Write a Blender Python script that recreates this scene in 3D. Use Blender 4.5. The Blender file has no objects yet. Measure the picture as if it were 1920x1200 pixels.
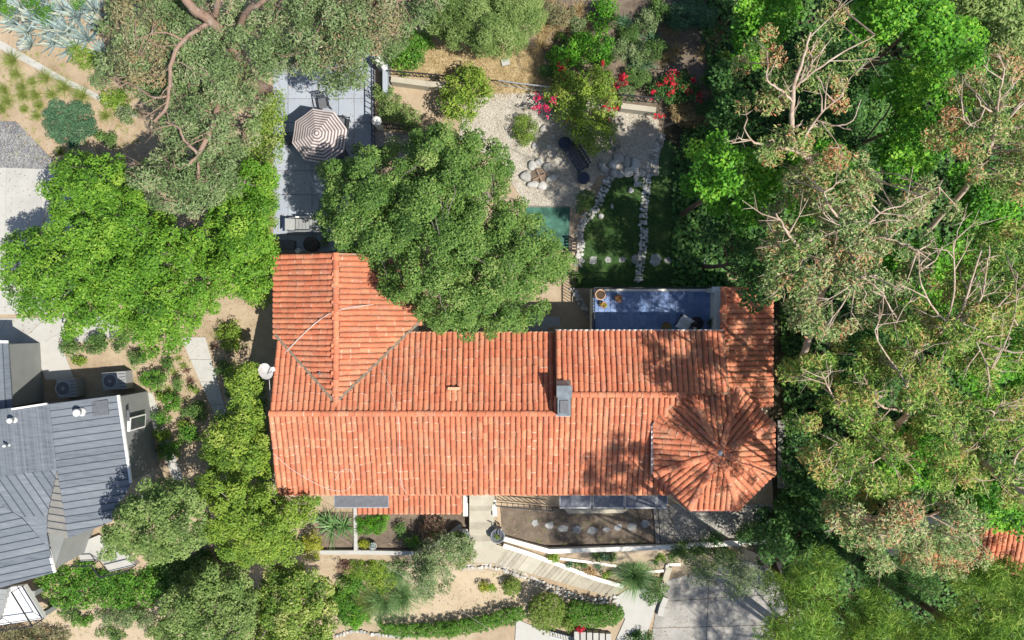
import bpy, bmesh, math, random
import numpy as np
from mathutils import Vector, Matrix

# ---------------------------------------------------------------- camera, sky, sun, exposure
SC = bpy.context.scene
COL = SC.collection
S, H = 38.0, 40.0            # photo pixels per metre on the ground, camera height in metres
SUN_EL, SUN_DIR = math.radians(57), (0.85, -0.53)     # the sun stands to the lower right
cam_d = bpy.data.cameras.new('camera')
cam = bpy.data.objects.new('camera', cam_d); COL.objects.link(cam)
cam.location = (0, 0, H)
cam_d.sensor_fit = 'HORIZONTAL'; cam_d.sensor_width = 36.0
cam_d.lens = 36.0 * H / (1920 / S)
cam_d.clip_end = 2000
SC.camera = cam
SC.render.resolution_x, SC.render.resolution_y = 1024, 640
world = bpy.data.worlds.new('World'); SC.world = world; world.use_nodes = True
wn = world.node_tree.nodes; wl = world.node_tree.links
wn.clear()
sky = wn.new('ShaderNodeTexSky'); sky.sky_type = 'NISHITA'; sky.sun_disc = False
sky.sun_elevation = SUN_EL
sky.sun_rotation = math.atan2(SUN_DIR[0], SUN_DIR[1])
bg = wn.new('ShaderNodeBackground'); bg.inputs[1].default_value = 0.10
wo = wn.new('ShaderNodeOutputWorld')
wl.new(sky.outputs[0], bg.inputs[0]); wl.new(bg.outputs[0], wo.inputs[0])
sl = bpy.data.lights.new('sun', 'SUN'); sl.energy = 5.0; sl.angle = math.radians(0.55); sl.color = (1.0, 0.95, 0.86)
sun = bpy.data.objects.new('sun', sl); COL.objects.link(sun)
_h = Vector((SUN_DIR[0], SUN_DIR[1], 0)).normalized() * math.cos(SUN_EL)
sun.rotation_euler = Vector((_h.x, _h.y, math.sin(SUN_EL))).to_track_quat('Z', 'Y').to_euler()
sun.location = (30, -20, 50)
SC.view_settings.view_transform = 'Standard'
SC.view_settings.look = 'None'
SC.view_settings.exposure = 0.42
SC.view_settings.gamma = 1.0
SC.view_settings.use_curve_mapping = False
SC.render.engine = 'CYCLES'
SC.cycles.max_bounces = 6; SC.cycles.diffuse_bounces = 3; SC.cycles.transmission_bounces = 3
SC.cycles.transparent_max_bounces = 4; SC.cycles.glossy_bounces = 2
SC.cycles.caustics_reflective = False; SC.cycles.caustics_refractive = False
try:
    SC.cycles.use_denoising = True
except Exception:
    pass

rng = np.random.default_rng(7)
random.seed(7)

# ---------------------------------------------------------------- places
def sst(a, b, x):
    t = np.clip((x - a) / (b - a), 0, 1)
    return t * t * (3 - 2 * t)

def ground_z(x, y):
    """height of the ground: a house pad, a slope falling to the street, a bank rising behind, a fall to the east"""
    px = 960 + np.asarray(x) * S; py = 600 - np.asarray(y) * S
    z = -2.2 * sst(1012, 1120, py) * (0.35 + 0.65 * sst(250, 560, px))
    z = z + 1.8 * sst(95, -220, py)
    z = z - 1.8 * sst(1460, 1720, px)
    return z

def W(px, py, z=0.0):
    """the point at height z that stands at this place of the photograph"""
    k = (H - z) / H / S
    return np.array(((px - 960) * k, (600 - py) * k, z))

def G(px, py, dz=0.0):
    z = 0.0
    for _ in range(5):
        p = W(px, py, z); z = float(ground_z(p[0], p[1])) + dz
    return W(px, py, z)

# ---------------------------------------------------------------- materials
MATS = {}
def _new(name):
    m = bpy.data.materials.new(name); m.use_nodes = True
    nt = m.node_tree; nt.nodes.clear()
    out = nt.nodes.new('ShaderNodeOutputMaterial')
    b = nt.nodes.new('ShaderNodeBsdfPrincipled')
    nt.links.new(b.outputs[0], out.inputs[0])
    MATS[name] = m
    return m, nt, b, out

def c4(c): return (c[0], c[1], c[2], 1)

def ramp(nt, stops, interp='LINEAR'):
    r = nt.nodes.new('ShaderNodeValToRGB'); r.color_ramp.interpolation = interp
    e = r.color_ramp.elements
    while len(e) < len(stops): e.new(0.5)
    for k, (p, c) in enumerate(stops):
        e[k].position = p; e[k].color = c4(c)
    return r

def surf(name, stops, scale=2.0, rough=0.85, bump=0.0, bscale=None, detail=6, metal=0.0, spec=0.3, voronoi=False, stretch=None, obj_random=0.0, rough_noise=0.55):
    """noise-coloured surface in world space with a fine relief"""
    m, nt, b, out = _new(name)
    geo = nt.nodes.new('ShaderNodeNewGeometry'); vec = geo.outputs['Position']
    if stretch:
        mp = nt.nodes.new('ShaderNodeMapping'); mp.inputs['Scale'].default_value = stretch
        nt.links.new(vec, mp.inputs[0]); vec = mp.outputs[0]
    n = nt.nodes.new('ShaderNodeTexNoise'); n.inputs['Scale'].default_value = scale; n.inputs['Detail'].default_value = detail
    n.inputs['Roughness'].default_value = rough_noise
    nt.links.new(vec, n.inputs[0]); fac = n.outputs[0]
    if voronoi:
        v = nt.nodes.new('ShaderNodeTexVoronoi'); v.inputs['Scale'].default_value = voronoi
        nt.links.new(vec, v.inputs['Vector'])
        mx = nt.nodes.new('ShaderNodeMix'); mx.inputs[0].default_value = 0.5
        sep = nt.nodes.new('ShaderNodeSeparateColor'); nt.links.new(v.outputs['Color'], sep.inputs[0])
        nt.links.new(fac, mx.inputs[2]); nt.links.new(sep.outputs[0], mx.inputs[3]); fac = mx.outputs[0]
    if obj_random:
        oi = nt.nodes.new('ShaderNodeObjectInfo')
        ma = nt.nodes.new('ShaderNodeMath'); ma.operation = 'MULTIPLY_ADD'; ma.inputs[1].default_value = obj_random; ma.inputs[2].default_value = -obj_random / 2
        nt.links.new(oi.outputs['Random'], ma.inputs[0])
        ad = nt.nodes.new('ShaderNodeMath'); nt.links.new(fac, ad.inputs[0]); nt.links.new(ma.outputs[0], ad.inputs[1]); fac = ad.outputs[0]
    r = ramp(nt, stops); nt.links.new(fac, r.inputs[0]); nt.links.new(r.outputs[0], b.inputs['Base Color'])
    b.inputs['Roughness'].default_value = rough; b.inputs['Metallic'].default_value = metal
    b.inputs['Specular IOR Level'].default_value = spec
    if bump:
        bn = nt.nodes.new('ShaderNodeTexNoise'); bn.inputs['Scale'].default_value = bscale or scale * 6; bn.inputs['Detail'].default_value = 4
        nt.links.new(vec, bn.inputs[0])
        hsrc = bn.outputs[0]
        if voronoi: hsrc = v.outputs['Distance']
        bp = nt.nodes.new('ShaderNodeBump'); bp.inputs['Strength'].default_value = bump; bp.inputs['Distance'].default_value = 0.04
        nt.links.new(hsrc, bp.inputs['Height']); nt.links.new(bp.outputs[0], b.inputs['Normal'])
    return m

def leafmat(name, cols, trans=0.28, rough=0.55):
    """leaf: its own tint for every leaf, light shining through"""
    m, nt, b, out = _new(name)
    at = nt.nodes.new('ShaderNodeAttribute'); at.attribute_name = 'tint'
    n = len(cols)
    r = ramp(nt, [(i / (n - 1), c) for i, c in enumerate(cols)])
    nt.links.new(at.outputs['Fac'], r.inputs[0])
    nt.links.new(r.outputs[0], b.inputs['Base Color'])
    b.inputs['Roughness'].default_value = rough; b.inputs['Specular IOR Level'].default_value = 0.25
    t = nt.nodes.new('ShaderNodeBsdfTranslucent'); 
    nt.links.new(r.outputs[0], t.inputs[0])
    mx = nt.nodes.new('ShaderNodeMixShader'); mx.inputs[0].default_value = trans
    nt.links.new(b.outputs[0], mx.inputs[1]); nt.links.new(t.outputs[0], mx.inputs[2]); nt.links.new(mx.outputs[0], out.inputs[0])
    return m

def plain(name, c, rough=0.6, metal=0.0, var=0.12, scale=6, bump=0.0):
    lo = tuple(v * (1 - var) for v in c); hi = tuple(min(1, v * (1 + var)) for v in c)
    return surf(name, [(0.3, lo), (0.7, hi)], scale=scale, rough=rough, metal=metal, bump=bump)

def tile_material(name, shift=0.0):
    m, nt, b, out = _new(name)
    L = nt.links
    at = nt.nodes.new('ShaderNodeAttribute'); at.attribute_name = 'tint'
    oi = nt.nodes.new('ShaderNodeObjectInfo')
    ad = nt.nodes.new('ShaderNodeMath'); L.new(at.outputs['Fac'], ad.inputs[0]); L.new(oi.outputs['Random'], ad.inputs[1])
    fr = nt.nodes.new('ShaderNodeMath'); fr.operation = 'FRACT'; L.new(ad.outputs[0], fr.inputs[0])
    r = ramp(nt, [(0.0, (0.48, 0.15, 0.082)), (0.2, (0.57, 0.195, 0.105)), (0.45, (0.60, 0.21, 0.112)), (0.7, (0.54, 0.175, 0.095)), (0.9, (0.64, 0.26, 0.14)), (1.0, (0.51, 0.195, 0.125))])
    L.new(fr.outputs[0], r.inputs[0])
    geo = nt.nodes.new('ShaderNodeNewGeometry')
    n1 = nt.nodes.new('ShaderNodeTexNoise'); n1.inputs['Scale'].default_value = 9; n1.inputs['Detail'].default_value = 6; n1.inputs['Roughness'].default_value = 0.7
    L.new(geo.outputs['Position'], n1.inputs[0])
    mp = nt.nodes.new('ShaderNodeMapRange'); mp.inputs[1].default_value = 0.3; mp.inputs[2].default_value = 0.75; mp.inputs[3].default_value = 0.8; mp.inputs[4].default_value = 1.15
    L.new(n1.outputs[0], mp.inputs[0])
    mul = nt.nodes.new('ShaderNodeMix'); mul.data_type = 'RGBA'; mul.blend_type = 'MULTIPLY'; mul.inputs[0].default_value = 1.0
    L.new(r.outputs[0], mul.inputs[6]); L.new(mp.outputs[0], mul.inputs[7])
    # lichen and weathering in large patches
    n2 = nt.nodes.new('ShaderNodeTexNoise'); n2.inputs['Scale'].default_value = 1.1; n2.inputs['Detail'].default_value = 7; n2.inputs['Roughness'].default_value = 0.75
    L.new(geo.outputs['Position'], n2.inputs[0])
    mr = nt.nodes.new('ShaderNodeMapRange'); mr.inputs[1].default_value = 0.50; mr.inputs[2].default_value = 0.72; mr.inputs[4].default_value = 0.7
    L.new(n2.outputs[0], mr.inputs[0])
    mx = nt.nodes.new('ShaderNodeMix'); mx.data_type = 'RGBA'; L.new(mr.outputs[0], mx.inputs[0]); L.new(mul.outputs[2], mx.inputs[6]); mx.inputs[7].default_value = (0.44, 0.27, 0.17, 1)
    # dark weather streaks that run down the slopes
    mpp = nt.nodes.new('ShaderNodeMapping'); mpp.inputs['Scale'].default_value = (5.0, 0.7, 0.7); L.new(geo.outputs['Position'], mpp.inputs[0])
    n4 = nt.nodes.new('ShaderNodeTexNoise'); n4.inputs['Scale'].default_value = 1.0; n4.inputs['Detail'].default_value = 6; L.new(mpp.outputs[0], n4.inputs[0])
    m4 = nt.nodes.new('ShaderNodeMapRange'); m4.inputs[1].default_value = 0.55; m4.inputs[2].default_value = 0.75; m4.inputs[4].default_value = 0.3; L.new(n4.outputs[0], m4.inputs[0])
    mx4 = nt.nodes.new('ShaderNodeMix'); mx4.data_type = 'RGBA'; L.new(m4.outputs[0], mx4.inputs[0]); L.new(mx.outputs[2], mx4.inputs[6]); mx4.inputs[7].default_value = (0.24, 0.11, 0.075, 1); mx = mx4
    # pale mortar at the lower lip of some tiles
    uv = nt.nodes.new('ShaderNodeUVMap'); uv.uv_map = 'UVMap'
    sx = nt.nodes.new('ShaderNodeSeparateXYZ'); L.new(uv.outputs[0], sx.inputs[0])
    lt = nt.nodes.new('ShaderNodeMath'); lt.operation = 'LESS_THAN'; lt.inputs[1].default_value = 0.10; L.new(sx.outputs[1], lt.inputs[0])
    n3 = nt.nodes.new('ShaderNodeTexNoise'); n3.inputs['Scale'].default_value = 5.0; n3.inputs['Detail'].default_value = 3; L.new(geo.outputs['Position'], n3.inputs[0])
    gt = nt.nodes.new('ShaderNodeMapRange'); gt.inputs[1].default_value = 0.52; gt.inputs[2].default_value = 0.66; gt.inputs[4].default_value = 0.55; L.new(n3.outputs[0], gt.inputs[0])
    mm = nt.nodes.new('ShaderNodeMath'); mm.operation = 'MULTIPLY'; L.new(lt.outputs[0], mm.inputs[0]); L.new(gt.outputs[0], mm.inputs[1])
    m2 = nt.nodes.new('ShaderNodeMix'); m2.data_type = 'RGBA'; L.new(mm.outputs[0], m2.inputs[0]); L.new(mx.outputs[2], m2.inputs[6]); m2.inputs[7].default_value = (0.78, 0.62, 0.48, 1)
    n5 = nt.nodes.new('ShaderNodeTexNoise'); n5.inputs['Scale'].default_value = 0.45; n5.inputs['Detail'].default_value = 8; n5.inputs['Roughness'].default_value = 0.7; L.new(geo.outputs['Position'], n5.inputs[0])
    m5 = nt.nodes.new('ShaderNodeMapRange'); m5.inputs[1].default_value = 0.3; m5.inputs[2].default_value = 0.7; m5.inputs[3].default_value = 0.78; m5.inputs[4].default_value = 1.12; L.new(n5.outputs[0], m5.inputs[0])
    mu5 = nt.nodes.new('ShaderNodeMix'); mu5.data_type = 'RGBA'; mu5.blend_type = 'MULTIPLY'; mu5.inputs[0].default_value = 1.0; L.new(m2.outputs[2], mu5.inputs[6]); L.new(m5.outputs[0], mu5.inputs[7])
    L.new(mu5.outputs[2], b.inputs['Base Color'])
    b.inputs['Roughness'].default_value = 0.85; b.inputs['Specular IOR Level'].default_value = 0.2
    bp = nt.nodes.new('ShaderNodeBump'); bp.inputs['Strength'].default_value = 0.35; bp.inputs['Distance'].default_value = 0.02
    L.new(n1.outputs[0], bp.inputs['Height']); L.new(bp.outputs[0], b.inputs['Normal'])
    return m

M = MATS
tile_material('clay_tile')
surf('roof_bed', [(0.3, (0.26, 0.12, 0.075)), (0.5, (0.40, 0.185, 0.11)), (0.66, (0.33, 0.245, 0.165)), (0.8, (0.20, 0.175, 0.12))], scale=3.5, bump=0.6, bscale=40)
surf('dirt', [(0.28, (0.20, 0.145, 0.09)), (0.45, (0.34, 0.26, 0.175)), (0.6, (0.42, 0.335, 0.235)), (0.75, (0.31, 0.25, 0.15))], scale=0.55, bump=0.7, bscale=22, detail=13, rough_noise=0.76)
surf('sand', [(0.3, (0.36, 0.285, 0.195)), (0.55, (0.45, 0.365, 0.26)), (0.75, (0.40, 0.32, 0.225))], scale=0.9, bump=0.35, bscale=30, detail=13, rough_noise=0.76)
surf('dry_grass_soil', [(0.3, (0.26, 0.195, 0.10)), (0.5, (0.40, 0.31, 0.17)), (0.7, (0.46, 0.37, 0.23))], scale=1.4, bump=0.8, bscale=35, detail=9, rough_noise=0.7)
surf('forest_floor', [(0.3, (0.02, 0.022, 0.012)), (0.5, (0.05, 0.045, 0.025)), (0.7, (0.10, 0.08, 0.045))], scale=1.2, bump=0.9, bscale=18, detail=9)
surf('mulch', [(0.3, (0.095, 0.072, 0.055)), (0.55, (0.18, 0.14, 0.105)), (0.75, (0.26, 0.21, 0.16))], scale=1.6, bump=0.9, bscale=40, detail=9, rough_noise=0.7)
surf('gravel', [(0.2, (0.14, 0.13, 0.115)), (0.45, (0.26, 0.245, 0.215)), (0.6, (0.34, 0.32, 0.285)), (0.8, (0.46, 0.44, 0.395))], scale=1.5, voronoi=24, bump=0.7, detail=8)
surf('pale_gravel', [(0.2, (0.25, 0.215, 0.165)), (0.45, (0.39, 0.35, 0.285)), (0.65, (0.47, 0.435, 0.365)), (0.8, (0.56, 0.53, 0.46))], scale=1.2, voronoi=26, bump=0.7, detail=8)
surf('grey_gravel', [(0.2, (0.10, 0.10, 0.105)), (0.5, (0.20, 0.20, 0.21)), (0.75, (0.33, 0.32, 0.29))], scale=1.2, voronoi=20, bump=0.8, detail=8)
surf('lawn_soil', [(0.3, (0.022, 0.045, 0.016)), (0.5, (0.05, 0.10, 0.03)), (0.72, (0.11, 0.13, 0.045))], scale=1.3, bump=0.8, bscale=40, detail=8)
surf('concrete', [(0.3, (0.36, 0.355, 0.33)), (0.55, (0.43, 0.42, 0.39)), (0.75, (0.39, 0.38, 0.35))], scale=0.9, bump=0.12, bscale=50, detail=9, rough_noise=0.7, obj_random=0.25)
surf('cream_concrete', [(0.3, (0.33, 0.30, 0.235)), (0.55, (0.42, 0.385, 0.305)), (0.75, (0.37, 0.34, 0.27))], scale=1.6, bump=0.15, bscale=60, detail=9, rough_noise=0.7, obj_random=0.3)
surf('step_concrete', [(0.2, (0.27, 0.245, 0.195)), (0.5, (0.38, 0.35, 0.28)), (0.8, (0.47, 0.44, 0.36))], scale=1.6, bump=0.15, bscale=60, detail=9, rough_noise=0.7, obj_random=0.35)
surf('driveway_concrete', [(0.28, (0.15, 0.14, 0.13)), (0.42, (0.26, 0.25, 0.23)), (0.58, (0.34, 0.325, 0.30)), (0.75, (0.41, 0.40, 0.37))], scale=0.7, bump=0.15, bscale=50, detail=12, rough_noise=0.78)
surf('patio_slab', [(0.25, (0.26, 0.29, 0.34)), (0.5, (0.31, 0.345, 0.40)), (0.75, (0.345, 0.38, 0.43))], scale=0.8, bump=0.1, bscale=50, detail=9, rough_noise=0.7, obj_random=0.35)
surf('terrace_tile', [(0.3, (0.15, 0.225, 0.41)), (0.7, (0.22, 0.30, 0.50))], scale=2, bump=0.1, detail=6, obj_random=0.5)  # base bluer than the tiles themselves, with the terrace's blue shade put in
surf('stucco', [(0.3, (0.70, 0.67, 0.60)), (0.7, (0.80, 0.77, 0.70))], scale=2.5, bump=0.25, bscale=60)
surf('grey_stucco', [(0.3, (0.20, 0.21, 0.205)), (0.7, (0.235, 0.245, 0.24))], scale=1.5, bump=0.2, bscale=60)
surf('metal_roof', [(0.25, (0.11, 0.125, 0.145)), (0.45, (0.165, 0.185, 0.21)), (0.6, (0.185, 0.205, 0.23)), (0.78, (0.26, 0.275, 0.29))], scale=3.0, rough=0.5, metal=0.2, stretch=(0.5, 3, 1), obj_random=0.3, detail=10, spec=0.3, rough_noise=0.72)
surf('tan_metal', [(0.3, (0.26, 0.25, 0.22)), (0.7, (0.33, 0.31, 0.27))], scale=2.5, rough=0.5, metal=0.2)
plain('white_paint', (0.78, 0.77, 0.74), rough=0.5, var=0.06)
plain('black_metal', (0.022, 0.024, 0.03), rough=0.45)
plain('dark_wood', (0.07, 0.06, 0.055), rough=0.8, var=0.35, scale=12)
plain('grey_wood', (0.20, 0.185, 0.165), rough=0.85, var=0.35, scale=9, bump=0.3)
plain('dish_paint', (0.42, 0.41, 0.40), rough=0.6, var=0.1)
plain('seam_metal', (0.07, 0.085, 0.11), rough=0.6)
plain('galvanised', (0.42, 0.44, 0.46), rough=0.4, metal=0.6)
plain('chimney_metal', (0.13, 0.155, 0.18), rough=0.5, metal=0.35, var=0.25, scale=4)
plain('dark_panel', (0.12, 0.125, 0.14), rough=0.55, var=0.15)
plain('pale_metal', (0.27, 0.28, 0.28), rough=0.5, var=0.1)
plain('awning_cloth', (0.15, 0.16, 0.185), rough=0.8, var=0.12)
plain('blue_cloth', (0.035, 0.06, 0.14), rough=0.8)
plain('umbrella_light', (0.52, 0.455, 0.435), rough=0.85, var=0.05)
plain('umbrella_dark', (0.15, 0.125, 0.13), rough=0.85, var=0.08)
plain('white_cloth', (0.72, 0.73, 0.76), rough=0.85, var=0.05)
plain('terracotta', (0.50, 0.21, 0.11), rough=0.8, var=0.2)
plain('pale_clay', (0.60, 0.36, 0.22), rough=0.8, var=0.15)
plain('glazed_pot', (0.13, 0.14, 0.16), rough=0.35)
plain('cable_white', (0.66, 0.58, 0.52), rough=0.6)
plain('cable_grey', (0.35, 0.32, 0.30), rough=0.6)
plain('rubber', (0.03, 0.03, 0.03), rough=0.7)
plain('soil', (0.07, 0.05, 0.035), rough=0.95, var=0.3)
plain('red_paint', (0.42, 0.10, 0.07), rough=0.6, var=0.2)
plain('putting_turf', (0.05, 0.13, 0.095), rough=0.95, var=0.55, scale=2.2)  # strong blotches put dappled shade as well as dirt into the turf colour
plain('valley_moss', (0.20, 0.165, 0.12), rough=0.95, var=0.5, scale=14)
plain('window_glass', (0.05, 0.06, 0.065), rough=0.08)
plain('wood_floor', (0.33, 0.20, 0.09), rough=0.5, var=0.2)
plain('mirror_glass', (0.10, 0.16, 0.20), rough=0.06, metal=0.3)
surf('stone', [(0.25, (0.25, 0.245, 0.23)), (0.5, (0.41, 0.40, 0.375)), (0.75, (0.55, 0.54, 0.51))], scale=2.6, bump=0.7, bscale=18, detail=9, obj_random=0.4)
surf('flagstone', [(0.25, (0.21, 0.21, 0.21)), (0.5, (0.30, 0.30, 0.295)), (0.75, (0.39, 0.39, 0.375))], scale=2.0, bump=0.5, bscale=20, detail=9, obj_random=0.4)
surf('bark_pale', [(0.3, (0.26, 0.175, 0.12)), (0.5, (0.44, 0.34, 0.26)), (0.72, (0.58, 0.48, 0.40))], scale=3, bump=0.4, bscale=25, stretch=(1, 1, 0.4), detail=8)
surf('bark_red', [(0.32, (0.14, 0.085, 0.06)), (0.46, (0.30, 0.20, 0.145)), (0.56, (0.24, 0.17, 0.13)), (0.7, (0.47, 0.40, 0.345))], scale=4, bump=0.7, bscale=18, stretch=(1, 1, 0.5), detail=9, rough_noise=0.7)
surf('bark_grey', [(0.3, (0.10, 0.085, 0.07)), (0.5, (0.19, 0.165, 0.14)), (0.72, (0.30, 0.27, 0.235))], scale=4, bump=0.7, bscale=20, detail=8)
surf('bark_brown', [(0.3, (0.06, 0.04, 0.03)), (0.5, (0.12, 0.08, 0.055)), (0.72, (0.19, 0.13, 0.095))], scale=4, bump=0.9, bscale=16, detail=8)
# leaves
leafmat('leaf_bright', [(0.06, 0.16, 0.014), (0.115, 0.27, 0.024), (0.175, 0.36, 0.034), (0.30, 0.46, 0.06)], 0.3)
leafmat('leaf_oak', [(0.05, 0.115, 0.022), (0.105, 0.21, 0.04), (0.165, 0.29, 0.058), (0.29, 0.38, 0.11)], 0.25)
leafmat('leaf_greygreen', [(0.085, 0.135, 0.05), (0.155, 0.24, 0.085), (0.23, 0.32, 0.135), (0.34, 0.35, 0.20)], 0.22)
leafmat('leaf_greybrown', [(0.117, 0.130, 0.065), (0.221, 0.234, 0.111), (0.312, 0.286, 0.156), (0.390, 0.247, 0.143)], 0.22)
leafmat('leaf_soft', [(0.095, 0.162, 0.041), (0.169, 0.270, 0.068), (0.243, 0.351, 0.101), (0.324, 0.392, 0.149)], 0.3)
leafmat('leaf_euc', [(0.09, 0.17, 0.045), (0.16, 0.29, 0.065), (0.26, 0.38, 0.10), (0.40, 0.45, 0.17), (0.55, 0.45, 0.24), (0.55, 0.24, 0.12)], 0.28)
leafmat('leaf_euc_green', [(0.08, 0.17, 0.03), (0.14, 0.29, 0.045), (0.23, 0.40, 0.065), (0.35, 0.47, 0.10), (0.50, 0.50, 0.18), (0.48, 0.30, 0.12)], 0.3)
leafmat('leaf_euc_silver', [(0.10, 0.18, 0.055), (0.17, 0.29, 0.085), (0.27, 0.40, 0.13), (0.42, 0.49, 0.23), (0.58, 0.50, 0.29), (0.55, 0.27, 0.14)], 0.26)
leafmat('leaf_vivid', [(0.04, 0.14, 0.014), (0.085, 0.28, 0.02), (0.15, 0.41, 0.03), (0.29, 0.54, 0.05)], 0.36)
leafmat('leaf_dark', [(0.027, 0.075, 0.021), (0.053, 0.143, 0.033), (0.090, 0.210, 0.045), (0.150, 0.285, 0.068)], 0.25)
leafmat('leaf_shrub', [(0.049, 0.105, 0.028), (0.091, 0.189, 0.042), (0.140, 0.252, 0.056), (0.210, 0.308, 0.098)], 0.25)
leafmat('leaf_yellow', [(0.150, 0.200, 0.020), (0.260, 0.310, 0.025), (0.360, 0.400, 0.030), (0.460, 0.460, 0.050)], 0.3)
leafmat('leaf_lime', [(0.09, 0.18, 0.025), (0.17, 0.29, 0.035), (0.25, 0.37, 0.045), (0.38, 0.46, 0.09)], 0.3)
leafmat('leaf_hedge', [(0.075, 0.150, 0.025), (0.163, 0.275, 0.037), (0.250, 0.362, 0.062), (0.450, 0.475, 0.163)], 0.28)
leafmat('leaf_boxgreen', [(0.041, 0.121, 0.016), (0.081, 0.230, 0.024), (0.135, 0.311, 0.034), (0.216, 0.378, 0.054)], 0.28)
leafmat('leaf_purple', [(0.078, 0.046, 0.039), (0.169, 0.091, 0.078), (0.260, 0.156, 0.117), (0.221, 0.234, 0.104)], 0.22)
leafmat('leaf_needle', [(0.06, 0.14, 0.02), (0.14, 0.28, 0.035), (0.24, 0.40, 0.05), (0.42, 0.50, 0.12)], 0.28)
leafmat('leaf_blue', [(0.15, 0.22, 0.22), (0.25, 0.34, 0.34), (0.35, 0.44, 0.43), (0.46, 0.48, 0.36)], 0.12)
leafmat('leaf_groundblue', [(0.039, 0.111, 0.058), (0.072, 0.169, 0.085), (0.111, 0.221, 0.111), (0.169, 0.260, 0.143)], 0.2)
leafmat('leaf_yucca', [(0.06, 0.15, 0.05), (0.12, 0.25, 0.08), (0.19, 0.33, 0.12), (0.32, 0.42, 0.2)], 0.2)
leafmat('leaf_straw', [(0.220, 0.150, 0.060), (0.400, 0.290, 0.130), (0.520, 0.400, 0.200), (0.620, 0.520, 0.300)], 0.2)
leafmat('leaf_tuft', [(0.120, 0.180, 0.030), (0.200, 0.270, 0.050), (0.280, 0.340, 0.090), (0.400, 0.400, 0.160)], 0.25)
leafmat('leaf_grass', [(0.028, 0.084, 0.020), (0.056, 0.154, 0.035), (0.105, 0.224, 0.049), (0.224, 0.266, 0.084)], 0.25)
leafmat('leaf_litter', [(0.140, 0.075, 0.030), (0.300, 0.180, 0.080), (0.460, 0.310, 0.150), (0.560, 0.420, 0.240)], 0.1)
leafmat('petal_red', [(0.45, 0.008, 0.03), (0.62, 0.015, 0.05), (0.70, 0.03, 0.09), (0.70, 0.05, 0.04)], 0.25)
leafmat('petal_pink', [(0.55, 0.01, 0.07), (0.66, 0.03, 0.12), (0.72, 0.06, 0.18), (0.74, 0.10, 0.2)], 0.25)
leafmat('pebbles', [(0.18, 0.16, 0.135), (0.28, 0.26, 0.23), (0.38, 0.36, 0.32), (0.50, 0.48, 0.43)], 0.0, 0.85)

# ---------------------------------------------------------------- object helpers
def tag(o, label=None, cat=None, group=None, kind=None):
    if label: o['label'] = label
    if cat: o['category'] = cat
    if group: o['group'] = group
    if kind: o['kind'] = kind
    return o

def empty(name, loc, label=None, cat=None, group=None, rz=0.0):
    o = bpy.data.objects.new(name, None); COL.objects.link(o)
    o.location = [float(v) for v in loc]; o.rotation_euler = (0, 0, rz); o.empty_display_size = 0.2
    return tag(o, label, cat, group)

def link(name, me, mat=None, parent=None, loc=None):
    """link a mesh; with a parent the coordinates given are world coordinates unless loc says otherwise"""
    o = bpy.data.objects.new(name, me); COL.objects.link(o)
    if mat and not me.materials: me.materials.append(M[mat])
    if loc is not None: o.location = [float(v) for v in loc]
    if parent is not None:
        o.parent = parent
    return o

def mesh_np(name, V, F, mat=None, tint=None, smooth=False, uv=None):
    V = np.ascontiguousarray(V, dtype=np.float32).reshape(-1, 3); F = np.ascontiguousarray(F, dtype=np.int32)
    me = bpy.data.meshes.new(name)
    n, k = F.shape
    me.vertices.add(len(V)); me.vertices.foreach_set('co', V.ravel())
    me.loops.add(n * k); me.loops.foreach_set('vertex_index', F.ravel())
    me.polygons.add(n); me.polygons.foreach_set('loop_start', np.arange(0, n * k, k, dtype=np.int32))
    if smooth: me.polygons.foreach_set('use_smooth', np.ones(n, dtype=bool))
    if uv is not None:
        l = me.uv_layers.new(name='UVMap'); l.data.foreach_set('uv', np.ascontiguousarray(uv, dtype=np.float32).ravel())
    me.update(calc_edges=True)
    if tint is not None:
        a = me.attributes.new('tint', 'FLOAT', 'FACE'); a.data.foreach_set('value', np.ascontiguousarray(tint, dtype=np.float32))
    if mat: me.materials.append(M[mat])
    return me

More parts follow.
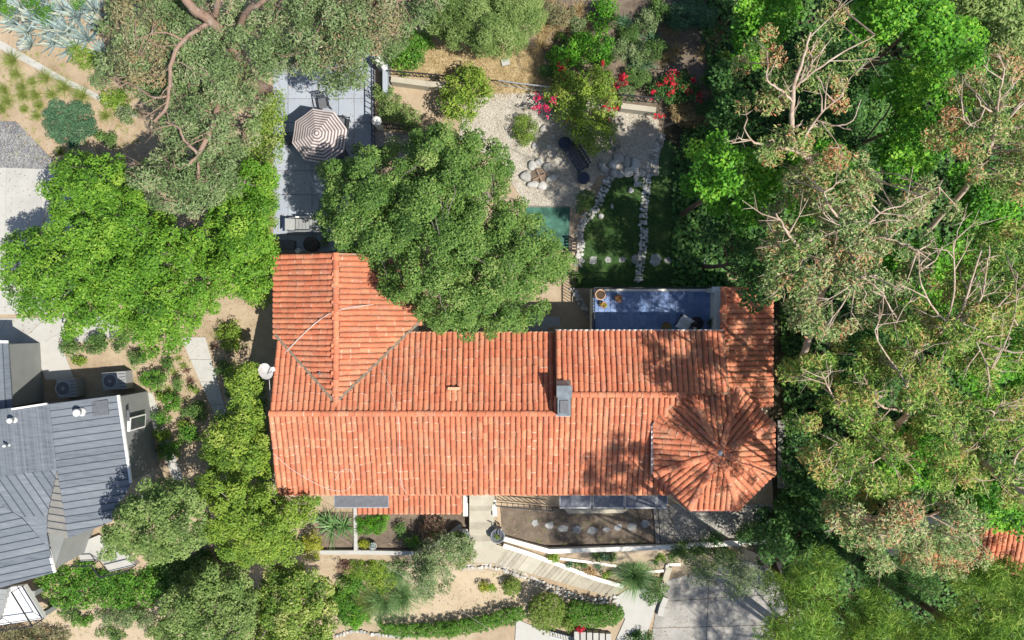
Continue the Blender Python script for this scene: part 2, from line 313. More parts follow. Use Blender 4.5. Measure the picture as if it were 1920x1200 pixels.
class MB:
    """collects polygons; build() links them as one mesh"""
    def __init__(s): s.v = []; s.f = []
    def add(s, vs, fs):
        o = len(s.v); s.v += [tuple(float(c) for c in v) for v in vs]; s.f += [tuple(i + o for i in f) for f in fs]; return s
    def hexa(s, b, t):
        return s.add(list(b) + list(t), [(3, 2, 1, 0), (4, 5, 6, 7), (0, 1, 5, 4), (1, 2, 6, 5), (2, 3, 7, 6), (3, 0, 4, 7)])
    def box(s, c, d, rz=0.0):
        x, y, z = d[0] / 2, d[1] / 2, d[2] / 2; ca, sa = math.cos(rz), math.sin(rz)
        P = [(c[0] + a * ca - b * sa, c[1] + a * sa + b * ca) for a, b in ((-x, -y), (x, -y), (x, y), (-x, y))]
        return s.hexa([(p[0], p[1], c[2] - z) for p in P], [(p[0], p[1], c[2] + z) for p in P])
    def prism(s, pts, z0, z1):
        """pts: xy outline (any simple polygon); z1 may be a list"""
        n = len(pts); z1 = list(z1) if hasattr(z1, '__len__') else [z1] * n; z0 = list(z0) if hasattr(z0, '__len__') else [z0] * n
        a = sum(pts[i][0] * pts[(i + 1) % n][1] - pts[(i + 1) % n][0] * pts[i][1] for i in range(n))
        if a < 0: pts = pts[::-1]; z1 = z1[::-1]; z0 = z0[::-1]
        vs = [(p[0], p[1], z) for p, z in zip(pts, z0)] + [(p[0], p[1], z) for p, z in zip(pts, z1)]
        return s.add(vs, [tuple(range(n - 1, -1, -1)), tuple(range(n, 2 * n))] + [(i, (i + 1) % n, n + (i + 1) % n, n + i) for i in range(n)])
    def beam(s, a, b, w, h):
        """box from a to b, w wide, h high, axis through the middle"""
        a = Vector(a); b = Vector(b); d = (b - a).normalized()
        up = Vector((0, 0, 1)) if abs(d.z) < 0.95 else Vector((1, 0, 0))
        r = d.cross(up).normalized() * (w / 2); u = r.cross(d).normalized() * (h / 2)
        return s.hexa([a - r - u, a + r - u, b + r - u, b - r - u], [a - r + u, a + r + u, b + r + u, b - r + u])
    def tube(s, pts, r0, r1=None, n=6):
        r1 = r0 if r1 is None else r1
        V, F = tube_np(pts, r0, r1, n); return s.add(V, [tuple(f) for f in F])
    def lathe(s, c, prof, n=16):
        """prof: (radius, z) from bottom to top"""
        vs = []; fs = []
        for r, z in prof:
            for k in range(n):
                a = 2 * math.pi * k / n; vs.append((c[0] + r * math.cos(a), c[1] + r * math.sin(a), c[2] + z))
        for j in range(len(prof) - 1):
            for k in range(n):
                fs.append((j * n + k, j * n + (k + 1) % n, (j + 1) * n + (k + 1) % n, (j + 1) * n + k))
        fs.append(tuple(range(n - 1, -1, -1))); m = (len(prof) - 1) * n; fs.append(tuple(m + k for k in range(n)))
        return s.add(vs, fs)
    def mesh(s, name, mat, smooth=False):
        me = bpy.data.meshes.new(name); me.from_pydata(s.v, [], s.f)
        if smooth:
            for p in me.polygons: p.use_smooth = True
        me.update(); me.materials.append(M[mat]); return me
    def build(s, name, mat, parent=None, smooth=False, origin=None):
        """vertices are world coordinates; origin moves the object's own origin there"""
        off = Vector((0, 0, 0))
        if parent is not None: off = parent.matrix_basis.translation.copy() if parent.parent is None else (parent.parent.matrix_basis.translation + parent.matrix_basis.translation)
        o0 = Vector([float(v) for v in origin]) if origin is not None else off
        s.v = [(v[0] - o0.x, v[1] - o0.y, v[2] - o0.z) for v in s.v]
        o = link(name, s.mesh(name, mat, smooth), None, parent)
        o.location = o0 - off
        return o

def tube_np(pts, r0, r1, n=6):
    P = np.array([[float(c) for c in p] for p in pts]); m = len(P)
    T = np.gradient(P, axis=0); T /= np.linalg.norm(T, axis=1)[:, None] + 1e-9
    ref = np.array((0.31, 0.2, 0.93)); 
    A = np.cross(T, ref); bad = np.linalg.norm(A, axis=1) < 0.1; A[bad] = np.cross(T[bad], np.array((1.0, 0, 0)))
    A /= np.linalg.norm(A, axis=1)[:, None]; B = np.cross(T, A)
    R = np.linspace(r0, r1, m)
    ang = np.arange(n) * 2 * np.pi / n
    V = P[:, None, :] + R[:, None, None] * (np.cos(ang)[None, :, None] * A[:, None, :] + np.sin(ang)[None, :, None] * B[:, None, :])
    idx = np.arange(m * n).reshape(m, n)
    F = np.stack([idx[:-1], np.roll(idx[:-1], -1, 1), np.roll(idx[1:], -1, 1), idx[1:]], -1).reshape(-1, 4)
    return V.reshape(-1, 3), F

def smooth_line(pts, per=4, wob=0.0):
    """Catmull-Rom through 3-D points"""
    P = np.array([[float(c) for c in p] for p in pts]); P = np.vstack([2 * P[0] - P[1], P, 2 * P[-1] - P[-2]])
    out = []
    for i in range(1, len(P) - 2):
        for t in np.linspace(0, 1, per, endpoint=False):
            a, b, c, d = P[i - 1], P[i], P[i + 1], P[i + 2]
            out.append(0.5 * (2 * b + (c - a) * t + (2 * a - 5 * b + 4 * c - d) * t * t + (3 * b - a - 3 * c + d) * t ** 3))
    out.append(P[-2]); out = np.array(out)
    if wob: out[1:-1] += rng.normal(0, wob, out[1:-1].shape)
    return out

def inside(P, poly):
    x, y = P[:, 0], P[:, 1]; r = np.zeros(len(P), bool); n = len(poly)
    for i in range(n):
        x0, y0 = poly[i]; x1, y1 = poly[(i + 1) % n]
        if y0 == y1: continue
        c = ((y0 > y) != (y1 > y)) & (x < (x1 - x0) * (y - y0) / (y1 - y0) + x0); r ^= c
    return r

def edge_dist(P, poly):
    d = np.full(len(P), 1e9); n = len(poly)
    for i in range(n):
        a = np.array(poly[i], float); b = np.array(poly[(i + 1) % n], float); ab = b - a
        t = np.clip(((P - a) @ ab) / (ab @ ab + 1e-9), 0, 1)
        d = np.minimum(d, np.linalg.norm(P - (a + t[:, None] * ab), axis=1))
    return d

def clip_half(poly, n, c):
    """keep the side n.p <= c of a polygon of 2-D or 3-D points (tests the first two coordinates)"""
    out = []; m = len(poly)
    for i in range(m):
        p, q = poly[i], poly[(i + 1) % m]
        dp = n[0] * p[0] + n[1] * p[1] - c; dq = n[0] * q[0] + n[1] * q[1] - c
        if dp <= 0: out.append(p)
        if dp * dq < 0:
            t = dp / (dp - dq); out.append(tuple(p[k] + t * (q[k] - p[k]) for k in range(len(p))))
    return out

def cells(poly, step, ox=0.0, oy=0.0):
    """cut a polygon into grid cells"""
    xs = [p[0] for p in poly]; ys = [p[1] for p in poly]
    i0 = math.floor((min(xs) - ox) / step); i1 = math.ceil((max(xs) - ox) / step); j0 = math.floor((min(ys) - oy) / step); j1 = math.ceil((max(ys) - oy) / step)
    for i in range(i0, i1):
        col = clip_half(clip_half(poly, (1, 0), ox + (i + 1) * step), (-1, 0), -(ox + i * step))
        if len(col) < 3: continue
        for j in range(j0, j1):
            c = clip_half(clip_half(col, (0, 1), oy + (j + 1) * step), (0, -1), -(oy + j * step))
            if len(c) >= 3:
                a = abs(sum(c[k][0] * c[(k + 1) % len(c)][1] - c[(k + 1) % len(c)][0] * c[k][1] for k in range(len(c)))) / 2
                if a > 1e-4: yield c

def sheet(name, poly_px, mat, dz=0.02, step=0.5, kind='structure', label=None, flat=None):
    """a thin sheet laid over the ground along an outline given in photo pixels"""
    pts = [tuple(G(*p)[:2]) if flat is None else tuple(W(p[0], p[1], flat)[:2]) for p in poly_px]
    mb = MB()
    for c in cells(pts, step):
        zs = [float(ground_z(p[0], p[1])) + dz if flat is None else flat for p in c]
        v = [(p[0], p[1], z) for p, z in zip(c, zs)]
        a = sum(v[k][0] * v[(k + 1) % len(v)][1] - v[(k + 1) % len(v)][0] * v[k][1] for k in range(len(v)))
        if a < 0: v = v[::-1]
        mb.add(v, [tuple(range(len(v)))])
    o = mb.build(name, mat); o['kind'] = kind
    if label: o['label'] = label
    return o

def blob(cx, cy, rx, ry=None, n=14, j=0.12):
    """uneven round outline in pixels"""
    ry = ry or rx; out = []
    for k in range(n):
        a = 2 * math.pi * k / n; f = 1 + random.uniform(-j, j)
        out.append((cx + rx * f * math.cos(a), cy + ry * f * math.sin(a)))
    return out

ORD = ['first', 'second', 'third', 'fourth', 'fifth', 'sixth', 'seventh', 'eighth', 'ninth', 'tenth', 'eleventh', 'twelfth', 'thirteenth', 'fourteenth', 'fifteenth', 'sixteenth', 'seventeenth', 'eighteenth', 'nineteenth', 'twentieth']
# ---------------------------------------------------------------- foliage
DENS = [1.0]
def unit(n, r=None):
    v = (r or rng).normal(size=(n, 3)); return v / (np.linalg.norm(v, axis=1)[:, None] + 1e-9)

def leaf_quads(P, N, L, Wd):
    n = len(P)
    u = np.cross(N, unit(n)); u /= np.linalg.norm(u, axis=1)[:, None] + 1e-9
    w = np.cross(N, u)
    L = np.broadcast_to(L, (n,))[:, None]; Wd = np.broadcast_to(Wd, (n,))[:, None]
    V = np.empty((n, 4, 3), np.float32)
    V[:, 0] = P - u * L * 0.5
    V[:, 1] = P + w * Wd * 0.5 - u * L * 0.08 + N * Wd * 0.18
    V[:, 2] = P + u * L * 0.5 - N * L * 0.12
    V[:, 3] = P - w * Wd * 0.5 - u * L * 0.08 + N * Wd * 0.18
    return V

def clump_leaves(C, R, dens, leaf, aspect, flat=0.7, up=0.5, spread=0.7, tint_amp=(0.28, 0.26), droop=0.0, core=0.35):
    """leaves round clump centres C with radii R; returns quads and tints"""
    cnt = np.maximum(6, (dens * DENS[0] * R * R / (leaf * leaf * aspect)).astype(int))
    idx = np.repeat(np.arange(len(C)), cnt); n = len(idx)
    d = unit(n); d[:, 2] = np.where(rng.random(n) < 0.72, np.abs(d[:, 2]), d[:, 2])
    rad = core + (1 - core) * rng.random(n) ** 0.55
    P = C[idx] + d * (R[idx] * rad)[:, None] * np.array((1, 1, flat))
    P[:, 2] -= droop * (np.linalg.norm(P[:, :2] - C[idx][:, :2], axis=1)) ** 2
    N = d * 0.6 + np.array((0, 0, up)) + unit(n) * spread; N /= np.linalg.norm(N, axis=1)[:, None] + 1e-9
    s = leaf * rng.uniform(0.65, 1.3, n)
    V = leaf_quads(P, N, s, s * aspect)
    ct = rng.normal(0, tint_amp[0], len(C))
    t = np.clip(0.45 + ct[idx] + rng.normal(0, tint_amp[1], n), 0, 1)
    return V, t

def crown_clumps(poly, z0, z1, step, rad, jit=0.45, holes=0.0, layers=2, dome=0.5, bump=0.35, gaps=9.0):
    """clump centres that fill an outline (photo pixels) with a dome of real height"""
    xs = [p[0] for p in poly]; ys = [p[1] for p in poly]
    zm = (z0 + z1) / 2; sp = step * S * H / (H - zm)
    gx = np.arange(min(xs), max(xs) + sp, sp); gy = np.arange(min(ys), max(ys) + sp, sp)
    A = np.array([(x + (0.5 * sp if j % 2 else 0), y) for j, y in enumerate(gy) for x in gx], float)
    out = []; rr = []
    ph = rng.uniform(0, 6.28, 4)
    for lay in range(layers):
        Q = A + rng.uniform(-jit, jit, A.shape) * sp
        Q = Q[inside(Q, poly)]
        if len(Q) == 0: continue
        d = edge_dist(Q, poly); dm = max(d.max(), 1e-6)
        t = np.clip(d / dm, 0, 1)
        hgt = (1 - (1 - t) ** 2) ** dome
        nz = np.sin(Q[:, 0] * 0.045 + ph[0]) * np.cos(Q[:, 1] * 0.05 + ph[1]) + 0.6 * np.sin(Q[:, 0] * 0.11 + Q[:, 1] * 0.07 + ph[2])
        k = nz < gaps; Q = Q[k]; t = t[k]; hgt = hgt[k]; nz = nz[k]
        if len(Q) == 0: continue
        if holes and lay == 0:
            k = rng.random(len(Q)) > holes * (0.6 + 0.6 * nz); Q = Q[k]; t = t[k]; hgt = hgt[k]; nz = nz[k]
        z = z0 + (z1 - z0) * hgt + bump * nz + rng.normal(0, 0.18, len(Q))
        if lay > 0: z = z - rng.uniform(0.5, 1.1, len(Q)) * min(1.6, 0.5 * (z1 - z0)) * lay
        k = (H - z) / H / S
        out.append(np.stack([(Q[:, 0] - 960) * k, (600 - Q[:, 1]) * k, z], 1))
        rr.append(rad * rng.uniform(0.7, 1.25, len(Q)) * (0.75 + 0.25 * np.sqrt(t)))
    return np.vstack(out), np.concatenate(rr)

def foliage_mesh(name, parts, mat):
    V = np.concatenate([p[0] for p in parts]); t = np.concatenate([p[1] for p in parts])
    n = len(V)
    return V.reshape(-1, 3), np.arange(n * 4, dtype=np.int32).reshape(n, 4), t

def put(name, V, F, mat, parent, tint=None, smooth=False):
    """mesh from world-space vertices under an unrotated parent"""
    V = np.asarray(V, float).reshape(-1, 3) - np.array(parent.location)[None, :]
    if parent.parent is not None: V = V - np.array(parent.parent.location)[None, :]
    return link(name, mesh_np(name, V, F, mat, tint, smooth), None, parent)

def nearest_on(lines, p):
    best = None; bd = 1e9
    for L in lines:
        d = np.linalg.norm(L - p, axis=1); k = int(d.argmin())
        if d[k] < bd: bd = d[k]; best = L[k]
    return best, bd

NLEAF = [0]
def tree(name, label, cat, poly, z0, z1, mat, base, step=0.62, rad=0.55, dens=2.4, leaf=0.13, aspect=0.5, bark='bark_grey', trunk_r=0.16,
         limbs=None, nlimb=7, twigs=0.35, twig_r=0.018, twig_up=0.0, group=None, holes=0.08, layers=2, dome=0.5, flat=0.7, bump=0.35, up=0.8, spread=0.65,
         tint_amp=(0.2, 0.24), extra=(), droop=0.0, core=0.35, raise_=0.0, gaps=9.0, side=0):
    """tree > trunk, limb..., branches, crown"""
    DENS[0] = 3.6; z0 += raise_; z1 += raise_
    if limbs and raise_: limbs = [([(p[0], p[1], p[2] + raise_ * min(1, p[2] / 7)) for p in pts], r0 * .62, r1 * .55) for pts, r0, r1 in limbs]
    b = G(*base); root = empty(name, b, label, cat, group)
    C, R = crown_clumps(poly, z0, z1, step, rad, holes=holes, layers=layers, dome=dome, bump=bump, gaps=gaps)
    gz = ground_z(C[:, 0], C[:, 1]); C[:, 2] = np.maximum(C[:, 2], gz + 0.3)
    parts = [clump_leaves(C, R, dens, leaf, aspect, flat, up, spread, tint_amp, droop, core)]
    V, F, t = foliage_mesh(name, parts, mat); NLEAF[0] += len(F)
    put('crown', V, F, mat, root, t)
    for (epoly, ez0, ez1, emat, edens) in extra:
        C2, R2 = crown_clumps(epoly, ez0, ez1, step, rad * 0.9, holes=0.25, layers=1)
        V, F, t = foliage_mesh(name, [clump_leaves(C2, R2, edens, leaf, aspect, flat, up, spread, tint_amp)], emat); NLEAF[0] += len(F)
        put('crown', V, F, emat, root, t)
    cen = C.mean(0); lines = []
    if limbs is None:
        top = np.array((cen[0], cen[1], z0 + 0.45 * (z1 - z0)))
        mid = b * 0.55 + top * 0.45 + np.array((rng.normal(0, .15), rng.normal(0, .15), 0))
        tl = smooth_line([b - np.array((0, 0, 0.15)), mid, top], 5); lines.append(tl)
        Vt, Ft = tube_np(tl, trunk_r, trunk_r * 0.5, 8); put('trunk', Vt, Ft, bark, root, smooth=True)
        sel = rng.permutation(len(C))[:nlimb]
        for k in sel:
            st = tl[int(len(tl) * rng.uniform(0.45, 0.95))]
            e = C[k]; m = (st + e) / 2 + np.array((0, 0, 0.12 * np.linalg.norm(e - st)))
            ll = smooth_line([st, m, e], 4, 0.02); lines.append(ll)
            Vt, Ft = tube_np(ll, trunk_r * 0.42, 0.02, 6); put('limb', Vt, Ft, bark, root, smooth=True)
    else:
        for k, (pts, r0, r1) in enumerate(limbs):
            pp = [W(*p) for p in pts]
            if k == 0: pp = [b - np.array((0, 0, 0.15))] + pp
            ll = smooth_line(pp, 4, 0.015); lines.append(ll)
            Vt, Ft = tube_np(ll, r0, r1, 8 if k == 0 else 6); put('trunk' if k == 0 else 'limb', Vt, Ft, bark, root, smooth=True)
    if twigs:
        vs = []; fs = []; o = 0
        allp = np.vstack(lines)
        for L in (lines[1:] if side else []):
            ln = np.linalg.norm(np.diff(L, axis=0), axis=1).sum()
            for _ in range(int(ln * side)):
                q = int(rng.integers(1, len(L) - 1)) if len(L) > 2 else 0; T = L[min(q + 1, len(L) - 1)] - L[q - 1]; T = T / (np.linalg.norm(T) + 1e-9)
                an = rng.choice((-1, 1)) * rng.uniform(.35, 1.1); c_, s_ = math.cos(an), math.sin(an)
                D = np.array((T[0] * c_ - T[1] * s_, T[0] * s_ + T[1] * c_, T[2] * .5 + rng.uniform(.0, .35)))
                l_ = rng.uniform(.5, 1.5); e = L[q] + D * l_ + rng.normal(0, .06, 3); m = (L[q] + e) / 2 + rng.normal(0, .06, 3)
                Vt, Ft = tube_np([L[q], m, e], rng.uniform(.018, .03), .007, 5); vs.append(Vt); fs.append(Ft + o); o += len(Vt)
                for _j in range(3):
                    e2 = m + (e - m) * rng.uniform(.3, 1.2) + rng.normal(0, .25, 3)
                    Vt, Ft = tube_np([m + (e - m) * rng.uniform(0, .6), e2], .012, .005, 4); vs.append(Vt); fs.append(Ft + o); o += len(Vt)
        for k in range(len(C)):
            if rng.random() > twigs: continue
            d = np.linalg.norm((allp - C[k]) * np.array((1, 1, 0.8)), axis=1); q = allp[int(d.argmin())]
            e = C[k] + np.array((0, 0, twig_up * R[k])) + rng.normal(0, 0.12, 3)
            if np.linalg.norm(e - q) < 0.2: continue
            m = (q + e) / 2 + rng.normal(0, 0.08, 3) + np.array((0, 0, 0.06 + 0.1 * twig_up))
            m2 = (m + e) / 2 + rng.normal(0, 0.05, 3)
            Vt, Ft = tube_np([q, m, m2, e], twig_r * rng.uniform(1, 1.8), twig_r * 0.4, 4); vs.append(Vt); fs.append(Ft + o); o += len(Vt)
            for _ in range(2 if twig_up > 0 else 0):
                e2 = m2 + (e - m) * rng.uniform(0.4, 0.9) + rng.normal(0, 0.22, 3)
                Vt, Ft = tube_np([m2, (m2 + e2) / 2 + rng.normal(0, .04, 3), e2], twig_r * 0.8, twig_r * 0.3, 4); vs.append(Vt); fs.append(Ft + o); o += len(Vt)
        if vs: put('branches', np.vstack(vs), np.vstack(fs), bark, root, smooth=True)['kind'] = 'stuff'
    return root

def shrub(name, label, poly, h, mat, cat='shrub', step=0.3, rad=0.26, dens=2.2, leaf=0.085, aspect=0.55, group=None, z0=None, holes=0.0, dome=0.5, tint_amp=(0.16, 0.22), layers=2, flowers=None, bump=0.06, jit=.45, spread=0.7, stem=True, flat=0.75, base_h=0.0, core=0.35):
    """shrub > foliage, stem (blossoms)"""
    DENS[0] = 2.1
    cx = sum(p[0] for p in poly) / len(poly); cy = sum(p[1] for p in poly) / len(poly)
    b = G(cx, cy, base_h); root = empty(name, b, label, cat, group)
    zl = b[2] + (0.25 * h if z0 is None else z0)
    C, R = crown_clumps(poly, zl, b[2] + h * 0.85, step, rad, jit=jit, holes=holes, layers=layers, dome=dome, bump=bump)
    C[:, 2] = np.maximum(C[:, 2], np.maximum(ground_z(C[:, 0], C[:, 1]), b[2] if base_h else -99) + 0.08)
    V, F, t = foliage_mesh(name, [clump_leaves(C, R, dens, leaf, aspect, flat, 0.5, spread, tint_amp, core=core)], mat); NLEAF[0] += len(F)
    put('foliage', V, F, mat, root, t)
    if stem:
        vs = []; fs = []; o = 0
        for k in range(min(5, len(C))):
            e = C[rng.integers(len(C))]
            Vt, Ft = tube_np([b + rng.normal(0, 0.03, 3) * np.array((1, 1, 0)) - np.array((0, 0, 0.05)), b * 0.5 + e * 0.5 + np.array((0, 0, 0.05)), e], 0.025, 0.008, 5); vs.append(Vt); fs.append(Ft + o); o += len(Vt)
        put('stem', np.vstack(vs), np.vstack(fs), 'bark_brown', root)['kind'] = 'stuff'
    if flowers:
        for (fx, fy, fr, fm) in flowers:
            zc = float(C[np.argmin(np.linalg.norm(C[:, :2] - W(fx, fy, b[2] + h * .7)[:2], axis=1)), 2]) + 0.12
            fr = fr * 1.4; p = W(fx, fy, zc); n = 6 + int(fr / 3)
            CC = p + rng.normal(0, 1, (n, 3)) * np.array((fr / S * .5, fr / S * .5, 0.06)); RR = np.full(n, max(0.09, fr / S * 0.42))
            V, F, t = foliage_mesh(name, [clump_leaves(CC, RR, 1.5, 0.085, 0.8, 0.6, 0.6, 0.6)], fm)
            put('blossom', V, F, fm, root, t)
    return root

def blades(C, n, L, wid, el=(0.3, 1.4), droop=0.5, segs=3, Rb=0.05):
    """grass blades arching out of centres C; returns quads and tints"""
    C = np.asarray(C, float).reshape(-1, 3); m = len(C); N = m * n
    base = np.repeat(C, n, 0) + np.concatenate([rng.normal(0, Rb, (N, 2)), np.zeros((N, 1))], 1)
    az = rng.uniform(0, 2 * np.pi, N); e = rng.uniform(el[0], el[1], N); l = L * rng.uniform(0.65, 1.15, N)
    d = np.stack([np.cos(az), np.sin(az)], 1); side = np.stack([-np.sin(az), np.cos(az), np.zeros(N)], 1)
    pts = []
    for k in range(segs + 1):
        s = k / segs
        r = l * s * np.cos(e) * (1 + 0.15 * s); z = l * s * np.sin(e) - droop * l * s * s * np.cos(e)
        pts.append(np.concatenate([base[:, :2] + d * r[:, None], (base[:, 2] + z)[:, None]], 1))
    Q = []
    ws = [wid * (1 - (k / segs) ** 1.6 * 0.92) for k in range(segs + 1)]
    for k in range(segs):
        Q.append(np.stack([pts[k] - side * ws[k] / 2, pts[k] + side * ws[k] / 2, pts[k + 1] + side * ws[k + 1] / 2, pts[k + 1] - side * ws[k + 1] / 2], 1))
    t = np.clip(rng.normal(0.5, 0.24, N), 0, 1)
    return np.concatenate(Q), np.concatenate([t] * segs)

def tuft(name, label, px, py, L, mat, n=90, wid=0.02, el=(0.25, 1.35), droop=0.45, group=None, cat='grass tuft', Rb=0.05, dz=0.0, segs=3):
    b = G(px, py); b[2] += dz
    Q, t = blades([b], n, L, wid, el, droop, segs, Rb)
    V = Q.reshape(-1, 3) - b; F = np.arange(len(V)).reshape(-1, 4)
    o = link(name, mesh_np(name, V, F, mat, t), None, None, b)
    return tag(o, label, cat, group)

_ag = {}
def agave(label, px, py, L, mat='leaf_blue', n=16, group=None, name='agave', wid=0.11, lift=(0.35, 1.25)):
    """agave > leaf..., each leaf a thick curved blade of its own"""
    key = (mat, wid)
    if key not in _ag:
        vs = []; fs = []
        for k in range(6):
            s = k / 5; w = wid * (0.75 + 0.9 * s - 1.65 * s * s + 0.0) + 0.006; w = max(w * (1 if s < 1 else 0.05), 0.004)
            x = s; z = 0.16 * s * s
            vs += [(x, -w / 2, z + 0.018), (x, 0, z - 0.012), (x, w / 2, z + 0.018)]
        for k in range(5):
            a = 3 * k; fs += [(a, a + 3, a + 4, a + 1), (a + 1, a + 4, a + 5, a + 2)]
        _ag[key] = []
        for tv in (0.15, 0.4, 0.65, 0.9):
            _ag[key].append(mesh_np('agave_leaf', np.array(vs), np.array(fs), mat, np.full(len(fs), tv), True))
    b = G(px, py); root = empty(name, b, label, 'agave', group)
    for k in range(n):
        o = link('leaf', _ag[key][random.randrange(4)], None, root)
        f = k / n
        o.rotation_euler = (0, -(lift[0] + (lift[1] - lift[0]) * (1 - f)) + random.uniform(-.1, .1), k * 2.399 + random.uniform(-.2, .2))
        s = L * random.uniform(0.8, 1.1) * (0.7 + 0.3 * f); o.scale = (s, s * 1.1, s)
        o.location = (0, 0, 0.05)
    return root

# ---------------------------------------------------------------- stones
_stones = {}
def stone_mesh(kind, k):
    key = (kind, k)
    if key not in _stones:
        bm = bmesh.new(); bmesh.ops.create_icosphere(bm, subdivisions=1 if kind != 'big' else 2, radius=0.5)
        r = random.Random(100 + k)
        ph = [r.uniform(0, 6.28) for _ in range(6)]
        for v in bm.verts:
            f = 1 + 0.16 * math.sin(v.co.x * 5 + ph[0]) + 0.14 * math.sin(v.co.y * 6 + ph[1]) + r.uniform(-.07, .07)
            v.co.x *= f; v.co.y *= f * r.uniform(0.93, 1.07)
            v.co.z = max(-0.3, min(0.34 if kind != 'big' else 0.45, v.co.z * f))
        me = bpy.data.meshes.new('stone'); bm.to_mesh(me); bm.free(); me.materials.append(M['stone'])
        if kind == 'big':
            for p in me.polygons: p.use_smooth = True
        _stones[key] = me
    return _stones[key]

def stone(parent, p, sx, sy, sz, rz=None, kind='small', name='stone', mat=None):
    o = link(name, stone_mesh(kind, random.randrange(6)), None, parent)
    off = parent.location if parent is not None else Vector((0, 0, 0))
    o.location = Vector([float(v) for v in p]) - off; o.scale = (sx, sy, sz); o.rotation_euler = (random.uniform(-.12, .12), random.uniform(-.12, .12), random.uniform(0, 6.28) if rz is None else rz)
    return o

def flagstone(label, px, py, rx, ry, group, dz=0.03, name='stepping_stone'):
    n = random.randint(5, 7); c = G(px, py); a0 = random.uniform(0, 6.28)
    pts = []
    for k in range(n):
        a = a0 + 2 * math.pi * k / n + random.uniform(-.25, .25); f = random.uniform(0.8, 1.12)
        pts.append((c[0] + rx / S * f * math.cos(a), c[1] + ry / S * f * math.sin(a)))
    ins = [(c[0] + (p[0] - c[0]) * 0.93, c[1] + (p[1] - c[1]) * 0.93) for p in pts]
    mb = MB(); mb.prism(pts, c[2] - 0.05, c[2] + dz)
    k = len(pts); mb.add([(p[0], p[1], c[2] + dz + 0.002) for p in pts] + [(p[0], p[1], c[2] + dz + 0.018) for p in ins], [(i, (i + 1) % k, k + (i + 1) % k, k + i) for i in range(k)] + [tuple(range(k, 2 * k))])
    return tag(mb.build(name, 'flagstone', origin=c), label, 'stepping stone', group)
# ---------------------------------------------------------------- the ground and what is laid on it
def build_ground():
    xs = np.concatenate([[-400, -200, -110, -70, -48], np.arange(-38, 38.01, 0.5), [48, 70, 110, 200, 400]])
    ys = np.concatenate([[-400, -200, -110, -60, -36], np.arange(-27, 27.01, 0.5), [36, 60, 110, 200, 400]])
    X, Y = np.meshgrid(xs, ys); Z = ground_z(X, Y)
    core = (abs(X) < 38) & (abs(Y) < 27)
    V = np.stack([X, Y, Z - 0.004], -1).reshape(-1, 3); nx, ny = len(xs), len(ys)
    i = np.arange(nx * ny).reshape(ny, nx)
    F = np.stack([i[:-1, :-1], i[:-1, 1:], i[1:, 1:], i[1:, :-1]], -1).reshape(-1, 4)
    o = link('ground', mesh_np('ground', V, F, 'dirt', None, True)); o['kind'] = 'structure'
build_ground()
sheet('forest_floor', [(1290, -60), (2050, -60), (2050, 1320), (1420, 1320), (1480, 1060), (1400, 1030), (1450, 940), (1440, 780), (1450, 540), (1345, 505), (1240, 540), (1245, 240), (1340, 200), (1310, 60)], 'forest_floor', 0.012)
sheet('sandy_bank', [(640, 1060), (770, 1060), (880, 1062), (1000, 1090), (1080, 1120), (1030, 1150), (900, 1175), (740, 1180), (640, 1150)], 'sand', 0.02)
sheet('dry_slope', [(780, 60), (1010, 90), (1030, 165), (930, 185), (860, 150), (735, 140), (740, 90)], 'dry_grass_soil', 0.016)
sheet('bare_bank', [(60, 1140), (300, 1120), (420, 1150), (420, 1320), (60, 1320)], 'sand', 0.016)
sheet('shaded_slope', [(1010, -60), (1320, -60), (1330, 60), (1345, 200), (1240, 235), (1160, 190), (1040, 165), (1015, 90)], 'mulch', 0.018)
sheet('gravel_court', [(905, 175), (1060, 175), (1190, 205), (1235, 225), (1235, 330), (1120, 330), (1085, 400), (1070, 390), (990, 390), (930, 300), (860, 260), (870, 200)], 'pale_gravel', 0.024)
sheet('side_gravel_path', [(705, 245), (790, 255), (830, 300), (700, 300)], 'gravel', 0.018)
sheet('lawn', [(1100, 400), (1140, 330), (1215, 330), (1250, 260), (1300, 300), (1340, 400), (1365, 540), (1080, 540), (1090, 460)], 'lawn_soil', 0.02)
sheet('garden_bed_soil', [(938, 950), (1240, 950), (1260, 1022), (1030, 1030), (942, 1003)], 'mulch', 0.02)
sheet('gravel_yard', [(1256, 945), (1450, 945), (1460, 1005), (1262, 1018)], 'gravel', 0.022)
sheet('planting_bed', [(600, 960), (880, 960), (880, 1000), (820, 1030), (600, 1035)], 'mulch', 0.016)
sheet('gravel_drive', [(-60, 225), (30, 228), (100, 300), (95, 318), (-60, 318)], 'grey_gravel', 0.03)
sheet('entry_path_bed', [(100, 640), (270, 610), (470, 560), (490, 680), (450, 780), (330, 880), (270, 720)], 'dirt', 0.012)

def slabs(name, label, rows, mat, z, gap=0.012, thick=0.08, child='slab', jit=0.0):
    """setting made of single slabs: list of pixel quads; each slab is a child"""
    root = empty(name, (0, 0, 0)); root['kind'] = 'structure'
    if label: root['label'] = label
    for q in rows:
        pts = [W(p[0], p[1], z)[:2] for p in q]; c = sum(pts) / len(pts)
        pts = [c + (p - c) * (1 - gap / max(0.05, np.linalg.norm(p - c))) for p in pts]
        dz = random.uniform(-jit, jit)
        mb = MB(); mb.prism([tuple(p) for p in pts], z - thick, z + dz)
        mb.build(child, mat, root, origin=(c[0], c[1], z))
    return root

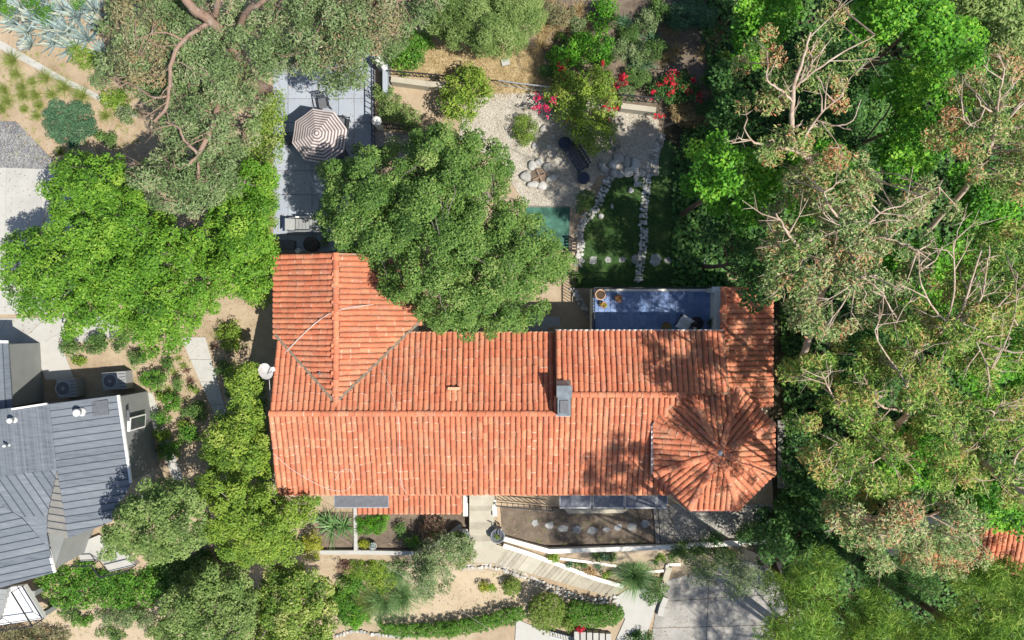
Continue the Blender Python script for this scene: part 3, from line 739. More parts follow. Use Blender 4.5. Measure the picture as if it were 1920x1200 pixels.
# concrete drive and footpaths of the neighbour
def strip_quads(a0, a1, b0, b1, n):
    """n quads between the line a0-a1 and the line b0-b1"""
    L = lambda p, q, t: (p[0] + (q[0] - p[0]) * t, p[1] + (q[1] - p[1]) * t)
    return [[L(a0, a1, k / n), L(a0, a1, (k + 1) / n), L(b0, b1, (k + 1) / n), L(b0, b1, k / n)] for k in range(n)]
slabs('concrete_drive', 'pale concrete drive panels beside the bright green tree', strip_quads((-60, 315), (12, 314), (-60, 470), (8, 470), 1) + strip_quads((12, 314), (150, 320), (8, 470), (140, 470), 2) + strip_quads((-60, 470), (150, 470), (-60, 590), (150, 590), 3), 'concrete', 0.035, jit=0.004)
slabs('concrete_walk', 'pale concrete walk between the grey house and the green tree', strip_quads((-60, 598), (235, 592), (-60, 648), (128, 640), 4) + [[(128, 640), (235, 592), (215, 632), (135, 645)], [(60, 640), (112, 640), (140, 712), (85, 712)]], 'concrete', 0.04, jit=0.004)
slabs('stepping_walk', 'straight pale concrete path through the shrub bed', strip_quads((338, 632), (412, 800), (385, 632), (432, 800), 4), 'concrete', 0.045, jit=0.004)
slabs('back_walk', None, strip_quads((262, 740), (325, 900), (285, 735), (345, 900), 5), 'concrete', 0.03)
# diagonal earth path edge on the slope
sheet('slope_path', [(-10, 74), (5, 78), (120, 145), (260, 214), (256, 221), (115, 155), (-10, 86)], 'concrete', 0.03)

# patio of large grey-blue slabs
def patio():
    q = []
    xs = [512, 540, 585, 635, 664, 703]; ys = [96, 140, 185, 230, 275, 320, 365, 410, 440, 472]
    for i in range(len(xs) - 1):
        for j in range(len(ys) - 1):
            q.append([(xs[i], ys[j]), (xs[i + 1], ys[j]), (xs[i + 1], ys[j + 1]), (xs[i], ys[j + 1])])
    slabs('patio', 'blue grey patio of large square slabs under the umbrella', q, 'patio_slab', 0.05, gap=0.016, jit=0.003)
patio()

# ---------------------------------------------------------------- the tiled house
PM = 0.344
house = empty('tile_roof_house', (0, -4, 0), 'white house under orange clay barrel tile roofs with an octagonal tower', 'house')
TILE_V, TILE_F, TILE_UV = [], [], []
for (b_, w_, h_, lift) in ((0.0, 0.112, 0.085, 0.016), (0.46, 0.100, 0.074, 0.0)):
    for k in range(7):
        a = math.pi * k / 6
        TILE_V.append((w_ * math.cos(a), b_, h_ * math.sin(a) + lift))
for k in range(6):
    TILE_F.append((k, k + 7, k + 8, k + 1)); TILE_UV.append([(k / 6, 0), (k / 6, 1), ((k + 1) / 6, 1), ((k + 1) / 6, 0)])
TILE_V = np.array(TILE_V); TILE_F = np.array(TILE_F); TILE_UV = np.array(TILE_UV)
tile_me = mesh_np('tile', TILE_V, TILE_F, 'clay_tile', None, False, TILE_UV.reshape(-1, 2))
_rest = {'V': [], 'F': [], 't': [], 'uv': [], 'n': 0}
TILE_LIST = []          # (origin, 3x3 basis, showing)

def plane_frame(p0, up_xy, slope):
    d = Vector((up_xy[0], up_xy[1], 0)).normalized()
    v = Vector((d.x, d.y, slope)).normalized(); u = Vector((d.y, -d.x, 0)); n = u.cross(v)
    return Vector(p0), u, v, n

def lay_tiles(p0, up_xy, slope, poly_xy, pitch=0.24, expo=0.40, wob=1.0, prio=0, start=0.0):
    O, u, v, n = plane_frame(p0, up_xy, slope)
    zf = lambda x, y: O.z + slope * ((x - O.x) * Vector((up_xy[0], up_xy[1])).normalized().x + (y - O.y) * Vector((up_xy[0], up_xy[1])).normalized().y)
    uv = []
    for (x, y) in poly_xy:
        d = Vector((x, y, zf(x, y))) - O; uv.append((d.dot(u), d.dot(v)))
    us = [q[0] for q in uv]; vs = [q[1] for q in uv]
    i0 = int(math.floor((min(us)) / pitch)) ; i1 = int(math.ceil(max(us) / pitch)) + 1
    for i in range(i0, i1):
        cu = (i + 0.5) * pitch; off = random.uniform(-0.07, 0.07); drift = random.uniform(-0.012, 0.012)
        ph = random.uniform(0, 6.28); j = 0; tc = random.random()
        vb = min(vs) + start
        while vb < max(vs):
            cv = vb + (off if j else 0)
            mid = np.array([(cu, cv + expo * 0.5)])
            if inside(mid, uv)[0]:
                w = wob * (0.008 * math.sin(j * 1.1 + ph) + random.uniform(-0.005, 0.005)) + drift
                ang = random.uniform(-0.025, 0.025) * wob
                p = O + u * (cu + w) + v * (cv - 0.03) + n * (0.02 + random.uniform(-0.004, 0.006))
                uu = u * math.cos(ang) + v * math.sin(ang); vv = -u * math.sin(ang) + v * math.cos(ang)
                TILE_LIST.append((p, uu, vv, n, (tc + random.gauss(0, .2)) % 1))
            vb += expo; j += 1

def roof_bed(name, polys, mat='roof_bed', drop=0.0):
    mb = MB()
    for pl in polys:
        c = Vector((0, 0, 0))
        a = sum(pl[k][0] * pl[(k + 1) % len(pl)][1] - pl[(k + 1) % len(pl)][0] * pl[k][1] for k in range(len(pl)))
        if a < 0: pl = pl[::-1]
        n = len(pl)
        mb.add([(p[0], p[1], p[2]) for p in pl] + [(p[0], p[1], p[2] - 0.14) for p in pl], [tuple(range(n)), tuple(range(2 * n - 1, n - 1, -1))] + [(k, n + k, n + (k + 1) % n, (k + 1) % n) for k in range(n)])
    return mb.build(name, mat, house)

XR, ZM = -7.74, 4.5
fN = lambda x, y: ZM - PM * (y + 4.09)
fS = lambda x, y: ZM + PM * (y + 4.09)
fN2 = lambda x, y: 4.79 - PM * (y + 3.24)
fWW = lambda x, y: 4.34 - PM * (XR - x)
fWE = lambda x, y: 4.34 - PM * (x - XR)
fE = lambda x, y: 3.5 - 0.33 * (x - 9.5)
fP = lambda x, y: 2.95 + 0.3 * (y + 7.8)
pN = [(-10.62, -4.09), (1.93, -4.09), (1.93, -0.6), (-4.71, -0.6), (XR, -3.63), (-10.62, -0.75)]
pS = [(-10.66, -4.09), (1.93, -4.09), (1.93, -3.24), (7.6, -3.24), (6.35, -4.4), (6.35, -6.8), (7.4, -7.88), (-10.66, -7.88)]
pN2 = [(1.93, -3.24), (9.46, -3.24), (9.46, -0.52), (1.93, -0.52)]
pWW = [(XR, -3.63), (XR, 2.95), (-10.74, 2.95), (-10.74, -0.63)]
pWE = [(XR, -3.63), (-4.14, -0.03), (-4.14, 2.95), (XR, 2.95)]
pE = [(9.5, -3.9), (11.95, -3.9), (11.95, 1.5), (9.5, 1.5)]
pP = [(-7.15, -7.7), (-2.27, -7.7), (-2.27, -8.88), (-7.15, -8.88)]
def lift3(f, poly): return [(x, y, f(x, y)) for x, y in poly]
ROOFS = [(fN, pN), (fS, pS), (fN2, pN2), (fWW, pWW), (fWE, pWE), (fE, pE), (fP, pP)]
def roof_z(x, y):
    z = 0.0
    for f, p in ROOFS:
        if inside(np.array([(x, y)]), p)[0]: z = max(z, f(x, y))
    return z
main_roof = roof_bed('main_roof', [lift3(fN, pN), lift3(fS, pS)])
wing_roof = roof_bed('wing_roof', [lift3(fWW, pWW), lift3(fWE, pWE)])
upper_roof = roof_bed('upper_roof', [lift3(fN2, pN2)])
side_roof = roof_bed('side_roof', [lift3(fE, pE)])
porch_roof = roof_bed('porch_roof', [lift3(fP, pP)])
lay_tiles((-10.62, -0.6, fN(0, -0.6)), (0, -1), PM, pN)
lay_tiles((-10.66, -7.88, fS(0, -7.88)), (0, 1), PM, pS, prio=1)
lay_tiles((1.93, -0.52, fN2(0, -0.52)), (0, -1), PM, [(2.02, -3.24), (9.46, -3.24), (9.46, -0.52), (2.02, -0.52)])
lay_tiles((-10.74, -0.63, fWW(-10.74, 0)), (1, 0), PM, pWW)
lay_tiles((-4.14, -0.03, fWE(-4.14, 0)), (-1, 0), PM, pWE)
lay_tiles((11.95, 1.5, fE(11.95, 0)), (-1, 0), 0.33, pE)
lay_tiles((-7.15, -8.88, fP(0, -8.88)), (0, 1), 0.3, pP)
# octagonal tower
TC, TA, TZ, TM = (8.85, -5.65), 2.62, 4.42, 0.40
TR = TA / math.cos(math.pi / 8)
tv = [(TC[0] + TR * math.cos(math.radians(22.5 + 45 * k)), TC[1] + TR * math.sin(math.radians(22.5 + 45 * k))) for k in range(8)]
TAP = (TC[0], TC[1], TZ + TA * TM)
tower_roof = roof_bed('tower_roof', [[(tv[k][0], tv[k][1], TZ), (tv[(k + 1) % 8][0], tv[(k + 1) % 8][1], TZ), TAP] for k in range(8)])
for k in range(8):
    a = math.radians(45 * (k + 1)); d = (-math.cos(a), -math.sin(a))
    p0 = ((tv[k][0] + tv[(k + 1) % 8][0]) / 2, (tv[k][1] + tv[(k + 1) % 8][1]) / 2, TZ)
    lay_tiles(p0, d, TM, [tv[k], tv[(k + 1) % 8], TC], wob=1.3)

def emit_tiles():
    # the 300 tiles nearest the middle of the frame are parts of their own; the rest are one mass
    lst = sorted(TILE_LIST, key=lambda t: (t[0].x ** 2 + (t[0].y) ** 2))
    for k, (p, uu, vv, n, prio) in enumerate(lst):
        if k < 300:
            o = link('tile', tile_me, None, main_roof if p.x < 1.93 or p.y < -3.24 else upper_roof)
            mtx = Matrix((( uu.x, vv.x, n.x, p.x), (uu.y, vv.y, n.y, p.y + 4), (uu.z, vv.z, n.z, p.z), (0, 0, 0, 1)))
            o.matrix_basis = mtx
        else:
            B = np.array([[uu.x, uu.y, uu.z], [vv.x, vv.y, vv.z], [n.x, n.y, n.z]])
            V = TILE_V @ B + np.array(p) + np.array((0, 4, 0))
            _rest['F'].append(TILE_F + _rest['n'] * len(TILE_V)); _rest['V'].append(V); _rest['n'] += 1
            _rest['t'].append(np.full(len(TILE_F), prio)); _rest['uv'].append(TILE_UV.reshape(-1, 2))
    o = link('roof_tiles', mesh_np('roof_tiles', np.vstack(_rest['V']), np.vstack(_rest['F']), 'clay_tile', np.concatenate(_rest['t']), False, np.vstack(_rest['uv'])), None, house)
    o['kind'] = 'stuff'
emit_tiles()

def ridge(a, b, parent, width=1.25, n=None, lift=0.05):
    a = Vector(a); b = Vector(b); d = b - a; L = d.length; d.normalize()
    n = n or max(1, round(L / 0.38)); e = L / n
    u = d.cross(Vector((0, 0, 1))).normalized(); nn = u.cross(d)
    for k in range(n):
        p = a + d * (e * k) + nn * lift
        o = link('ridge_tile', tile_me, None, parent)
        ang = random.uniform(-.03, .03); uu = u * math.cos(ang) + d * math.sin(ang); dd = d * math.cos(ang) - u * math.sin(ang)
        mt = Matrix(((uu.x * width, dd.x * e / 0.41, nn.x * 1.2, p.x), (uu.y * width, dd.y * e / 0.41, nn.y * 1.2, p.y + 4), (uu.z * width, dd.z * e / 0.41, nn.z * 1.2, p.z), (0, 0, 0, 1)))
        o.matrix_basis = mt
ridge((-10.62, -4.09, ZM), (1.9, -4.09, ZM), main_roof)
ridge((XR, 2.95, 4.34), (XR, -3.75, 4.34), wing_roof)
ridge((2.6, -3.24, 4.79), (7.5, -3.24, 4.79), upper_roof)
for k in range(8):
    ridge((tv[k][0], tv[k][1], TZ), (TAP[0] + (tv[k][0] - TAP[0]) * 0.04, TAP[1] + (tv[k][1] - TAP[1]) * 0.04, TAP[2] - 0.03), tower_roof, 1.4, lift=.075)
ridge((9.5, 1.5, 3.52), (9.5, -0.5, 3.52), side_roof, 1.3)
# mossy valley troughs of the wing
for (a, b) in (((XR - 0.1, -3.53), (-10.70, -0.66)), ((XR + 0.1, -3.53), (-4.2, -0.09))):
    pa = Vector((a[0], a[1], fN(*a) + 0.10)); pb = Vector((b[0], b[1], fN(*b) + 0.10))
    MB().beam(pa, pb, 0.12, 0.05).build('valley_trough', 'valley_moss' if 'valley_moss' in M else 'roof_bed', wing_roof)

# walls, fascia and gutters
def wall_block(name, x0, x1, y0, y1, z1, mat='stucco', z0=-0.2):
    return MB().prism([(x0, y0), (x1, y0), (x1, y1), (x0, y1)], z0, z1).build(name, mat, house)
wall_block('wall', -10.15, 9.3, -7.35, -3.9, 3.2)
wall_block('wall', -10.15, 1.9, -3.9, -1.05, 3.15)
wall_block('wall', -10.25, -4.6, -1.05, 2.5, 2.98)
wall_block('wall', 2.0, 9.4, -3.9, -1.0, 3.6)
wall_block('wall', 2.02, 9.3, -5.0, -3.85, 4.0)
wall_block('wall', 9.4, 11.5, -3.8, 1.4, 2.55)
MB().prism([(TC[0] + (x - TC[0]) * 0.86, TC[1] + (y - TC[1]) * 0.86) for x, y in tv], -0.2, TZ - 0.05).build('wall', 'stucco', house)
# side cheek where the upper roof stands over the main roof
MB().add([(1.94, -4.0, fN(0, -4.0)), (1.94, -0.54, fN(0, -0.54) - .1), (1.94, -0.54, fN2(0, -0.54) - .02), (1.94, -3.24, 4.77)], [(3, 2, 1, 0)]).build('cheek_wall', 'terracotta', house)
MB().beam((-4.7, -0.55, fN(0, -.55) - .03), (1.9, -0.55, fN(0, -.55) - .03), 0.06, 0.14).build('gutter', 'pale_clay', house)
MB().beam((1.95, -0.46, fN2(0, -.46) - .01), (9.4, -0.46, fN2(0, -.46) - .01), 0.07, 0.1).build('gutter', 'white_paint', house)
MB().beam((-10.7, -7.93, fS(0, -7.93) - .05), (7.3, -7.93, fS(0, -7.93) - .05), 0.07, 0.12).build('gutter', 'pale_clay', house)
for k in (3, 4, 5):
    a, b = tv[k], tv[(k + 1) % 8]; f = 1.03
    MB().beam((TC[0] + (a[0] - TC[0]) * f, TC[1] + (a[1] - TC[1]) * f, TZ - .03), (TC[0] + (b[0] - TC[0]) * f, TC[1] + (b[1] - TC[1]) * f, TZ - .03), 0.07, 0.1).build('gutter', 'white_paint' if k == 3 else 'red_paint', house)
MB().lathe((TAP[0], TAP[1], TAP[2] + 0.02), [(0.13, 0), (0.14, 0.06), (0.10, 0.13), (0.02, 0.18)], 12).build('finial', 'galvanised', tower_roof, smooth=True)
# chimney
ch = MB().prism([(1.96, -4.12), (2.52, -4.12), (2.52, -2.85), (1.96, -2.85)], 4.0, 5.2).build('chimney', 'chimney_metal', house)
MB().prism([(1.91, -3.32), (2.57, -3.32), (2.57, -2.80), (1.91, -2.80)], 5.2, [5.28, 5.28, 5.38, 5.38]).build('chimney_cap', 'chimney_metal', ch)
MB().prism([(2.06, -4.0), (2.42, -4.0), (2.42, -3.45), (2.06, -3.45)], 5.2, 5.26).build('chimney_cap', 'dark_panel', ch)
MB().prism([(1.93, -2.80), (2.55, -2.80), (2.55, -2.62), (1.93, -2.62)], 4.5, [5.0, 5.0, 4.7, 4.7]).build('flashing', 'galvanised', ch)
MB().beam((1.93, -4.16, 4.62), (2.56, -4.16, 4.62), 0.08, 0.1).build('flashing', 'galvanised', ch)
# vents on the roof
p = W(851, 735, 4.3); z = roof_z(p[0], p[1])
vt = MB().prism([(p[0] - .2, p[1] - .38), (p[0] + .2, p[1] - .38), (p[0] + .22, p[1] + .1), (p[0] - .22, p[1] + .1)], z, [z + .2, z + .2, z + .02, z + .02]).build('roof_vent', 'pale_clay', house)
MB().beam((p[0] - .26, p[1] + .16, z + .12), (p[0] + .26, p[1] + .16, z + .12), 0.12, 0.2).build('vent_hood', 'pale_clay', vt)
p = W(600, 700, 4.2); z = roof_z(p[0], p[1])
MB().lathe((p[0], p[1], z - .1), [(0.06, 0), (0.06, 0.32), (0.045, 0.32)], 10).build('vent_pipe', 'dark_panel', house)
p = W(838, 729, 4.2)

def roof_line(pts, dz=0.14):
    out = []
    for (px, py) in pts:
        z = 4.0
        for _ in range(4):
            q = W(px, py, z); zz = roof_z(q[0], q[1]); z = (zz if zz > 1 else 3.3) + dz
        out.append(W(px, py, z))
    return out
def cable(label, pts, r=0.013, mat='cable_white', dz=0.14):
    pp = roof_line(pts, dz); V, F = tube_np(smooth_line(pp, 5), r, r, 5)
    o = link('cable', mesh_np('cable', V - pp[0], F, mat, None, True), None, None, pp[0]); tag(o, label, 'cable')
cable('pale cable running from the dish up over the wing roof', [(507, 692), (540, 655), (575, 620), (610, 592), (650, 577), (700, 571)])
cable('second pale cable running beside the first over the wing roof', [(508, 697), (545, 652), (585, 612), (625, 585), (680, 574)], 0.010)
cable('thin pale cable crossing the main ridge below the valley', [(713, 693), (728, 720), (742, 765), (748, 800), (750, 860), (752, 905), (762, 925)], 0.010)
cable('pale cable sagging across the lower left of the south slope', [(512, 850), (545, 878), (580, 900), (620, 918), (650, 918), (663, 895), (655, 880), (640, 882), (628, 900)], 0.011)

# satellite dish
b = W(508, 700, 4.05); dish = empty('satellite_dish', b, 'white satellite dish clamped to the left edge of the tile roof', 'satellite dish')
mb = MB(); n = 20; rings = [(0.0, 0.0), (0.18, 0.018), (0.37, 0.08)]
vs = [(0, 0, 0)]; fs = []
for (r, z) in rings[1:]:
    for k in range(n):
        a = 2 * math.pi * k / n; vs.append((r * math.cos(a) * 0.86, r * math.sin(a), z))
fs += [(0, 1 + k, 1 + (k + 1) % n) for k in range(n)] + [(1 + k, 1 + n + k, 1 + n + (k + 1) % n, 1 + (k + 1) % n) for k in range(n)]
R3 = Matrix.Rotation(math.radians(25), 3, 'Z') @ Matrix.Rotation(math.radians(38), 3, 'Y')
vs = [R3 @ Vector(v) for v in vs]
c = W(497, 697, 4.35)
mb.add([(v.x + c[0], v.y + c[1], v.z + c[2]) for v in vs], fs); mb.build('reflector', 'dish_paint', dish, True)
MB().tube([c + np.array((0.1, -0.1, -0.02)), c + np.array((0.42, 0.05, 0.3)), c + np.array((0.5, 0.12, 0.42))], 0.022).build('feed_arm', 'galvanised', dish)
MB().box(c + np.array((0.5, 0.14, 0.45)), (0.12, 0.18, 0.12), 0.4).build('feed_head', 'white_paint', dish)
MB().tube([c + np.array((0.05, -0.02, -0.05)), b + np.array((0.05, 0, -0.2)), b + np.array((0.1, 0, -0.6))], 0.03).build('mast', 'galvanised', dish)
V, F = tube_np(smooth_line([W(505, 712, 4.0), W(507, 745, 3.9), W(511, 770, 4.3), W(512, 800, 4.2)], 4), 0.012, 0.012, 5); put('cord', V, F, 'cable_white', dish)

# awnings and panels below the south eave
def awning(label, x0, y0, x1, y1, z, mat, name='awning'):
    a = W(x0, y0, z); b_ = W(x1, y1, z); root = empty(name, ((a[0] + b_[0]) / 2, b_[1], z), label, 'awning')
    MB().prism([(a[0], b_[1]), (b_[0], b_[1]), (b_[0], a[1]), (a[0], a[1])], z - .03, [z - .08, z - .08, z + .06, z + .06]).build('cloth', mat, root)
    MB().beam((a[0], b_[1] - .02, z - .09), (b_[0], b_[1] - .02, z - .09), 0.05, 0.06).build('front_bar', 'white_paint' if mat == 'awning_cloth' else 'galvanised', root)
    for xx in (a[0], b_[0]):
        MB().beam((xx, a[1], z + .07), (xx, b_[1], z - .07), 0.03, 0.04).build('side_bar', 'galvanised', root)
awning('dark grey flat awning over the porch beside the small tile roof', 627, 920, 728, 951, 3.0, 'dark_panel')
awning('grey awning panel nearest the railing below the south eave', 1050, 920, 1108, 952, 2.75, 'awning_cloth')
awning('grey awning panel in the middle below the south eave, half in shade', 1112, 920, 1170, 952, 2.75, 'awning_cloth')
awning('shaded blue grey awning panel nearest the octagonal tower', 1173, 920, 1230, 952, 2.75, 'awning_cloth')
awning('narrow pale awning panel beside the octagonal tower', 1233, 920, 1251, 952, 2.75, 'awning_cloth')

# ---------------------------------------------------------------- roof terrace on the north side
TZF = 1.5
ta = W(1111, 541, TZF); tb = W(1345, 624, TZF)
x0, y1, x1, y0 = ta[0], ta[1], tb[0], tb[1]
terr = empty('roof_terrace', (x0, y0, TZF), 'blue grey tiled roof terrace with white parapet beside the upper roof', 'terrace')
MB().prism([(x0, y0 - .3), (x1, y0 - .3), (x1, y1), (x0, y1)], -0.1, TZF - .02).build('base', 'stucco', terr)
bxme = MB().box((0, 0, 0), (0.265, 0.265, 0.03)).mesh('floor_tile', 'terrace_tile')
nx = int((x1 - x0) / 0.275); ny = int((y1 - y0 + .2) / 0.275)
for i in range(nx):
    for j in range(ny):
        o = link('floor_tile', bxme, None, terr); o.location = (0.14 + i * (x1 - x0) / nx, -0.1 + j * (y1 - y0 + .1) / ny, random.uniform(-.002, .002))
MB().prism([(x1, y0 - .2), (x1 + .14, y0 - .2), (x1 + .14, y1 + .05), (x1, y1 + .05)], 0, TZF + .95).build('parapet', 'white_paint', terr)
MB().prism([(x1 - .5, y1 - .22), (x1, y1 - .22), (x1, y1 + .05), (x1 - .5, y1 + .05)], 0, TZF + .95).build('parapet', 'white_paint', terr)
for zz in (0.95, 0.12):
    MB().beam((x0, y1, TZF + zz), (x1 - .5, y1, TZF + zz), 0.05, 0.05).build('rail', 'black_metal', terr)
    MB().beam((x0, y0, TZF + zz), (x0, y1, TZF + zz), 0.05, 0.05).build('rail', 'black_metal', terr)
bal = MB().box((0, 0, 0.5), (0.022, 0.022, 0.9)).mesh('baluster', 'black_metal')
for k in range(42):
    o = link('baluster', bal, None, terr); o.location = (k * (x1 - x0 - .5) / 42, y1 - y0, 0.05)
for k in range(14):
    o = link('baluster', bal, None, terr); o.location = (0, k * (y1 - y0) / 14, 0.05)

def pot(label, px, py, z, r, h, mat, plant=None, prad=0, ph=0.4, name='flower_pot', soil=True):
    c = W(px, py, z); root = empty(name, c, label, 'pot')
    MB().lathe(c, [(r * 0.65, 0), (r * 0.95, h * 0.8), (r * 1.05, h * 0.82), (r * 1.05, h), (r * 0.9, h), (r * 0.88, h * 0.9)], 18).build('pot', mat, root, True)
    if plant:
        n = 9; CC = c + np.array((0, 0, h + ph * .45)) + rng.normal(0, 1, (n, 3)) * np.array((prad * .4, prad * .4, ph * .25)); RR = np.full(n, prad * .5)
        V, F, t = foliage_mesh('x', [clump_leaves(CC, RR, 1.8, 0.07, 0.5)], plant); put('foliage', V, F, plant, root, t)
    elif soil:
        MB().lathe(c, [(r * .85, h * .86), (r * .85, h * .91)], 18).build('soil', 'soil', root)
    return root
pot('wide pale rimmed clay pot on the terrace corner', 1124, 553, TZF, 0.24, 0.45, 'pale_clay')
pot('terracotta pot with orange plant on the sunny terrace strip', 1158, 560, TZF, 0.17, 0.3, 'terracotta', 'leaf_litter', 0.22, 0.25)
pot('small pot with yellow green plant near the terrace railing', 1131, 572, TZF, 0.14, 0.28, 'terracotta', 'leaf_yellow', 0.2, 0.3)
pot('terracotta pot with thin green plant left of the white cushions', 1247, 612, TZF, 0.2, 0.35, 'terracotta', 'leaf_shrub', 0.3, 0.6)
pot('dark pot with leafy green plant in the shaded terrace corner', 1331, 607, TZF, 0.2, 0.35, 'glazed_pot', 'leaf_dark', 0.34, 0.6)
# white cushioned chair
c = W(1279, 606, TZF); chair = empty('garden_chair', c, 'low dark chair with white square cushions on the terrace', 'chair')
def cushion(name, c0, sx, sy, sz, M3, mat, parent):
    vs = []; fs = []; n = 8
    for s in (1, -1):
        for i in range(n + 1):
            for j in range(n + 1):
                a = i / n * 2 - 1; b = j / n * 2 - 1
                pin = 1 - 0.10 * (1 - abs(a) ** 2) * abs(b) ** 4 - 0.0
                pin2 = 1 - 0.10 * (1 - abs(b) ** 2) * abs(a) ** 4
                th = ((1 - a ** 4) * (1 - b ** 4)) ** 0.5
                vs.append(M3 @ Vector((a * sx / 2 * pin2, b * sy / 2 * pin, s * th * sz / 2)) + Vector([float(v) for v in c0]))
    k = (n + 1) ** 2
    for i in range(n):
        for j in range(n):
            a = i * (n + 1) + j; fs.append((a, a + n + 1, a + n + 2, a + 1)); fs.append((k + a, k + a + 1, k + a + n + 2, k + a + n + 1))
    mb = MB(); mb.add([tuple(v) for v in vs], fs); return mb.build(name, mat, parent, True)
Rz = Matrix.Rotation(math.radians(-32), 3, 'Z')
cushion('cushion', c + np.array((0, -0.05, 0.42)), 0.62, 0.62, 0.17, Rz, 'white_cloth', chair)
cushion('cushion', c + np.array((0.06, 0.12, 0.66)), 0.6, 0.55, 0.16, Rz @ Matrix.Rotation(math.radians(50), 3, 'X'), 'white_cloth', chair)
for (dx, dy) in ((-.27, -.27), (.27, -.27), (.27, .27), (-.27, .27)):
    v = Rz @ Vector((dx, dy, 0)); MB().box(c + np.array((v.x, v.y, .17)), (0.05, 0.05, 0.34), math.radians(-32)).build('leg', 'dark_wood', chair)
MB().box(c + np.array((0, 0, .31)), (0.62, 0.62, 0.05), math.radians(-32)).build('seat', 'dark_wood', chair)
c = W(1303, 606, TZF); MBt = empty('side_table', c, 'small round dark table in the shaded terrace corner', 'table')
MB().lathe(c, [(0.3, 0.42), (0.32, 0.44), (0.3, 0.46)], 18).build('table_top', 'black_metal', MBt)
MB().lathe(c, [(0.18, 0), (0.04, 0.03), (0.03, 0.42)], 10).build('stem', 'black_metal', MBt)
# ---------------------------------------------------------------- the grey metal-roofed house
mh = empty('metal_roof_house', G(120, 850), 'grey stucco house with blue grey standing seam metal roofs', 'house')
def facet(name, pts, seam_dir, pitch, mat='metal_roof', rib=0.035, thick=0.06, panels=True):
    """roof facet of (px, py, z) corners cut into standing seam panels, each a part with its raised rib"""
    P = [tuple(W(*p)) for p in pts]
    root = empty(name, P[0]); root.parent = mh; root.location = Vector(P[0]) - mh.location
    d = Vector((seam_dir[0], -seam_dir[1])).normalized(); nrm = Vector((-d.y, d.x))
    A = np.array([[p[0], p[1], 1] for p in P]); zc = np.linalg.lstsq(A, np.array([p[2] for p in P]), rcond=None)[0]
    zf = lambda x, y: zc[0] * x + zc[1] * y + zc[2]
    P2 = [(p[0], p[1]) for p in P]
    s = [nrm.x * p[0] + nrm.y * p[1] for p in P2]; k = 0; v = min(s)
    while v < max(s) - 1e-3:
        q = clip_half(clip_half(P2, (nrm.x, nrm.y), v + pitch), (-nrm.x, -nrm.y), -v)
        if len(q) >= 3:
            mb = MB(); mb.prism(q, [zf(*p) - thick for p in q], [zf(*p) for p in q])
            r = clip_half(q, (nrm.x, nrm.y), v + 0.032)
            o = mb.build('roof_panel', mat, root)
            if len(r) >= 3 and k: MB().prism(r, [zf(*p) - .01 for p in r], [zf(*p) + rib for p in r]).build('seam', 'seam_metal' if pitch > .2 else mat, root)
        v += pitch; k += 1
    return zf
ZA = 3.7
facet('flat_roof', [(-70, 776, ZA), (20, 765, ZA), (93, 757, ZA - .1), (107, 880, ZA - .1), (-70, 902, ZA)], (0.1, 1), 0.13, rib=0.02)
zB = facet('east_roof', [(93, 757, ZA - .08), (222, 741, 3.25), (246, 905, 3.25), (210, 978, 3.25), (127, 1010, ZA - .1), (107, 880, ZA - .08)], (1, -0.13), 0.32)
facet('south_roof', [(-70, 902, ZA), (107, 880, ZA - .1), (88, 966, 3.3), (42, 970, 3.3), (-70, 905, 3.75)], (0.55, 1), 0.36)
facet('wedge_roof', [(107, 884, ZA - .12), (127, 1010, 3.5), (122, 1008, 3.35), (88, 998, 3.25), (90, 966, 3.3)], (1, 0.08), 0.33, 'tan_metal')
facet('flat_link_roof', [(42, 970, 3.28), (88, 966, 3.28), (88, 1002, 3.2), (92, 1030, 3.2)], (0.6, 1), 2.0)
zD = facet('lower_roof', [(-70, 902, 3.75), (42, 970, 3.26), (92, 1030, 3.1), (103, 1073, 2.95), (-70, 1122, 3.1)], (1, -0.2), 0.34)
facet('north_roof', [(-70, 640, 2.7), (15, 641, 2.7), (23, 765, 2.75), (-70, 776, 2.75)], (0.06, 1), 0.33)
# walls under the roofs
def mwall(poly, z, z0=-1.2, name='wall', mat='grey_stucco'):
    pts = [tuple(W(p[0], p[1], z)[:2]) for p in poly]
    return MB().prism(pts, z0, z - .07).build(name, mat, mh)
mwall([(-70, 780), (22, 768), (218, 745), (241, 903), (206, 973), (122, 1004), (100, 900), (-70, 900)], 3.2)
mwall([(-70, 646), (13, 646), (20, 763), (-70, 772)], 2.66)
mwall([(-70, 905), (38, 972), (88, 1000), (120, 1006), (100, 1068), (-70, 1116)], 2.9)
for (a, b) in (((222, 741), (246, 905)), ((92, 1030), (103, 1073))):
    MB().beam(W(a[0], a[1], 3.24 if a[0] > 200 else 3.0), W(b[0], b[1], 3.24 if a[0] > 200 else 2.9), 0.10, 0.12).build('gutter', 'white_paint', mh)
MB().beam(W(23, 767, 3.74), W(88, 757, 3.66), 0.08, 0.12).build('parapet_cap', 'white_paint', mh)
MB().beam(W(-70, 640, 2.78), W(15, 641, 2.78), 0.12, 0.08).build('parapet_cap', 'white_paint', mh)
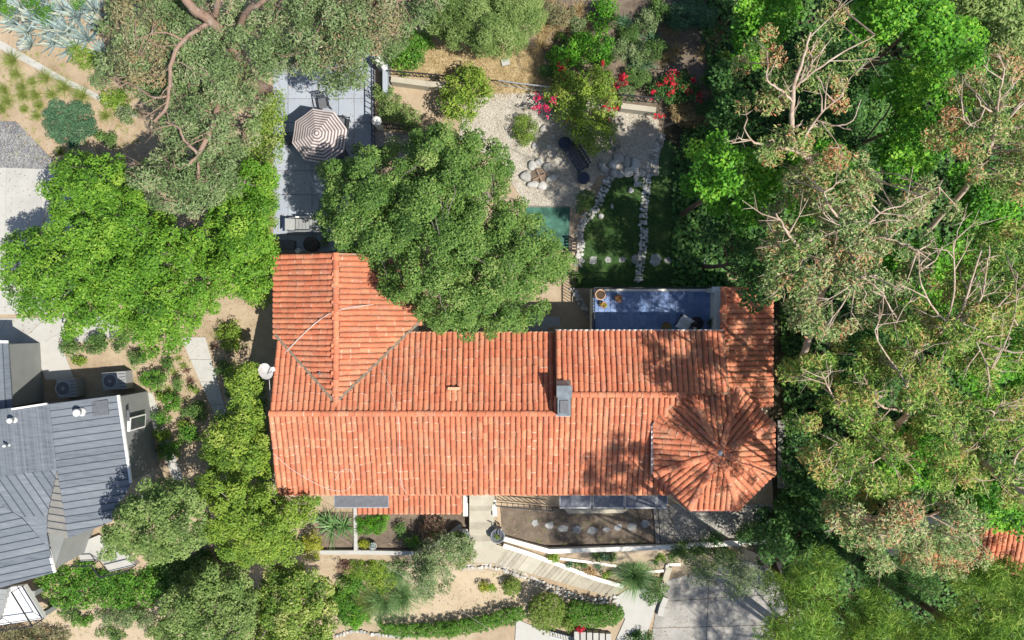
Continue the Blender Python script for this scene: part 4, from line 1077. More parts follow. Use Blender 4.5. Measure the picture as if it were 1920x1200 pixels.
# window in the east wall
e0 = W(231, 800, 3.2); 
wx = 0.5 * (W(228, 785, 3.2)[0] + W(231, 812, 3.2)[0])
wy0 = W(231, 812, 3.2)[1]; wy1 = W(228, 786, 3.2)[1]
win = MB().prism([(wx - .02, wy0), (wx + .09, wy0), (wx + .12, wy1), (wx - .02, wy1)], 1.1, 2.7).build('window', 'white_paint', mh)
MB().prism([(wx + .07, wy0 + .06), (wx + .115, wy0 + .06), (wx + .135, wy1 - .06), (wx + .07, wy1 - .06)], 1.2, 2.6).build('pane', 'window_glass', win)
MB().box((wx + .12, wy1 + .12, 2.9), (0.12, 0.5, 0.06)).build('window_hood', 'dark_panel', mh)
def roof_vent(px, py, z, r, h, mat='white_paint'):
    c = W(px, py, z); v = MB().lathe(c, [(r * 1.4, 0), (r * 0.9, 0.05), (r * 0.8, h), (r, h), (r, h + .12), (r * .5, h + .2)], 14).build('roof_vent', mat, mh, True)
roof_vent(152, 772, 3.45, 0.17, 0.32, 'white_paint'); roof_vent(27, 787, 3.65, 0.12, 0.28, 'white_paint'); roof_vent(17, 834, 3.66, 0.06, 0.25)
c = W(188, 765, 3.38); MB().box(c, (0.72, 0.66, 0.06), 0.1).build('roof_hatch', 'dark_panel', mh)
# conditioning units behind the house
def ac_unit(label, px, py, w, d, h, rz):
    c = G(px, py); c = W(px, py, c[2] + h); c[2] -= h; r = empty('air_conditioner', c, label, 'air conditioner')
    MB().box(c + np.array((0, 0, h / 2)), (w, d, h), rz).build('casing', 'pale_metal', r)
    ca, sa = math.cos(rz), math.sin(rz); o = np.array((-0.18 * w * ca, -0.18 * w * sa, h))
    MB().lathe(c + o, [(d * .42, 0), (d * .42, .03), (d * .38, .03), (d * .36, .004)], 20).build('fan_ring', 'galvanised', r)
    MB().lathe(c + o, [(d * .37, .005), (d * .36, .012)], 20).build('fan_grille', 'dark_panel', r); MB().lathe(c + o, [(d * .1, .01), (d * .1, .03)], 12).build('fan_hub', 'pale_metal', r)
    for k in range(5):
        q = c + np.array((ca * w * .34 - sa * d * (k - 2) * .18, sa * w * .34 + ca * d * (k - 2) * .18, h + .012)); MB().box(q, (w * .26, .04, .02), rz).build('louver', 'dark_panel', r)
ac_unit('pale air conditioner with round fan and louvers behind the metal roof', 214, 714, 1.15, 0.85, 0.75, 0.08)
ac_unit('shaded dark air conditioner close to the grey house wall', 125, 728, 0.95, 0.9, 0.8, 0.08)
def rail_run(name, label, pts, h, n, mat='black_metal', z=None, bars=True, cat='railing'):
    P = [G(*p) if z is None else W(p[0], p[1], z) for p in pts]; root = empty(name, P[0], label, cat)
    up = np.array((0, 0, h))
    for a, b in zip(P[:-1], P[1:]):
        MB().beam(a + up, b + up, .05, .05).build('rail', mat, root); MB().beam(a + up * .12, b + up * .12, .03, .03).build('rail', mat, root)
        m = max(1, int(np.linalg.norm(b - a) / n))
        me = MB().box((0, 0, h / 2), (.03, .03, h)).mesh('baluster', mat)
        for k in range(m + 1):
            o = link('baluster', me, None, root); q = a + (b - a) * k / m - P[0]; o.location = q
    return root
# white terrace of the grey house
zt = 0.6
pts = [tuple(W(p[0], p[1], zt)[:2]) for p in [(-70, 1112), (44, 1098), (82, 1160), (-70, 1182)]]
lt = empty('white_deck', W(0, 1140, zt), 'white deck at the foot of the grey house', 'deck')
MB().prism(pts, zt - .3, zt).build('floor', 'white_paint', lt)
for p in ((60, 1120), (80, 1158), (0, 1170)):
    q = W(p[0] - 6, p[1] - 3, zt); MB().box((q[0], q[1], -0.8), (.25, .25, 2.2)).build('post', 'grey_stucco', lt)
rail_run('deck_railing', 'thin dark railing round the white deck', [(44, 1098), (82, 1160), (-40, 1177)], 0.95, 1.2, z=zt)
pts = [tuple(W(p[0], p[1], 0.2)[:2]) for p in [(145, 1020), (186, 1003), (240, 1040), (255, 1060), (205, 1072), (188, 1050), (150, 1052)]]
ld = empty('side_deck', W(190, 1040, 0.2), 'small pale deck under the light green tree beside the grey house', 'deck')
MB().prism(pts, -1.0, 0.2).build('floor', 'concrete', ld)
rail_run('side_railing', 'thin dark railing of the small side deck', [(150, 1052), (188, 1050), (205, 1072), (255, 1060)], 0.9, 0.9, z=0.2)
# post under the house corner
c = W(9, 1132, zt); st = empty('stair_flight', c, 'grey stair flight rising from the white deck', 'stairs')
for k in range(6):
    MB().box(c + np.array((0.05 - .08 * k, .4 - .26 * k + .3, .1 + .0 * k)), (.5, .24, .2 + .06 * (5 - k))).build('step', 'pale_metal', st)

# ---------------------------------------------------------------- front steps, walls and walks
def wall_line(name, label, pts, w, z0, z1, mat='stucco', cat='wall', cap=None):
    """low wall along pixel points that mark its top"""
    P = [W(p[0], p[1], z1)[:2] for p in pts]; root = empty(name, (P[0][0], P[0][1], z0), label, cat)
    for k in range(len(P) - 1):
        a, b = np.array(P[k]), np.array(P[k + 1]); d = (b - a) / np.linalg.norm(b - a); n = np.array((-d[1], d[0])) * w / 2
        e0 = 0 if k == 0 else w * .25; e1 = 0 if k == len(P) - 2 else w * .25
        a = a - d * e0; b = b + d * e1
        zz = z1 + 0.003 * (k % 2)
        MB().prism([tuple(a - n), tuple(b - n), tuple(b + n), tuple(a + n)], z0, zz).build('wall_section', mat, root)
    return root
wall_line('retaining_wall', 'long white retaining wall below the mulched garden bed', [(936, 1008), (1030, 1034), (1265, 1026), (1460, 1014)], 0.22, -2.2, 0.28)
wall_line('garden_wall', 'grey topped low wall below the left planting bed', [(600, 1036), (690, 1036), (780, 1038), (815, 1022), (865, 985)], 0.2, -1.6, 0.12, 'concrete')
wall_line('garden_wall', 'short low wall running down through the left planting bed', [(666, 950), (667, 1034)], 0.18, -0.4, 0.12, 'concrete')
wall_line('step_wall', 'white wall on the left side of the front steps', [(873, 926), (873, 968)], 0.22, -0.5, 0.6)
wall_line('step_wall', 'low white wall beside the lower front steps under a shrub', [(878, 1000), (876, 1028)], 0.28, -1.5, 0.15)
wall_line('gate_pillar', 'pair of white pillar stubs beside the front steps near the railing', [(926, 938), (928, 968)], 0.2, -0.5, 0.75)
wall_line('boundary_wall', 'pale wall with black railing behind the bright shrub', [(733, 148), (800, 157), (850, 160)], 0.26, -0.2, 0.75, 'cream_concrete')
wall_line('boundary_wall', 'shaded pale wall under the bougainvillea', [(1165, 198), (1230, 206)], 0.26, -0.2, 0.75, 'cream_concrete')
wall_line('patio_wall', 'blue grey parapet end at the top corner of the patio', [(722, 120), (722, 175)], 0.24, 0.0, 0.95, 'patio_slab')
rail_run('fence', 'black railing on top of the shaded wall under the bougainvillea', [(1160, 188), (1235, 194)], 0.9, 0.28, z=0.75, cat='fence')
rail_run('fence', 'black railing along the pale wall behind the bright shrub', [(733, 140), (830, 148), (905, 158)], 0.6, 0.3, z=0.75, cat='fence')
rail_run('fence', 'grey railing crossing the gravel court edge', [(935, 160), (970, 165), (1030, 172)], 0.8, 0.35, mat='galvanised', cat='fence')
rail_run('patio_railing', 'black railing along the right edge of the patio', [(702, 110), (703, 240), (704, 290)], 0.95, 0.25, cat='railing')
rail_run('patio_railing', 'black railing between the globe lamp and the gravel path', [(706, 240), (750, 243), (790, 250)], 0.95, 0.25, cat='railing')
rail_run('balcony_railing', 'black railing beside the front steps below the south eave', [(930, 940), (1045, 951)], 0.95, 0.27, z=0.1)
rail_run('step_railing', 'black railing post and rail beside the front steps', [(922, 975), (937, 982), (937, 1000)], 0.9, 0.4, z=0.05)
# front steps
fs = empty('front_steps', W(903, 940, 0.1), 'cream concrete front steps leading from the house to the landing', 'steps')
ys = [922, 937, 947, 957, 978, 992, 1002, 1014, 1026]
for k in range(len(ys) - 1):
    z = 0.92 - 0.11 * k
    a = W(880, ys[k], z); b_ = W(927 if k < 6 else 931, ys[k + 1], z)
    MB().prism([(a[0], b_[1] - .03), (b_[0], b_[1] - .03), (b_[0], a[1]), (a[0], a[1])], -.3, z).build('step', 'step_concrete', fs, origin=(a[0], a[1], z))
z = 0.05
pts = [tuple(W(p[0], p[1], z)[:2]) for p in [(882, 1024), (935, 1022), (950, 1028), (928, 1056), (884, 1054)]]
MB().prism(pts, z - .6, z).build('landing', 'cream_concrete', fs)
# diagonal stair: treads between an upper and a lower edge line
ds = empty('diagonal_steps', W(1040, 1080, -1.4), 'long flight of cream concrete steps descending diagonally to the driveway', 'steps')
A0, A1, B0, B1 = np.array((948, 1028)), np.array((1172, 1098)), np.array((926, 1056)), np.array((1150, 1120))
cuts = [0, .035, .07, .105, .14, .19, .32, .355, .39, .425, .46, .495, .53, .565, .60, .64, .78, .83, .88, .93, 1.0]
for k in range(len(cuts) - 1):
    t0, t1 = cuts[k], cuts[k + 1]
    q = [A0 + (A1 - A0) * t0, A0 + (A1 - A0) * t1, B0 + (B1 - B0) * t1, B0 + (B1 - B0) * t0]
    z = min(zlast - .05, max(G(*p)[2] for p in q) + .06) if k else -0.02
    z = max(z, max(G(*p)[2] for p in q) + .03); zlast = z
    pts = [tuple(W(p[0], p[1], z)[:2]) for p in q]
    st_ = MB().prism(pts, z - .6, z).build('step', 'step_concrete', ds)
    MB().beam((pts[0][0], pts[0][1], z + .002), (pts[3][0], pts[3][1], z + .002), .035, .012).build('joint', 'mulch', st_)
def slope_wall(name, label, pts, w, h, mat, cat='curb'):
    P = [G(*p) for p in pts]; root = empty(name, P[0], label, cat)
    for a, b in zip(P[:-1], P[1:]):
        d = (b - a)[:2] / np.linalg.norm((b - a)[:2]); n = np.array((-d[1], d[0])) * w / 2
        MB().prism([tuple(a[:2] - n), tuple(b[:2] - n), tuple(b[:2] + n), tuple(a[:2] + n)], [a[2] - .6, b[2] - .6, b[2] - .6, a[2] - .6], [a[2] + h, b[2] + h, b[2] + h, a[2] + h]).build('wall_section', mat, root)
slope_wall('stair_curb', 'white curb along the upper side of the diagonal steps', [(944, 1020), (975, 1030), (1000, 1038), (1030, 1049), (1060, 1060), (1090, 1072), (1120, 1083), (1168, 1097)], 0.2, .3, 'stucco')
slope_wall('curb', 'thin pale curb in the planting strip below the retaining wall', [(1050, 1046), (1100, 1052), (1155, 1060)], .12, .14, 'stucco')
slope_wall('curb', 'thin pale curb with a corner beside the driveway', [(1205, 1072), (1248, 1068), (1251, 1057), (1275, 1057)], .14, .16, 'stucco')
# driveway and lower walk
drv = sheet('driveway', [(1238, 1090), (1292, 1078), (1400, 1050), (1500, 1090), (1520, 1300), (1205, 1300), (1232, 1130)], 'driveway_concrete', 0.03)
sheet('lower_walk', [(1150, 1122), (1175, 1105), (1236, 1100), (1232, 1128), (1212, 1190), (1204, 1300), (1130, 1300), (1150, 1210), (1172, 1160)], 'concrete', 0.045)
sheet('street_walk', [(968, 1160), (1010, 1178), (1110, 1200), (1130, 1300), (960, 1300)], 'concrete', 0.05)
for (p, q) in (((1236, 1128), (1500, 1112)), ((1222, 1178), (1515, 1170)), ((1330, 1072), (1320, 1290))):
    pp = [G(p[0] + (q[0] - p[0]) * t, p[1] + (q[1] - p[1]) * t, .034) for t in np.linspace(0, 1, 9)]
    V, F = tube_np(pp, .014, .014, 4); link('joint', mesh_np('joint', V, F, 'mulch'), None, drv)
slope_wall('driveway_curb', 'pale angled curb block at the top of the driveway', [(1254, 1062), (1244, 1092)], 0.3, .2, 'cream_concrete')
slope_wall('driveway_curb', 'sloping pale wedge between the walk and the driveway', [(1247, 1118), (1240, 1135), (1236, 1152)], 0.28, .25, 'concrete')
ls = empty('lower_steps', G(1105, 1190), 'pale steps with dark gaps at the bottom edge beside the hedge', 'steps')
for k in range(6):
    c = G(1080 + k * 12, 1188 + k * 1.5); MB().box(c + np.array((0, -.25, 0.28 - .05 * k)), (0.26, 1.1, 0.5), 0).build('step', 'concrete', ls)
rail_run('lower_railing', 'thin grey railing beside the lower steps at the bottom edge', [(1030, 1182), (1080, 1196), (1110, 1204)], 0.8, 0.14, mat='galvanised')
# timber steps between bed and gravel yard
tsx = empty('timber_steps', G(1240, 985), 'weathered timber sleepers between the garden bed and the gravel yard', 'steps')
for k, px in enumerate((1228, 1237, 1245, 1252)):
    a = G(px, 950); b_ = G(px + 5, 1022); MB().beam(a + np.array((0, 0, .08 - .0 * k)), b_ + np.array((0, 0, .08)), .2, .14 + .02 * (k % 2)).build('plank', 'grey_wood', tsx)
MB().prism([tuple(W(p[0], p[1], 0.3)[:2]) for p in [(1058, 955), (1180, 955), (1168, 962), (1065, 963)]], -0.1, 0.3).build('low_planter_wall', 'cream_concrete')
o = bpy.data.objects['low_planter_wall']; tag(o, 'narrow pale planter wall below the awnings', 'wall')
# stepping stones
ss = [(1002, 980, 8, 7), (1030, 985, 9, 8), (1055, 991, 10, 7), (1082, 992, 11, 9), (1110, 994, 11, 8), (1136, 993, 9, 6), (1158, 988, 9, 8), (1184, 986, 11, 8), (1210, 982, 9, 8)]
for k, (x, y, rx, ry) in enumerate(ss):
    flagstone('%s pale stepping stone from the left in the mulched garden bed' % ORD[k], x, y, rx, ry, 'stepping stones in the garden bed')
ss = [(1112, 488, 9, 9), (1140, 487, 7, 7), (1167, 487, 9, 7), (1191, 487, 9, 10), (1229, 488, 12, 14), (1252, 488, 8, 7), (1275, 488, 7, 7), (1299, 491, 10, 7), (1326, 490, 8, 8), (1352, 492, 8, 6)]
for k, (x, y, rx, ry) in enumerate(ss):
    flagstone('%s flat stepping stone from the left in the row across the shaded lawn' % ORD[k], x, y, rx, ry, 'stepping stones across the lawn')
# dry stone edgings
def stone_run(label, pts, width, size, rows, name='stone_edging', big=1.0, dz=0.04):
    P = smooth_line([G(*p) for p in pts], 6); root = empty(name, P[0], label, 'stone edging')
    seg = np.linalg.norm(np.diff(P, axis=0), axis=1); cum = np.concatenate([[0], np.cumsum(seg)]); L = cum[-1]
    n = int(L / (size * 0.9))
    for k in range(n):
        s = (k + .5) / n * L; p = np.array([np.interp(s, cum, P[:, c]) for c in range(3)]); q = np.array([np.interp(min(L, s + .05), cum, P[:, c]) for c in range(3)])
        d = q - p; d /= np.linalg.norm(d) + 1e-9; nn = np.array((-d[1], d[0], 0))
        for r in range(rows):
            o = (r - (rows - 1) / 2) * width / rows
            f = size * random.uniform(.8, 1.35) * big
            stone(root, p + nn * (o + random.uniform(-.03, .03)) + d * random.uniform(-.06, .06) + np.array((0, 0, dz + random.uniform(0, .04))), f, f * random.uniform(.7, 1.0), f * random.uniform(.55, .8))
    return root
stone_run('long pale stone edging running down the middle of the shaded lawn', [(1242, 250), (1228, 290), (1215, 330), (1209, 380), (1206, 410), (1207, 450), (1202, 490), (1196, 530)], 0.40, 0.19, 3, dz=.02)
stone_run('curving stone edging along the left side of the lawn', [(1145, 325), (1138, 345), (1128, 365), (1118, 390), (1098, 410), (1087, 435), (1088, 470), (1085, 500)], 0.40, 0.19, 3, dz=.02)
stone_run('short stone edging between the terrace and the oak', [(1072, 540), (1085, 560), (1105, 595)], 0.3, 0.2, 2)
stone_run('pale rubble stone edging below the diagonal steps', [(868, 1062), (900, 1060), (935, 1062), (985, 1080), (1030, 1100), (1075, 1117), (1110, 1126), (1160, 1122)], 0.42, 0.2, 2)
stone_run('broken line of small pale stones at the bottom edge', [(630, 1192), (665, 1183), (700, 1188), (740, 1192), (800, 1190)], 0.2, 0.2, 1)
for k, (x, y, r) in enumerate([(1131, 316, .5), (1148, 311, .42), (1160, 300, .5), (1176, 302, .45), (1192, 305, .5), (1150, 326, .4), (1163, 326, .42), (1177, 325, .46), (1190, 320, .4), (1200, 326, .42), (1192, 335, .36), (1196, 346, .34), (1183, 357, .26), (1127, 405, .26), (1147, 388, .2)]):
    p = G(x, y); root = empty('boulder', p, '%s grey boulder counted from the left of the rock group at the lawn top' % ORD[sorted([1131, 1148, 1160, 1176, 1192, 1150, 1163, 1177, 1190, 1200, 1192.5, 1196, 1183, 1127, 1147]).index(x if k != 10 else 1192.5)], 'rock', 'rocks at the top of the lawn')
    stone(root, p + np.array((0, 0, .1)), r * 1.2, r, r * .75, kind='big', name='rock')
# fire pit
c = G(1010, 331); fp = empty('fire_pit', c, 'ring of pale boulders round a brown fire pit on the gravel', 'fire pit')
for (x, y, r) in [(998, 312, .42), (1012, 305, .36), (1028, 315, .46), (1033, 335, .42), (1018, 349, .42), (998, 346, .44), (985, 330, .5)]:
    stone(fp, G(x, y) + np.array((0, 0, .1)), r * 1.2, r, r * .7, kind='big')
MB().lathe(c, [(0.45, 0.01), (0.42, 0.06), (0.1, 0.1)], 18).build('ash_bed', 'mulch', fp)
MB().tube([c + np.array((-.3, -.2, .12)), c + np.array((.3, .1, .16))], .05).build('log', 'bark_red', fp); MB().tube([c + np.array((-.1, .3, .12)), c + np.array((.15, -.3, .2))], .05).build('log', 'bark_red', fp)
for k, (x, y, r) in enumerate([(1019, 241, .42), (1036, 258, .36), (1003, 275, .4), (1030, 275, .3)]):
    p = G(x, y); root = empty('boulder', p, ['pale boulder right of the round bush on the gravel', 'pale boulder above the black garden bench', 'grey flat boulder below the round bush', 'small pale boulder touching the bench end'][k], 'rock'); stone(root, p + np.array((0, 0, .06)), r, r * .8, r * .55, kind='big', name='rock')
# garden bench with side tables
def bench(label, px, py, ang, L, D, mat, back=True, name='garden_bench', slats=14):
    c = G(px, py); root = empty(name, c, label, 'bench'); ca, sa = math.cos(ang), math.sin(ang)
    T = lambda a, b, z: c + np.array((a * ca - b * sa, a * sa + b * ca, z))
    for k in range(slats):
        a = -L / 2 + (k + .5) * L / slats; MB().beam(T(a, -D / 2, .43), T(a, D / 2, .43), L / slats * .62, .03).build('slat', mat, root)
    for (a, b) in ((-L / 2, -D / 2), (L / 2, -D / 2), (L / 2, D / 2), (-L / 2, D / 2)):
        MB().beam(T(a, b, 0), T(a, b, .62), .06, .06).build('leg', mat, root)
    for b in (-D / 2, D / 2): MB().beam(T(-L / 2, b, .40), T(L / 2, b, .40), .05, .05).build('seat_rail', mat, root)
    for a in (-L / 2, L / 2): MB().beam(T(a, -D / 2, .63), T(a, D / 2, .63), .06, .04).build('armrest', mat, root)
    if back:
        MB().beam(T(-L / 2, D / 2 + .1, .88), T(L / 2, D / 2 + .1, .88), .06, .06).build('back_rail', mat, root)
        for k in range(9):
            a = -L / 2 + (k + .5) * L / 9; MB().beam(T(a, D / 2, .45), T(a, D / 2 + .1, .87), .05, .02).build('back_slat', mat, root)
    return root
plain('navy_metal', (0.03, 0.04, 0.07), rough=0.4)
ba = math.radians(-57)
bench('black slatted garden bench on the gravel beside the fire pit', 1079, 298, ba, 1.35, 0.55, 'navy_metal')
for k, (x, y, r, lb) in enumerate([(1058, 272, .32, 'dark draped side table at the upper end of the black bench'), (1093, 337, .3, 'round dark ribbed side table at the lower end of the black bench')]):
    c = G(x, y); t = empty('side_table', c, lb, 'table')
    MB().lathe(c, [(r * .9, .40), (r, .42), (r, .45), (r * .96, .46)], 24).build('table_top', 'navy_metal', t)
    for q in range(7): MB().beam(c + np.array((-r * .8 * math.sqrt(max(0.1, 1 - ((q - 3) / 4) ** 2)), (q - 3) * r * .25, .466)), c + np.array((r * .8 * math.sqrt(max(0.1, 1 - ((q - 3) / 4) ** 2)), (q - 3) * r * .25, .466)), .04, .014).build('slat', 'navy_metal', t)
    for a in (0.4, 2.5, 4.6): MB().beam(c + np.array((r * .7 * math.cos(a), r * .7 * math.sin(a), 0)), c + np.array((r * .5 * math.cos(a), r * .5 * math.sin(a), .41)), .04, .04).build('leg', 'navy_metal', t)
bench('weathered plank bench beside the bougainvillea', 1147, 266, math.radians(-58), 0.9, 0.28, 'grey_wood', False, 'plank_bench', 3)
bench('small dark slatted bench between the putting mat and the stone edging', 1073, 462, math.radians(90), 0.6, 0.36, 'dark_wood', False, 'plank_bench', 4)
# putting mat
c0 = [G(x, y) for x, y in [(985, 388), (1068, 388), (1066, 470), (985, 470)]]
pm = empty('putting_mat', c0[0], 'teal green putting mat beside the oak', 'mat')
MB().prism([tuple(p[:2]) for p in c0], 0.02, 0.06).build('turf', 'putting_turf', pm); MB().beam(c0[0] + np.array((0, 0, .05)), c0[1] + np.array((0, 0, .05)), .05, .09).build('edge', 'grey_wood', pm)
MB().beam(c0[1] + np.array((0.03, 0, .05)), c0[2] + np.array((.03, 0, .05)), .05, .09).build('edge', 'grey_wood', pm)
# small shed roof corner between oak and terrace
c = W(1025, 606, 1.6); sh = empty('bench_cover', c, 'pale grey flat cover partly hidden under the oak beside the eave', 'cover')
MB().prism([tuple(W(p[0], p[1], 1.5)[:2]) for p in [(985, 592), (1050, 594), (1050, 612), (1028, 614), (1026, 622), (985, 622)]], 1.42, 1.5).build('cover_panel', 'pale_metal', sh)
for p in ((990, 598), (1045, 600), (1024, 618)):
    q = W(p[0], p[1], 1.4); MB().box((q[0], q[1], .7), (.08, .08, 1.4)).build('post', 'dark_wood', sh)

# ---------------------------------------------------------------- patio furniture
UC = W(595, 251, 2.45); um = empty('patio_umbrella', (UC[0], UC[1], 0.05), 'octagonal patio umbrella with brown and cream stripes', 'umbrella')
def umbrella():
    n = 8; Rm = 1.33; rings = 19; z0 = 2.02; z1 = 2.62; a0 = math.radians(14)
    vs = []
    for j in range(rings + 1):
        r = Rm * j / rings; s = j / rings
        for k in range(n):
            for m_ in range(4):
                f = m_ / 4; a = a0 + 2 * math.pi * (k + f) / n
                rr = r * math.cos(math.pi / n) / math.cos((f - .5) * 2 * math.pi / n)
                sag = 0.05 * s * (1 - abs(2 * f - 1))
                vs.append((UC[0] + rr * math.cos(a), UC[1] + rr * math.sin(a), z1 - (z1 - z0) * (s ** 1.12) - sag))
    m = n * 4
    for j in range(rings):
        mb = MB(); lo = j * m; hi = (j + 1) * m
        mb.add([vs[lo + k] for k in range(m)] + [vs[hi + k] for k in range(m)], [(k, m + k, m + (k + 1) % m, (k + 1) % m) for k in range(m)])
        o = mb.build('canopy_stripe', 'umbrella_dark' if j % 2 else 'umbrella_light', um)
    mb = MB(); hi = rings * m
    mb.add([vs[hi + k] for k in range(m)] + [(v[0], v[1], v[2] - .1) for v in vs[hi:hi + m]], [(k, m + k, m + (k + 1) % m, (k + 1) % m) for k in range(m)]); mb.build('valance', 'umbrella_dark', um)
    MB().lathe((UC[0], UC[1], z1 - .02), [(.09, 0), (.1, .05), (.03, .12)], 12).build('finial', 'umbrella_light', um, True)
    MB().tube([(UC[0], UC[1], .05), (UC[0], UC[1], z1)], .025).build('pole', 'galvanised', um)
    MB().lathe((UC[0], UC[1], .05), [(.3, 0), (.3, .06), (.06, .12)], 16).build('base', 'rubber', um)
    for k in range(8):
        a = a0 + 2 * math.pi * k / 8; MB().tube([(UC[0], UC[1], z1 - .05), (UC[0] + Rm * .97 * math.cos(a), UC[1] + Rm * .97 * math.sin(a), z0 - .02)], .012).build('rib', 'galvanised', um)
umbrella()
tb_ = empty('patio_table', (UC[0], UC[1], .05), 'round dark table hidden under the striped umbrella', 'table')
MB().lathe((UC[0], UC[1], .05), [(.58, .68), (.6, .7), (.6, .72), (.56, .73)], 24).build('table_top', 'dark_panel', tb_)
for k in range(4):
    a = k * math.pi / 2; MB().beam((UC[0] + .45 * math.cos(a), UC[1] + .45 * math.sin(a), .05), (UC[0] + .35 * math.cos(a), UC[1] + .35 * math.sin(a), .74), .04, .04).build('leg', 'black_metal', tb_)
def patio_chair(label, px, py, ang, mat='black_metal', seatmat='dark_panel'):
    c = W(px, py, .5); c[2] = .05; r = empty('patio_chair', c, label, 'chair', None); ca, sa = math.cos(ang), math.sin(ang)
    T = lambda a, b, z: c + np.array((a * ca - b * sa, a * sa + b * ca, z))
    MB().prism([tuple(T(a, b, 0)[:2]) for a, b in ((-.25, -.25), (.25, -.25), (.25, .25), (-.25, .25))], .47, .51).build('seat', seatmat, r)
    for a, b in ((-.24, -.24), (.24, -.24), (.24, .24), (-.24, .24)): MB().beam(T(a, b, 0), T(a, b, .46), .035, .035).build('leg', mat, r)
    for k in range(6): MB().beam(T(-.22 + .088 * k, .26, .5), T(-.22 + .088 * k, .36, .95), .05, .02).build('back_slat', mat, r)
    MB().beam(T(-.26, .37, .96), T(.26, .37, .96), .04, .05).build('back_rail', mat, r)
    for s in (-.27, .27):
        MB().beam(T(s, -.25, .68), T(s, .33, .70), .045, .03).build('armrest', mat, r); MB().beam(T(s, -.24, 0), T(s, -.24, .68), .03, .03).build('arm_post', mat, r)
patio_chair('black patio chair above the striped umbrella, casting a long shadow', 607, 193, math.radians(10))
patio_chair('black slatted patio chair right of the striped umbrella', 644, 232, math.radians(-95))
patio_chair('black patio chair tucked under the lower edge of the umbrella', 640, 288, math.radians(-150))
patio_chair('black patio chair hidden behind the left edge of the umbrella', 548, 262, math.radians(95))
# lounger
def lounger():
    c = W(572, 421, .4); c[2] = .05; r = empty('sun_lounger', c, 'grey wheeled sun lounger with raised dark headrest under the oak edge', 'lounger')
    X0, X1 = W(537, 421, .4)[0], W(612, 421, .4)[0]; Y0, Y1 = c[1] - .34, c[1] + .34
    for k in range(9):
        a = X0 + .45 + k * (X1 - X0 - .45) / 9; MB().prism([(a, Y0 + .06), (a + .15, Y0 + .06), (a + .15, Y1 - .06), (a, Y1 - .06)], .36, .40).build('slat', 'pale_metal', r)
    MB().prism([(X0, Y0 + .06), (X0 + .42, Y0 + .06), (X0 + .42, Y1 - .06), (X0, Y1 - .06)], [.60, .36, .36, .60], [.66, .42, .42, .66]).build('headrest', 'pale_metal', r)
    MB().prism([(X0 - .16, Y0 + .02), (X0, Y0 + .02), (X0, Y1 - .02), (X0 - .16, Y1 - .02)], [.45, .6, .6, .45], [.52, .67, .67, .52]).build('head_hood', 'blue_cloth', r)
    for y in (Y0, Y1):
        MB().beam((X0 + .1, y, .38), (X1, y, .38), .05, .06).build('side_rail', 'dark_panel', r)
        MB().beam((X0 + .5, y, .62), (X0 + 1.25, y, .62), .06, .04).build('armrest', 'white_paint' if y == Y1 else 'galvanised', r)
        for x in (X0 + .52, X0 + 1.22, X1 - .15): MB().beam((x, y, .05), (x, y, .60 if x < X1 - .3 else .38), .04, .04).build('leg', 'dark_panel', r)
lounger()
c = W(583, 458, .7); c[2] = .05; t = empty('side_table', c, 'round dark barrel table in the shade by the tile roof edge', 'table')
MB().lathe(c, [(.3, 0), (.36, .35), (.3, .68), (.36, .7), (.36, .74)], 20).build('table_top', 'dark_wood', t, True)
c = W(532, 459, .5); c[2] = .05; t = empty('storage_box', c, 'dark grey storage box in the shade by the tile roof edge', 'box')
MB().box(c + np.array((0, 0, .25)), (1.0, .42, .5)).build('body', 'dark_panel', t); MB().box(c + np.array((0, 0, .53)), (1.06, .46, .05)).build('lid', 'dark_panel', t)
pot('dark pot with bright green plant in the shade by the lounger', 612, 455, .05, .2, .4, 'glazed_pot', 'leaf_lime', .3, .4)
c = W(559, 470, .2); c[2] = .05; t = empty('watering_can', c, 'small white can standing against the house by the roof edge', 'can'); MB().lathe(c, [(.12, 0), (.13, .22), (.08, .25)], 14).build('body', 'white_paint', t); MB().tube([c + np.array((.1, 0, .1)), c + np.array((.26, .02, .26))], .02).build('spout', 'white_paint', t)
# globes and urns
def globe(label, px, py, z, r, post_mat='stucco'):
    c = W(px, py, z); b0 = c.copy(); b0[2] = .0; g = empty('globe_lamp', b0, label, 'lamp')
    MB().box((c[0], c[1], (z - r) / 2), (.3, .3, z - r)).build('post', post_mat, g)
    n = 10; MB().lathe((c[0], c[1], z), [(max(.02, r * math.sin(math.pi * k / n)), -r * math.cos(math.pi * k / n)) for k in range(n + 1)], 20).build('globe', 'white_paint', g, True)
globe('white globe lamp on a post at the right patio edge', 706, 227, 1.25, .24)
globe('white globe lamp on the parapet at the top patio corner', 710, 114, 1.25, .2)
c = W(720, 127, 1.0); o = MB().lathe(c, [(.1, 0), (.16, .05), (.07, .1), (.13, .25), (.05, .35)], 14).build('finial_ornament', 'white_paint', None, True, origin=c); tag(o, 'small white turned ornament on the patio parapet', 'ornament')
def urn(label, px, py, zt, pm, plant):
    c = W(px, py, zt); g = empty('urn_planter', (c[0], c[1], zt - 1.2), label, 'planter')
    MB().box((c[0], c[1], zt - .95), (.42, .42, .9)).build('pedestal', 'stucco', g)
    MB().lathe((c[0], c[1], zt - .5), [(.13, 0), (.1, .08), (.27, .3), (.32, .46), (.36, .48), (.36, .52), (.29, .52), (.27, .45)], 22).build('urn', pm, g, True)
    n = 6; CC = np.array((c[0], c[1], zt + .1)) + rng.normal(0, .08, (n, 3)); V, F, t = foliage_mesh('x', [clump_leaves(CC, np.full(n, .15), 2, .08, .4)], plant); put('foliage', V, F, plant, g, t)
urn('dark glazed urn planter on a white pedestal right of the front steps', 933, 1005, .75, 'glazed_pot', 'leaf_lime')
